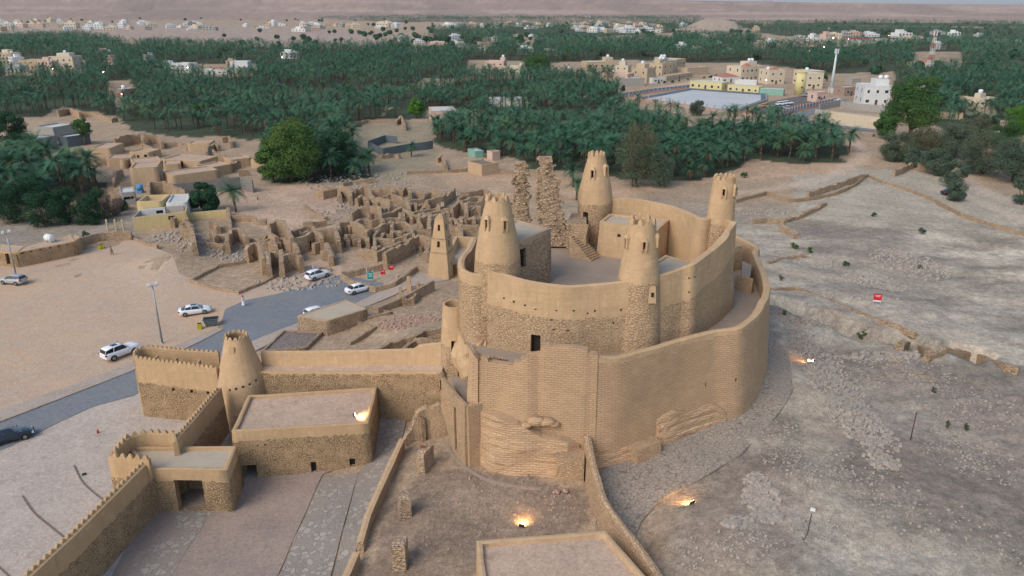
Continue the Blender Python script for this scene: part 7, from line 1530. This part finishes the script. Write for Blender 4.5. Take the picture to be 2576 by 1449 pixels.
# distant towns: small pale houses, one object each
rnd = random.Random(11); protos = []
for i, (mt, w_, d_, h_) in enumerate((('whitep',14,12,7),('creamp',16,12,8),('tanp',13,13,6),('pinkp',15,10,7),('whitep',20,10,4),('greyp',14,12,6))):
    mb = MB(); mb.box(-w_/2, w_/2, -d_/2, d_/2, -1, h_, 0, None, 1, -5.0); mb.box(-w_*.3, w_*.1, -d_*.1, d_*.35, h_, h_+2.8, 0, None, 1, -5.0)
    for f in range(2 if h_ > 5 else 1):
        for k in range(4): x = -w_/2+w_*(k+.5)/4; mb.box(x-.7, x+.7, -d_/2-.05, -d_/2+.1, f*3.4+1.1, f*3.4+2.7, 1)
    mb.tube((w_*.25, 0, h_), (w_*.25, 0, h_+1.4), 1, 1, 8, 2); o = mb.build('distant_house', [M[mt], M['glassd'], M['white']]); protos.append(o)
TOWNS = [('left far town', 'pale flat roofed house in the distant town at upper left', [(-20,530,58,79,52),(-20,130,40,58,16)], 0), ('second far town', 'pale house in the small distant village left of centre', [(600,1000,62,74,26),(730,800,72,82,4)], 0), ('white far town', 'white house in the distant town right of centre', [(1440,1660,64,84,52),(1110,1400,62,74,16)], 0), ('right far houses', 'scattered pale house in the distant groves at right', [(1980,2130,96,104,8),(2140,2560,84,124,14),(1700,2000,60,80,8)], 0), ('grove houses', 'lone white house peeping out of the northern grove', [(880,1400,92,150,12),(1700,2000,90,140,8),(20,1000,140,178,10)], 0)]
first = True; used_ = set()
for g_, lab, zones, _ in TOWNS:
    for x0, x1, y0, y1, n in zones:
        got = []
        for k in range(n):
            x, y = rnd.uniform(x0, x1), rnd.uniform(y0, y1); p = hit(x, y); i = rnd.choice([0, 0, 1, 2, 3, 4, 4, 5]); s_ = rnd.uniform(.8, 1.3)*(.7 if g_ == 'grove houses' else 1)
            if i in used_: o = protos[i].copy(); COL.objects.link(o)
            else: o = protos[i]; used_.add(i)
            o.location = (p[0], p[1], p[2]); o.rotation_euler.z = rnd.uniform(-.7, .7); o.scale = (s_*rnd.uniform(.8, 1.4), s_, s_*rnd.uniform(.8, 1.1)); tag(o, lab, 'house', g_); got.append((x, o))
        if n <= 16:
            zn = {(880, 92): 'in the northern grove left of centre', (1700, 90): 'in the grove above the reservoir', (20, 140): 'in the left part of the northern grove', (1980, 96): 'near the conical hill', (2140, 84): 'in the far right groves', (1700, 60): 'beside the conical hill top', (730, 72): 'on the plain left of centre', (-20, 40): 'in the upper left corner'}.get((x0, y0), 'in the belt of far groves')
            for i_, (x_, o_) in enumerate(sorted(got, key=lambda t: t[0])): o_['label'] = f'small pale house {zn}, {ord_[i_]} from left'
p = hit(2200, 108); mb = MB(); mb.box(-32, 32, -7, 7, 0, 5, 0, None, 1, -5.0); mb.box(-33, -8, -8, 8, 5.01, 6, 1); mb.box(18, 33, -8, 8, 5.01, 6, 1); o = mb.build('red_roofed_depot', [M['whitep'], simple('red_sheet_roof', (.5, .06, .05))]); o.location = p; tag(o, 'long white depot with red roof strips on the distant sandy flat', 'depot')
# lit lamps of the town
M['glow2'] = emis('street_lamp_glow', (1, .62, .30), 60); M['glow3'] = emis('red_lamp_glow', (1, .22, .12), 45); M['glow4'] = emis('green_lamp_glow', (.5, 1, .2), 40)
for r_, x, y, h_, m_, lab in (('A',378,942,4,'glow2','lit amber lamp over the dark yard at the left'),('A',780,545,5,'glow2','lit amber lamp in the left grove above the palms'),('A',918,712,4,'glow3','lit red lamp on the dark brown house'),('A',1415,510,6,'glow4','lit green lamp beside the white house in the left grove'),('A',2130,435,6,'glow2','lit amber lamp at the northern grove'),('A',325,95,8,'glow3','lit red lamp in the distant town'),('C',630,605,6,'glow2','lit orange lamp by the cream villas'),('C',1555,603,8,'glow2','lit street lamp beside the large white house'),('C',1252,297,8,'glow2','lit lamp at the distant red roofed depot'),('C',1068,355,8,'glow2','lit lamp on the distant sandy flat'),('C',1556,268,8,'glow3','lit red lamp in the distant grove'),('B',1075,372,5,'glow2','lit amber lamp on the small white house'),('C',960,385,6,'glow3','faint red lamp in the grove above the vehicle yard'),('C',1137,288,8,'glow2','left lamp above the distant depot'),('A',395,520,4,'glow2','lit lamp at the foot of the cream two-storey house')):
    px, py = q(r_, x, y); p = hit(px, py, dz=h_); rt = empty('lit_lamp', p, 0, lab, 'lamp'); s_ = max(.22, p[1]/3200); mb = MB(); mb.tube((0, 0, -.5), (0, 0, h_), .09, .07, 6); mb.build('pole', [M['pale']], rt); mb = MB(); mb.ball((0, 0, h_+s_*.6), s_, 0, 8, 6, (1, 1, .7)); mb.build('lamp_head', [M[m_]], rt)
# ================================================================ vegetation
def leafmat(name, A, B, Cc, sc=.5):
    m = NB(name); pos = obj_pos(m); a = m.noise(pos, sc, 3, .6); b = m.noise(pos, 3.5, 3, .7); c = m.mix(m.ramp(a.outputs[0], .35, .65), A, B); c = m.mix(m.math('MULTIPLY', m.ramp(b.outputs[0], .45, .7), .8), c, Cc)
    oi = m.n('ObjectInfo').outputs['Random']; c = m.mix(m.math('MULTIPLY', oi, .45), c, m.mix(.5, A, Cc)); L_ = m.noise(pos, .045, 3, .6); c = m.mix(m.math('MULTIPLY', m.ramp(L_.outputs[0], .52, .68), .4), c, (Cc[0]*1.1, Cc[1]*.8, Cc[2]*.55)); c = m.mix(m.math('MULTIPLY', m.ramp(L_.outputs[0], .48, .34), .45), c, tuple(x*.6 for x in A)); m.set(m.b.inputs['Base Color'], c); m.b.inputs['Roughness'].default_value = .75; m.b.inputs['Specular IOR Level'].default_value = .12
    return m.mat
M['palm'] = leafmat('palm_fronds', (.018, .076, .046), (.042, .13, .072), (.12, .24, .13)); M['palmdry'] = simple('dry_fronds', (.20, .145, .08), (.13, .09, .055), 2, .9); M['bark'] = simple('palm_bark', (.13, .095, .065), (.08, .055, .04), 5, .95, .6)
M['date'] = simple('orange_dates', (.36, .15, .03))
def palm_arrays(rs, nf, nl, ns=6, R_=3.7, dry=.2):
    """fronds as arched midribs carrying pairs of leaflets; returns verts, faces (quads), material ids"""
    V = []; F = []; Mi = []
    for i in range(nf):
        el = rs.uniform(-.30, 1.35) if i > nf*dry else rs.uniform(-1.35, -.75); az = rs.uniform(0, 6.283); L = R_*rs.uniform(.85, 1.12)*(1 if i > nf*dry else .6); d = np.array([math.cos(az), math.sin(az)]); t_ = np.linspace(0, 1, nl+1)
        ang = el-t_*(1.05 if el > 0 else .5)-.25*t_**2; dr = np.cos(ang)*L/nl; dz = np.sin(ang)*L/nl; r = np.concatenate([[.12], .12+np.cumsum(dr[:-1])]); z = np.concatenate([[0], np.cumsum(dz[:-1])]); side = np.array([-d[1], d[0]]); w_ = .60*np.sin(np.clip(t_*.9+.12, 0, 1)*math.pi)**.6*(.6 if i <= nf*dry else 1); mi = 1 if i <= nf*dry else 0
        for k in range(nl):
            c0 = np.array([r[k]*d[0], r[k]*d[1], z[k]]); c1 = np.array([r[k+1]*d[0], r[k+1]*d[1], z[k+1]]); f = c1-c0
            for s_ in (-1, 1):
                droop = rs.uniform(.0, .35); tip = c0+f*1.5+np.array([side[0]*s_*w_[k], side[1]*s_*w_[k], -droop*w_[k]+.05]); b = len(V); V += [c0, c0+f*.55, tip+f*.10, tip]; F.append((b, b+1, b+2, b+3)); Mi.append(mi)
    return V, F, Mi
def crown_mesh(seed, nf=58, nl=11):
    rs = np.random.RandomState(seed); V, F, Mi = palm_arrays(rs, nf, nl); me = bpy.data.meshes.new('crown')
    if seed % 2:   # bunches of dates
        for k in range(5):
            a = rs.uniform(0, 6.28); b = len(V); c = np.array([math.cos(a)*.6, math.sin(a)*.6, -.35])
            for dv in ((-.2,0,.2),(.2,0,.2),(.15,0,-.5),(-.15,0,-.5),(0,-.2,.2),(0,.2,.2),(0,.15,-.5),(0,-.15,-.5)): V.append(c+np.array(dv))
            F += [(b,b+1,b+2,b+3),(b+4,b+5,b+6,b+7)]; Mi += [2,2]
    me.from_pydata([tuple(v) for v in V], [], F); [me.materials.append(M[k]) for k in ('palm','palmdry','date')]; me.polygons.foreach_set('material_index', Mi); me.update(); return me
crowns = [crown_mesh(s_) for s_ in range(6)]
def trunk_mesh(h, seed):
    mb = MB(); rs = random.Random(seed); x = y = 0; n = 6; dx, dy = rs.uniform(-.12, .12), rs.uniform(-.12, .12); pts = [(dx*i*i*.1, dy*i*i*.1, -h+h*i/n) for i in range(n+1)]; pts = [(p[0]-pts[-1][0], p[1]-pts[-1][1], p[2]) for p in pts]
    for a, b in zip(pts[:-1], pts[1:]): mb.tube(a, b, .30 if a[2] < -h+.1 else .25, .23, 8)
    o = mb.build('trunk', [M['bark']]); me = o.data; bpy.data.objects.remove(o); return me
trunks = [trunk_mesh(9.0, s_) for s_ in range(3)]
def in_view(X, Y, z=5):
    d = Y*CP+(HC-z)*SP; px = CX+X/d*FX; py = CY+((HC-z)*CP-Y*SP)/d*FX; return (px > -60) & (px < 2636) & (py < 1480)
rs = np.random.RandomState(5)
pts = []
for key, poly in PALM.items():
    xs = [p[0] for p in poly]; ys2 = [p[1] for p in poly]; yc = sum(ys2)/len(ys2)
    sp_ = 5.2 if key in ('mid', 'west', 'tree') else (6.0 if key in ('north', 'east') else 11)
    gx = np.arange(min(xs), max(xs), sp_); gy = np.arange(min(ys2), max(ys2), sp_); X, Y = np.meshgrid(gx, gy); X = (X+rs.uniform(-.45, .45, X.shape)*sp_).ravel(); Y = (Y+rs.uniform(-.45, .45, Y.shape)*sp_).ravel()
    k = inpoly(X, Y, poly) & ~clearance(X, Y) & in_view(X, Y); X, Y = X[k], Y[k]
    gap = (fbm(X/26+3, Y/26, 3) > .425); gap |= (Y < 260); X, Y = X[gap], Y[gap]
    if key.startswith('far'): kk = fbm(X/60, Y/60, 3) > .46; X, Y = X[kk], Y[kk]
    if key == 'north': kk = (Y < 700) | (rs.rand(len(X)) < .8); X, Y = X[kk], Y[kk]
    pts += [(x, y, key) for x, y in zip(X, Y)]
for x, y in (q('D',1770,470), (1440,470), (1452,505), (1590,470), (1035,395), (1735,455), (1240,395)):
    p = hit(x, y); pts.append((p[0], p[1], 'single'))
pts.sort(key=lambda t: t[0]**2+t[1]**2); print('palms', len(pts))
near = pts[:300]
GL = {'mid': 'behind the castle', 'west': 'of the left clump', 'tree': 'around the big green tree', 'north': 'of the northern grove', 'east': 'of the right grove', 'lane': 'by the lane', 'single': 'standing apart'}
ORD = ord_+['seventeenth','eighteenth','nineteenth','twentieth']
PLAB = {}
for key in set(p[2] for p in near):
    sub = [k for k, p in enumerate(near) if p[2] == key]; w_ = 14 if key != 'west' else 9
    sub.sort(key=lambda k: near[k][1])
    for r in range(0, len(sub), w_):
        for n_, k in enumerate(sorted(sub[r:r+w_], key=lambda k: near[k][0]/near[k][1])): PLAB[k] = f'date palm {GL.get(key, "of the outer grove")}, {ORD[n_]} from left in its {ORD[min(19, r//w_)]} row'

for i, (x, y, key) in enumerate(near):
    sc_ = rs.uniform(.85, 1.15)*(1.15 if key == 'west' else 1); h = rs.uniform(3.5, 7.5) if key != 'single' else rs.uniform(2.5, 5); z = tz_fast(x, y)
    rt = empty('date_palm', (x, y, z), rs.uniform(0, 6.28), PLAB[i], 'palm', {'mid': 'palms of the grove behind the castle', 'west': 'palms of the left clump', 'tree': 'palms around the big green tree', 'single': 'palms standing apart'}.get(key, 'palms of the outer groves')); rt.scale = (sc_,)*3
    t_ = bpy.data.objects.new('trunk', trunks[i % 3]); COL.objects.link(t_); t_.parent = rt; t_.location = (0, 0, h); c_ = bpy.data.objects.new('crown', crowns[i % 6]); COL.objects.link(c_); c_.parent = rt; c_.location = (0, 0, h); c_.rotation_euler = (rs.uniform(-.12, .12), rs.uniform(-.12, .12), 0)
# the remaining palms: one mass per distance band
def mass(name, P_, variants, label, hmin=3.5, hmax=8.0, trunk=True, sc=(.85, 1.2)):
    VS = []; FS = []; MS = []; off = 0; base = []
    for V, F, Mi in variants: base.append((np.array(V, np.float32), np.array(F, np.int32), np.array(Mi, np.int32)))
    for x, y, key in P_:
        V, F, Mi = base[rs.randint(len(base))]; a = rs.uniform(0, 6.283); s_ = rs.uniform(*sc); h = rs.uniform(hmin, hmax); ca1, sa1 = math.cos(a)*s_, math.sin(a)*s_; W = np.empty_like(V); W[:, 0] = V[:, 0]*ca1-V[:, 1]*sa1+x; W[:, 1] = V[:, 0]*sa1+V[:, 1]*ca1+y; W[:, 2] = V[:, 2]*s_+h
        if trunk:
            b = len(V); r = .22; T = np.array([(x-r, y, -.3), (x+r, y, -.3), (x+r*.7, y, h), (x-r*.7, y, h), (x, y-r, -.3), (x, y+r, -.3), (x, y+r*.7, h), (x, y-r*.7, h)], np.float32); W = np.concatenate([W, T]); F = np.concatenate([F, [[b, b+1, b+2, b+3], [b+4, b+5, b+6, b+7]]]); Mi = np.concatenate([Mi, [3, 3]])
        VS.append(W); FS.append(F+off); MS.append(Mi); off += len(W)
    V = np.concatenate(VS); F = np.concatenate(FS).astype(np.int32); Mi = np.concatenate(MS); me = bpy.data.meshes.new(name); me.vertices.add(len(V)); me.vertices.foreach_set('co', V.ravel()); me.loops.add(F.size); me.loops.foreach_set('vertex_index', F.ravel()); me.polygons.add(len(F)); me.polygons.foreach_set('loop_start', np.arange(0, F.size, 4, dtype=np.int32))
    [me.materials.append(M[k]) for k in ('palm','palmdry','date','bark')]; me.polygons.foreach_set('material_index', Mi.astype(np.int32)); me.update(); o = bpy.data.objects.new(name, me); COL.objects.link(o); tag(o, label, 'palm grove', None, 'stuff'); print(name, len(P_), len(F)); return o
rest = pts[300:]; dd = [math.hypot(p[0], p[1]) for p in rest]; A_ = [p for p, d in zip(rest, dd) if d < 430]; B_ = [p for p, d in zip(rest, dd) if 430 <= d < 800]; C_ = [p for p, d in zip(rest, dd) if d >= 800]
rs2 = np.random.RandomState(9)
mass('palm_grove', A_, [palm_arrays(rs2, 34, 7) for i in range(5)], 'dense date palm grove between the nearer palms and the pale houses')
mass('palm_grove', B_, [palm_arrays(rs2, 20, 4, R_=4.0) for i in range(5)], 'wide date palm grove stretching across the middle distance', sc=(.95, 1.3))
mass('palm_grove', C_, [palm_arrays(rs2, 12, 3, R_=4.6) for i in range(4)], 'far belt of date palms towards the desert plateau', sc=(1.0, 1.7), trunk=False)
# broadleaf trees and bushes
M['leafg'] = leafmat('green_leaves', (.045, .10, .022), (.075, .15, .030), (.11, .19, .05)); M['leafd'] = leafmat('dark_leaves', (.014, .050, .024), (.024, .072, .032), (.045, .11, .05)); M['leafy'] = leafmat('bright_leaves', (.045, .15, .02), (.08, .20, .02), (.13, .26, .04))
M['tam'] = leafmat('tamarisk_leaves', (.045, .082, .050), (.078, .118, .075), (.125, .155, .11)); M['tamb'] = leafmat('brown_tamarisk', (.066, .082, .046), (.10, .108, .062), (.15, .15, .095)); M['dead'] = leafmat('dry_brush', (.16, .12, .095), (.22, .165, .13), (.28, .22, .18)); M['leafo'] = leafmat('olive_green_leaves', (.028, .085, .025), (.05, .12, .03), (.09, .17, .045))
def tree(name, x, ybase, ytop, wpx, mat_, label, seed, trunk=.25, dens=1.0, leaf=.38, up=0, group=None, cat='tree', blobs=None):
    p = hit(x, ybase); ht = max(1.0, PY(x, ytop, p[1])[2]-p[2]); W = wpx/FX*(p[1]*CP+HC*SP)/2; r_ = np.random.RandomState(seed); rt = empty(name, p, 0, label, cat, group)
    nb = blobs or int(14+W*3); th = ht*trunk; V = []; cs = []
    for i in range(nb):
        a = r_.uniform(0, 6.28); k = r_.uniform(0, 1)**.5; zc = th+(ht-th)*r_.uniform(.12, .86); env = math.sin(np.clip((zc-th*.5)/(ht-th*.5), 0.05, 1)*math.pi*.80+.35); R0 = W*.78*k*max(.35, env); rr = W*r_.uniform(.24, .42)*(.8 if zc > ht*.7 else 1)
        cs.append((R0*math.cos(a), R0*math.sin(a), min(zc, ht-rr*.7), rr))
    per = int(dens*min(420, 26*(np.mean([c[3] for c in cs])/leaf)**2)); 
    for cx, cy, cz, rr in cs:
        n = per; u = r_.normal(size=(n, 3)); u /= np.linalg.norm(u, axis=1)[:, None]; rad = rr*(r_.uniform(.45, 1.08, n))**.7; sq = 1.0+up; c = np.array([cx, cy, cz])+u*rad[:, None]*np.array([1, 1, .8*sq]); c[:, 2] = np.maximum(c[:, 2], .15)
        t1 = np.cross(u+r_.normal(size=(n, 3))*.5, r_.normal(size=(n, 3))); t1 /= np.linalg.norm(t1, axis=1)[:, None]+1e-9; t2 = np.cross(u+r_.normal(size=(n, 3))*.4, t1); t2 /= np.linalg.norm(t2, axis=1)[:, None]+1e-9; s_ = leaf*r_.uniform(.5, 1.1, n)[:, None]
        if up: t2 = t2*.4+np.array([0, 0, up]); 
        V.append(np.stack([c-t1*s_*.5, c-t2*s_*.6, c+t1*s_*.5, c+t2*s_*.75], 1))
    V = np.concatenate(V).reshape(-1, 3); F = np.arange(len(V), dtype=np.int32); me = bpy.data.meshes.new('crown'); me.vertices.add(len(V)); me.vertices.foreach_set('co', V.astype(np.float32).ravel()); me.loops.add(len(F)); me.loops.foreach_set('vertex_index', F); me.polygons.add(len(F)//4); me.polygons.foreach_set('loop_start', np.arange(0, len(F), 4, dtype=np.int32)); me.materials.append(M[mat_]); me.update()
    c_ = bpy.data.objects.new('crown', me); COL.objects.link(c_); c_.parent = rt; mb = MB(); tr_ = .035*ht+.08; mb.tube((0, 0, -.3), (0, 0, max(th, .5)), tr_, tr_*.75, 8)
    for cx, cy, cz, rr in cs[:7]: mb.tube((0, 0, max(th, .5)*.9), (cx*.8, cy*.8, cz*.95), tr_*.45, tr_*.15, 6)
    mb.build('trunk', [M['bark']], rt); return rt
tree('broadleaf_tree', 735, 455, 292, 165, 'leafg', 'big pale green broadleaf tree left of centre beside the ruins', 1, .10, 1.4, blobs=60); tree('broadleaf_tree', 688, 458, 338, 80, 'leafg', 'lower green companion left of the big pale green tree', 15, .08, 1.3, blobs=30); tree('broadleaf_tree', 850, 440, 318, 130, 'leafd', 'dark green tree right behind the big pale green one', 2, .1)
tree('broadleaf_tree', 519, 534, 459, 84, 'leafd', 'round dense green tree next to the yellow house', 3, .04, 1.8, .32, 0, blobs=34); tree('broadleaf_tree', 2287, 350, 182, 138, 'leafo', 'tallest green tree on the right, in front of the lattice tower', 4, .15, 1.3, .4, blobs=46); tree('broadleaf_tree', 2230, 350, 275, 70, 'leafo', 'green lower companion left of the tallest tree', 14, .05)
tree('tamarisk_tree', 1600, 470, 300, 118, 'tamb', 'tall brownish tamarisk in the grove behind the back tower', 5, .05, 1.1, .32, .5); tree('tamarisk_tree', 1660, 470, 385, 90, 'tam', 'grey green tamarisk right of the brownish one', 6, .03, 1.0, .32, .4); tree('broadleaf_tree', 1048, 298, 243, 46, 'leafy', 'bright green round tree by the pink house lane', 7, .1, 1.2)
tree('broadleaf_tree', 40, 380, 275, 95, 'leafd', 'dark tree at the left edge above the grey barn', 8, .1); tree('broadleaf_tree', 215, 365, 292, 55, 'leafo', 'loose green tree over the left ruin yard', 9, .3, .7); tree('tamarisk_tree', 1752, 292, 248, 46, 'tam', 'grey bushy tree standing before the reservoir', 10, .05, 1, .35, .3); tree('broadleaf_tree', 1565, 232, 210, 17, 'leafd', 'small round tree at the corner of the grey building', 11, .05)
tree('broadleaf_tree', 1700, 340, 300, 50, 'leafy', 'yellow green tree inside the grove behind the brownish tamarisk', 12, .1, .8); tree('broadleaf_tree', 1345, 182, 133, 80, 'leafo', 'olive green tree behind the pink and cream houses', 13, .1, 1, .6)
NT = [(1075,130,104,44,'tam'),(1130,135,108,40,'tam'),(1190,128,106,50,'leafd'),(1250,125,104,40,'tam'),(700,125,108,34,'leafd'),(790,128,112,30,'tam'),(570,132,112,30,'leafd'),(1420,150,118,60,'leafo'),(1500,160,130,46,'tam'),(1610,128,104,44,'tam'),(330,190,160,60,'leafd'),(880,250,214,56,'leafo'),(500,300,262,60,'leafo'),(700,240,208,50,'tam'),(1180,252,222,50,'leafo'),(2080,205,170,40,'leafd'),(2420,262,232,60,'leafd'),(60,250,215,70,'leafd'),(1480,420,372,50,'leafy'),(1820,330,300,40,'tam')]
for i, k in enumerate(sorted(range(len(NT)), key=lambda j: NT[j][0])): x, yb, yt, w_, mt = NT[k]; tree('bushy_tree', x, yb, yt, w_, mt, f'bushy tree standing among the palm groves, {ORD[i]} counted from the left', 130+i, .08, .8, .5, .1, 'bushy trees among the palms', blobs=12)
RB = [(2250,405,330,90,'tam'),(2320,395,315,100,'tamb'),(2400,400,300,120,'tam'),(2470,440,320,130,'tam'),(2395,470,400,70,'tam'),(2400,505,450,66,'tam'),(2545,460,345,120,'tam'),(2520,400,300,90,'leafo'),(2570,515,440,60,'tam'),(2440,370,290,90,'tamb'),(2350,440,370,90,'tam'),(2560,335,262,80,'leafy'),(2480,345,285,60,'leafd'),(2300,420,370,60,'tam')]
nm = ['leftmost','second from left','third from left','fourth from left','fifth from left','sixth from left','seventh from left','eighth from left','ninth from left','tenth from left','eleventh from left','twelfth from left','thirteenth from left','rightmost']
for i, k in enumerate(sorted(range(len(RB)), key=lambda j: RB[j][0])): x, yb, yt, w_, mt = RB[k]; tree('tamarisk_bush', x, yb, yt, w_, mt, f'bushy tree {nm[i]} in the grey green thicket on the right', 30+i, .02, 1.7, .36, .2, 'bushy trees of the right thicket')
LB_ = [(40,560,460,120,'leafd'),(115,570,480,110,'leafd'),(175,560,470,100,'leafd'),(230,565,490,90,'leafd'),(75,520,450,100,'leafd'),(275,545,492,75,'dead'),(245,520,470,60,'leafd'),(305,530,500,50,'leafd'),(0,540,450,90,'leafd'),(215,610,578,30,'tam')]
for i, k in enumerate(sorted(range(len(LB_)), key=lambda j: LB_[j][0])): x, yb, yt, w_, mt = LB_[k]; tree('bush', x, yb, yt, w_, mt, f'bush {["leftmost","second","third","fourth","fifth","sixth","seventh","eighth","ninth","rightmost"][i]} of the hedge of dark bushes under the left palms', 60+i, .02, 1.1, .34, .2, 'bushes under the left palms', 'bush')
for i, (r_, x, y, w_, lab) in enumerate((('F',1790,900,40,'green shrub in a hollow on the excavated ground'),('F',840,740,60,'left yellow green patch of scrub beyond the terrace wall'),('F',960,770,50,'right yellow green patch of scrub beyond the terrace wall'),('F',1810,620,55,'dark green scrub patch near the wire fence'),('I',1350,290,75,'bright green shrub growing in the trench'),('I',770,120,45,'small green shrub at the head of the trench'),('I',1890,705,40,'small green tuft on the stony slope'),('I',1995,965,38,'left one of two small green tufts near the iron stake'),('I',2130,985,45,'right one of two small green tufts near the iron stake'),('D',1945,372,14,'small green shrub alone on the sandy clearing'),('F',1440,500,40,'low green tuft below the fence corner'),('F',465,205,60,'grey green shrub behind the right corner tower'),('F',740,975,34,'tiny yellowish tuft beyond the trench'),('F',1230,870,50,'long low green tuft on the excavated ground'),('S',1000,1150,20,'dark shrub at the road end near the cream enclosure'))):
    X_, Y_ = q(r_, x, y); tree('shrub', X_, Y_+2, Y_-(w_*.16 if r_ != 'D' else 6)-3, w_/2.6, 'leafo' if i % 3 else 'tam', lab, 80+i, .02, .8, .14 if r_ != 'D' else .25, 0, None, 'shrub', 12)
gx = [(x, y) for x, y in (q('Q', 620, 425), q('Q', 700, 425), q('Q', 805, 415), q('Q', 900, 400), q('Q', 1020, 380), q('Q', 1240, 355), q('Q', 1340, 350), q('Q', 1400, 335))]
for i, (x, y) in enumerate(gx): tree('street_shrub', x, y, y-(4+2*(i > 5)+2*(i in (1, 2)))*1.0, 8+(6 if i > 5 else 0)+(4 if i in (1, 2) else 0), 'leafd', f'street shrub {nm[i]} along the tan garage wall', 110+i, .05, 1, .3, 0, 'shrubs along the street', 'shrub', 10)
# scattered trees over the far plain
rs3 = np.random.RandomState(4); sc_pts = []
for x0, x1, y0, y1, n in ((560,1100,78,122,34),(900,1440,60,110,60),(1560,1900,70,110,36),(2020,2560,60,96,70),(0,1060,48,62,26),(1900,2560,118,190,40),(0,1100,108,150,50),(1060,1800,100,150,60)):
    for k in range(n): p = hit(rs3.uniform(x0, x1), rs3.uniform(y0, y1)); sc_pts.append((p[0], p[1], 'x'))
def blob_arr(r):
    V = []; F = []
    for i in range(90):
        u = r.normal(size=3); u /= np.linalg.norm(u); c = u*np.array([3.2, 3.2, 2.6])*r.uniform(.55, 1.1); t1 = np.cross(u, r.normal(size=3)); t1 /= np.linalg.norm(t1); t2 = np.cross(u, t1); b = len(V); s_ = r.uniform(.7, 1.3); V += [c-t1*s_, c-t2*s_, c+t1*s_, c+t2*s_]; F.append((b, b+1, b+2, b+3))
    return V, F, [0]*len(F)
o = mass('tree_belt', sc_pts, [blob_arr(rs3) for i in range(4)], 'loose belts of dark trees scattered over the distant plain', 2.5, 4.5, True, (.7, 1.5)); o.data.materials[0] = M['leafd']
# ================================================================ haze
mb = MB(); mb.box(-14000, 14000, -60, 17000, -8, 175); hz = mb.build('haze', []) if False else None
me = bpy.data.meshes.new('haze'); bm = bmesh.new(); bmesh.ops.create_cube(bm, size=1); bm.to_mesh(me); bm.free(); hz = bpy.data.objects.new('haze', me); COL.objects.link(hz); hz.scale = (62000, 31000, 230); hz.location = (0, 31000/2-80, 230/2-9); hz['kind'] = 'stuff'; hz['label'] = 'pale bluish haze over the distant plain'; hz['category'] = 'haze'
hm = bpy.data.materials.new('haze'); hm.use_nodes = True; ht_ = hm.node_tree; ht_.nodes.remove(ht_.nodes['Principled BSDF']); pvn = ht_.nodes.new('ShaderNodeVolumePrincipled'); pvn.inputs['Color'].default_value = (.80, .86, .95, 1); pvn.inputs['Density'].default_value = .00004; pvn.inputs['Anisotropy'].default_value = .1; ht_.links.new(pvn.outputs[0], ht_.nodes['Material Output'].inputs['Volume']); me.materials.append(hm)

mb = MB()
for px, w_, h_ in ((1935, 16, 9), (1850, 40, 6), (1800, 26, 4), (1720, 60, 5)):
    X = (px-CX)/FX*15000*CP; W = w_/FX*15000; Z = 38+.0007*15000+h_/FX*15000; b = [(X-W, 14900, 20), (X+W, 14900, 20), (X+W, 15400, 20), (X-W, 15400, 20)]; mb.frustum(b, [(X-W*.35, 15000, Z), (X+W*.3, 15000, Z), (X+W*.3, 15300, Z), (X-W*.35, 15300, Z)], 0)
o = mb.build('hills', [simple('far_hill_rock', (.35, .27, .24))]); o['kind'] = 'structure'
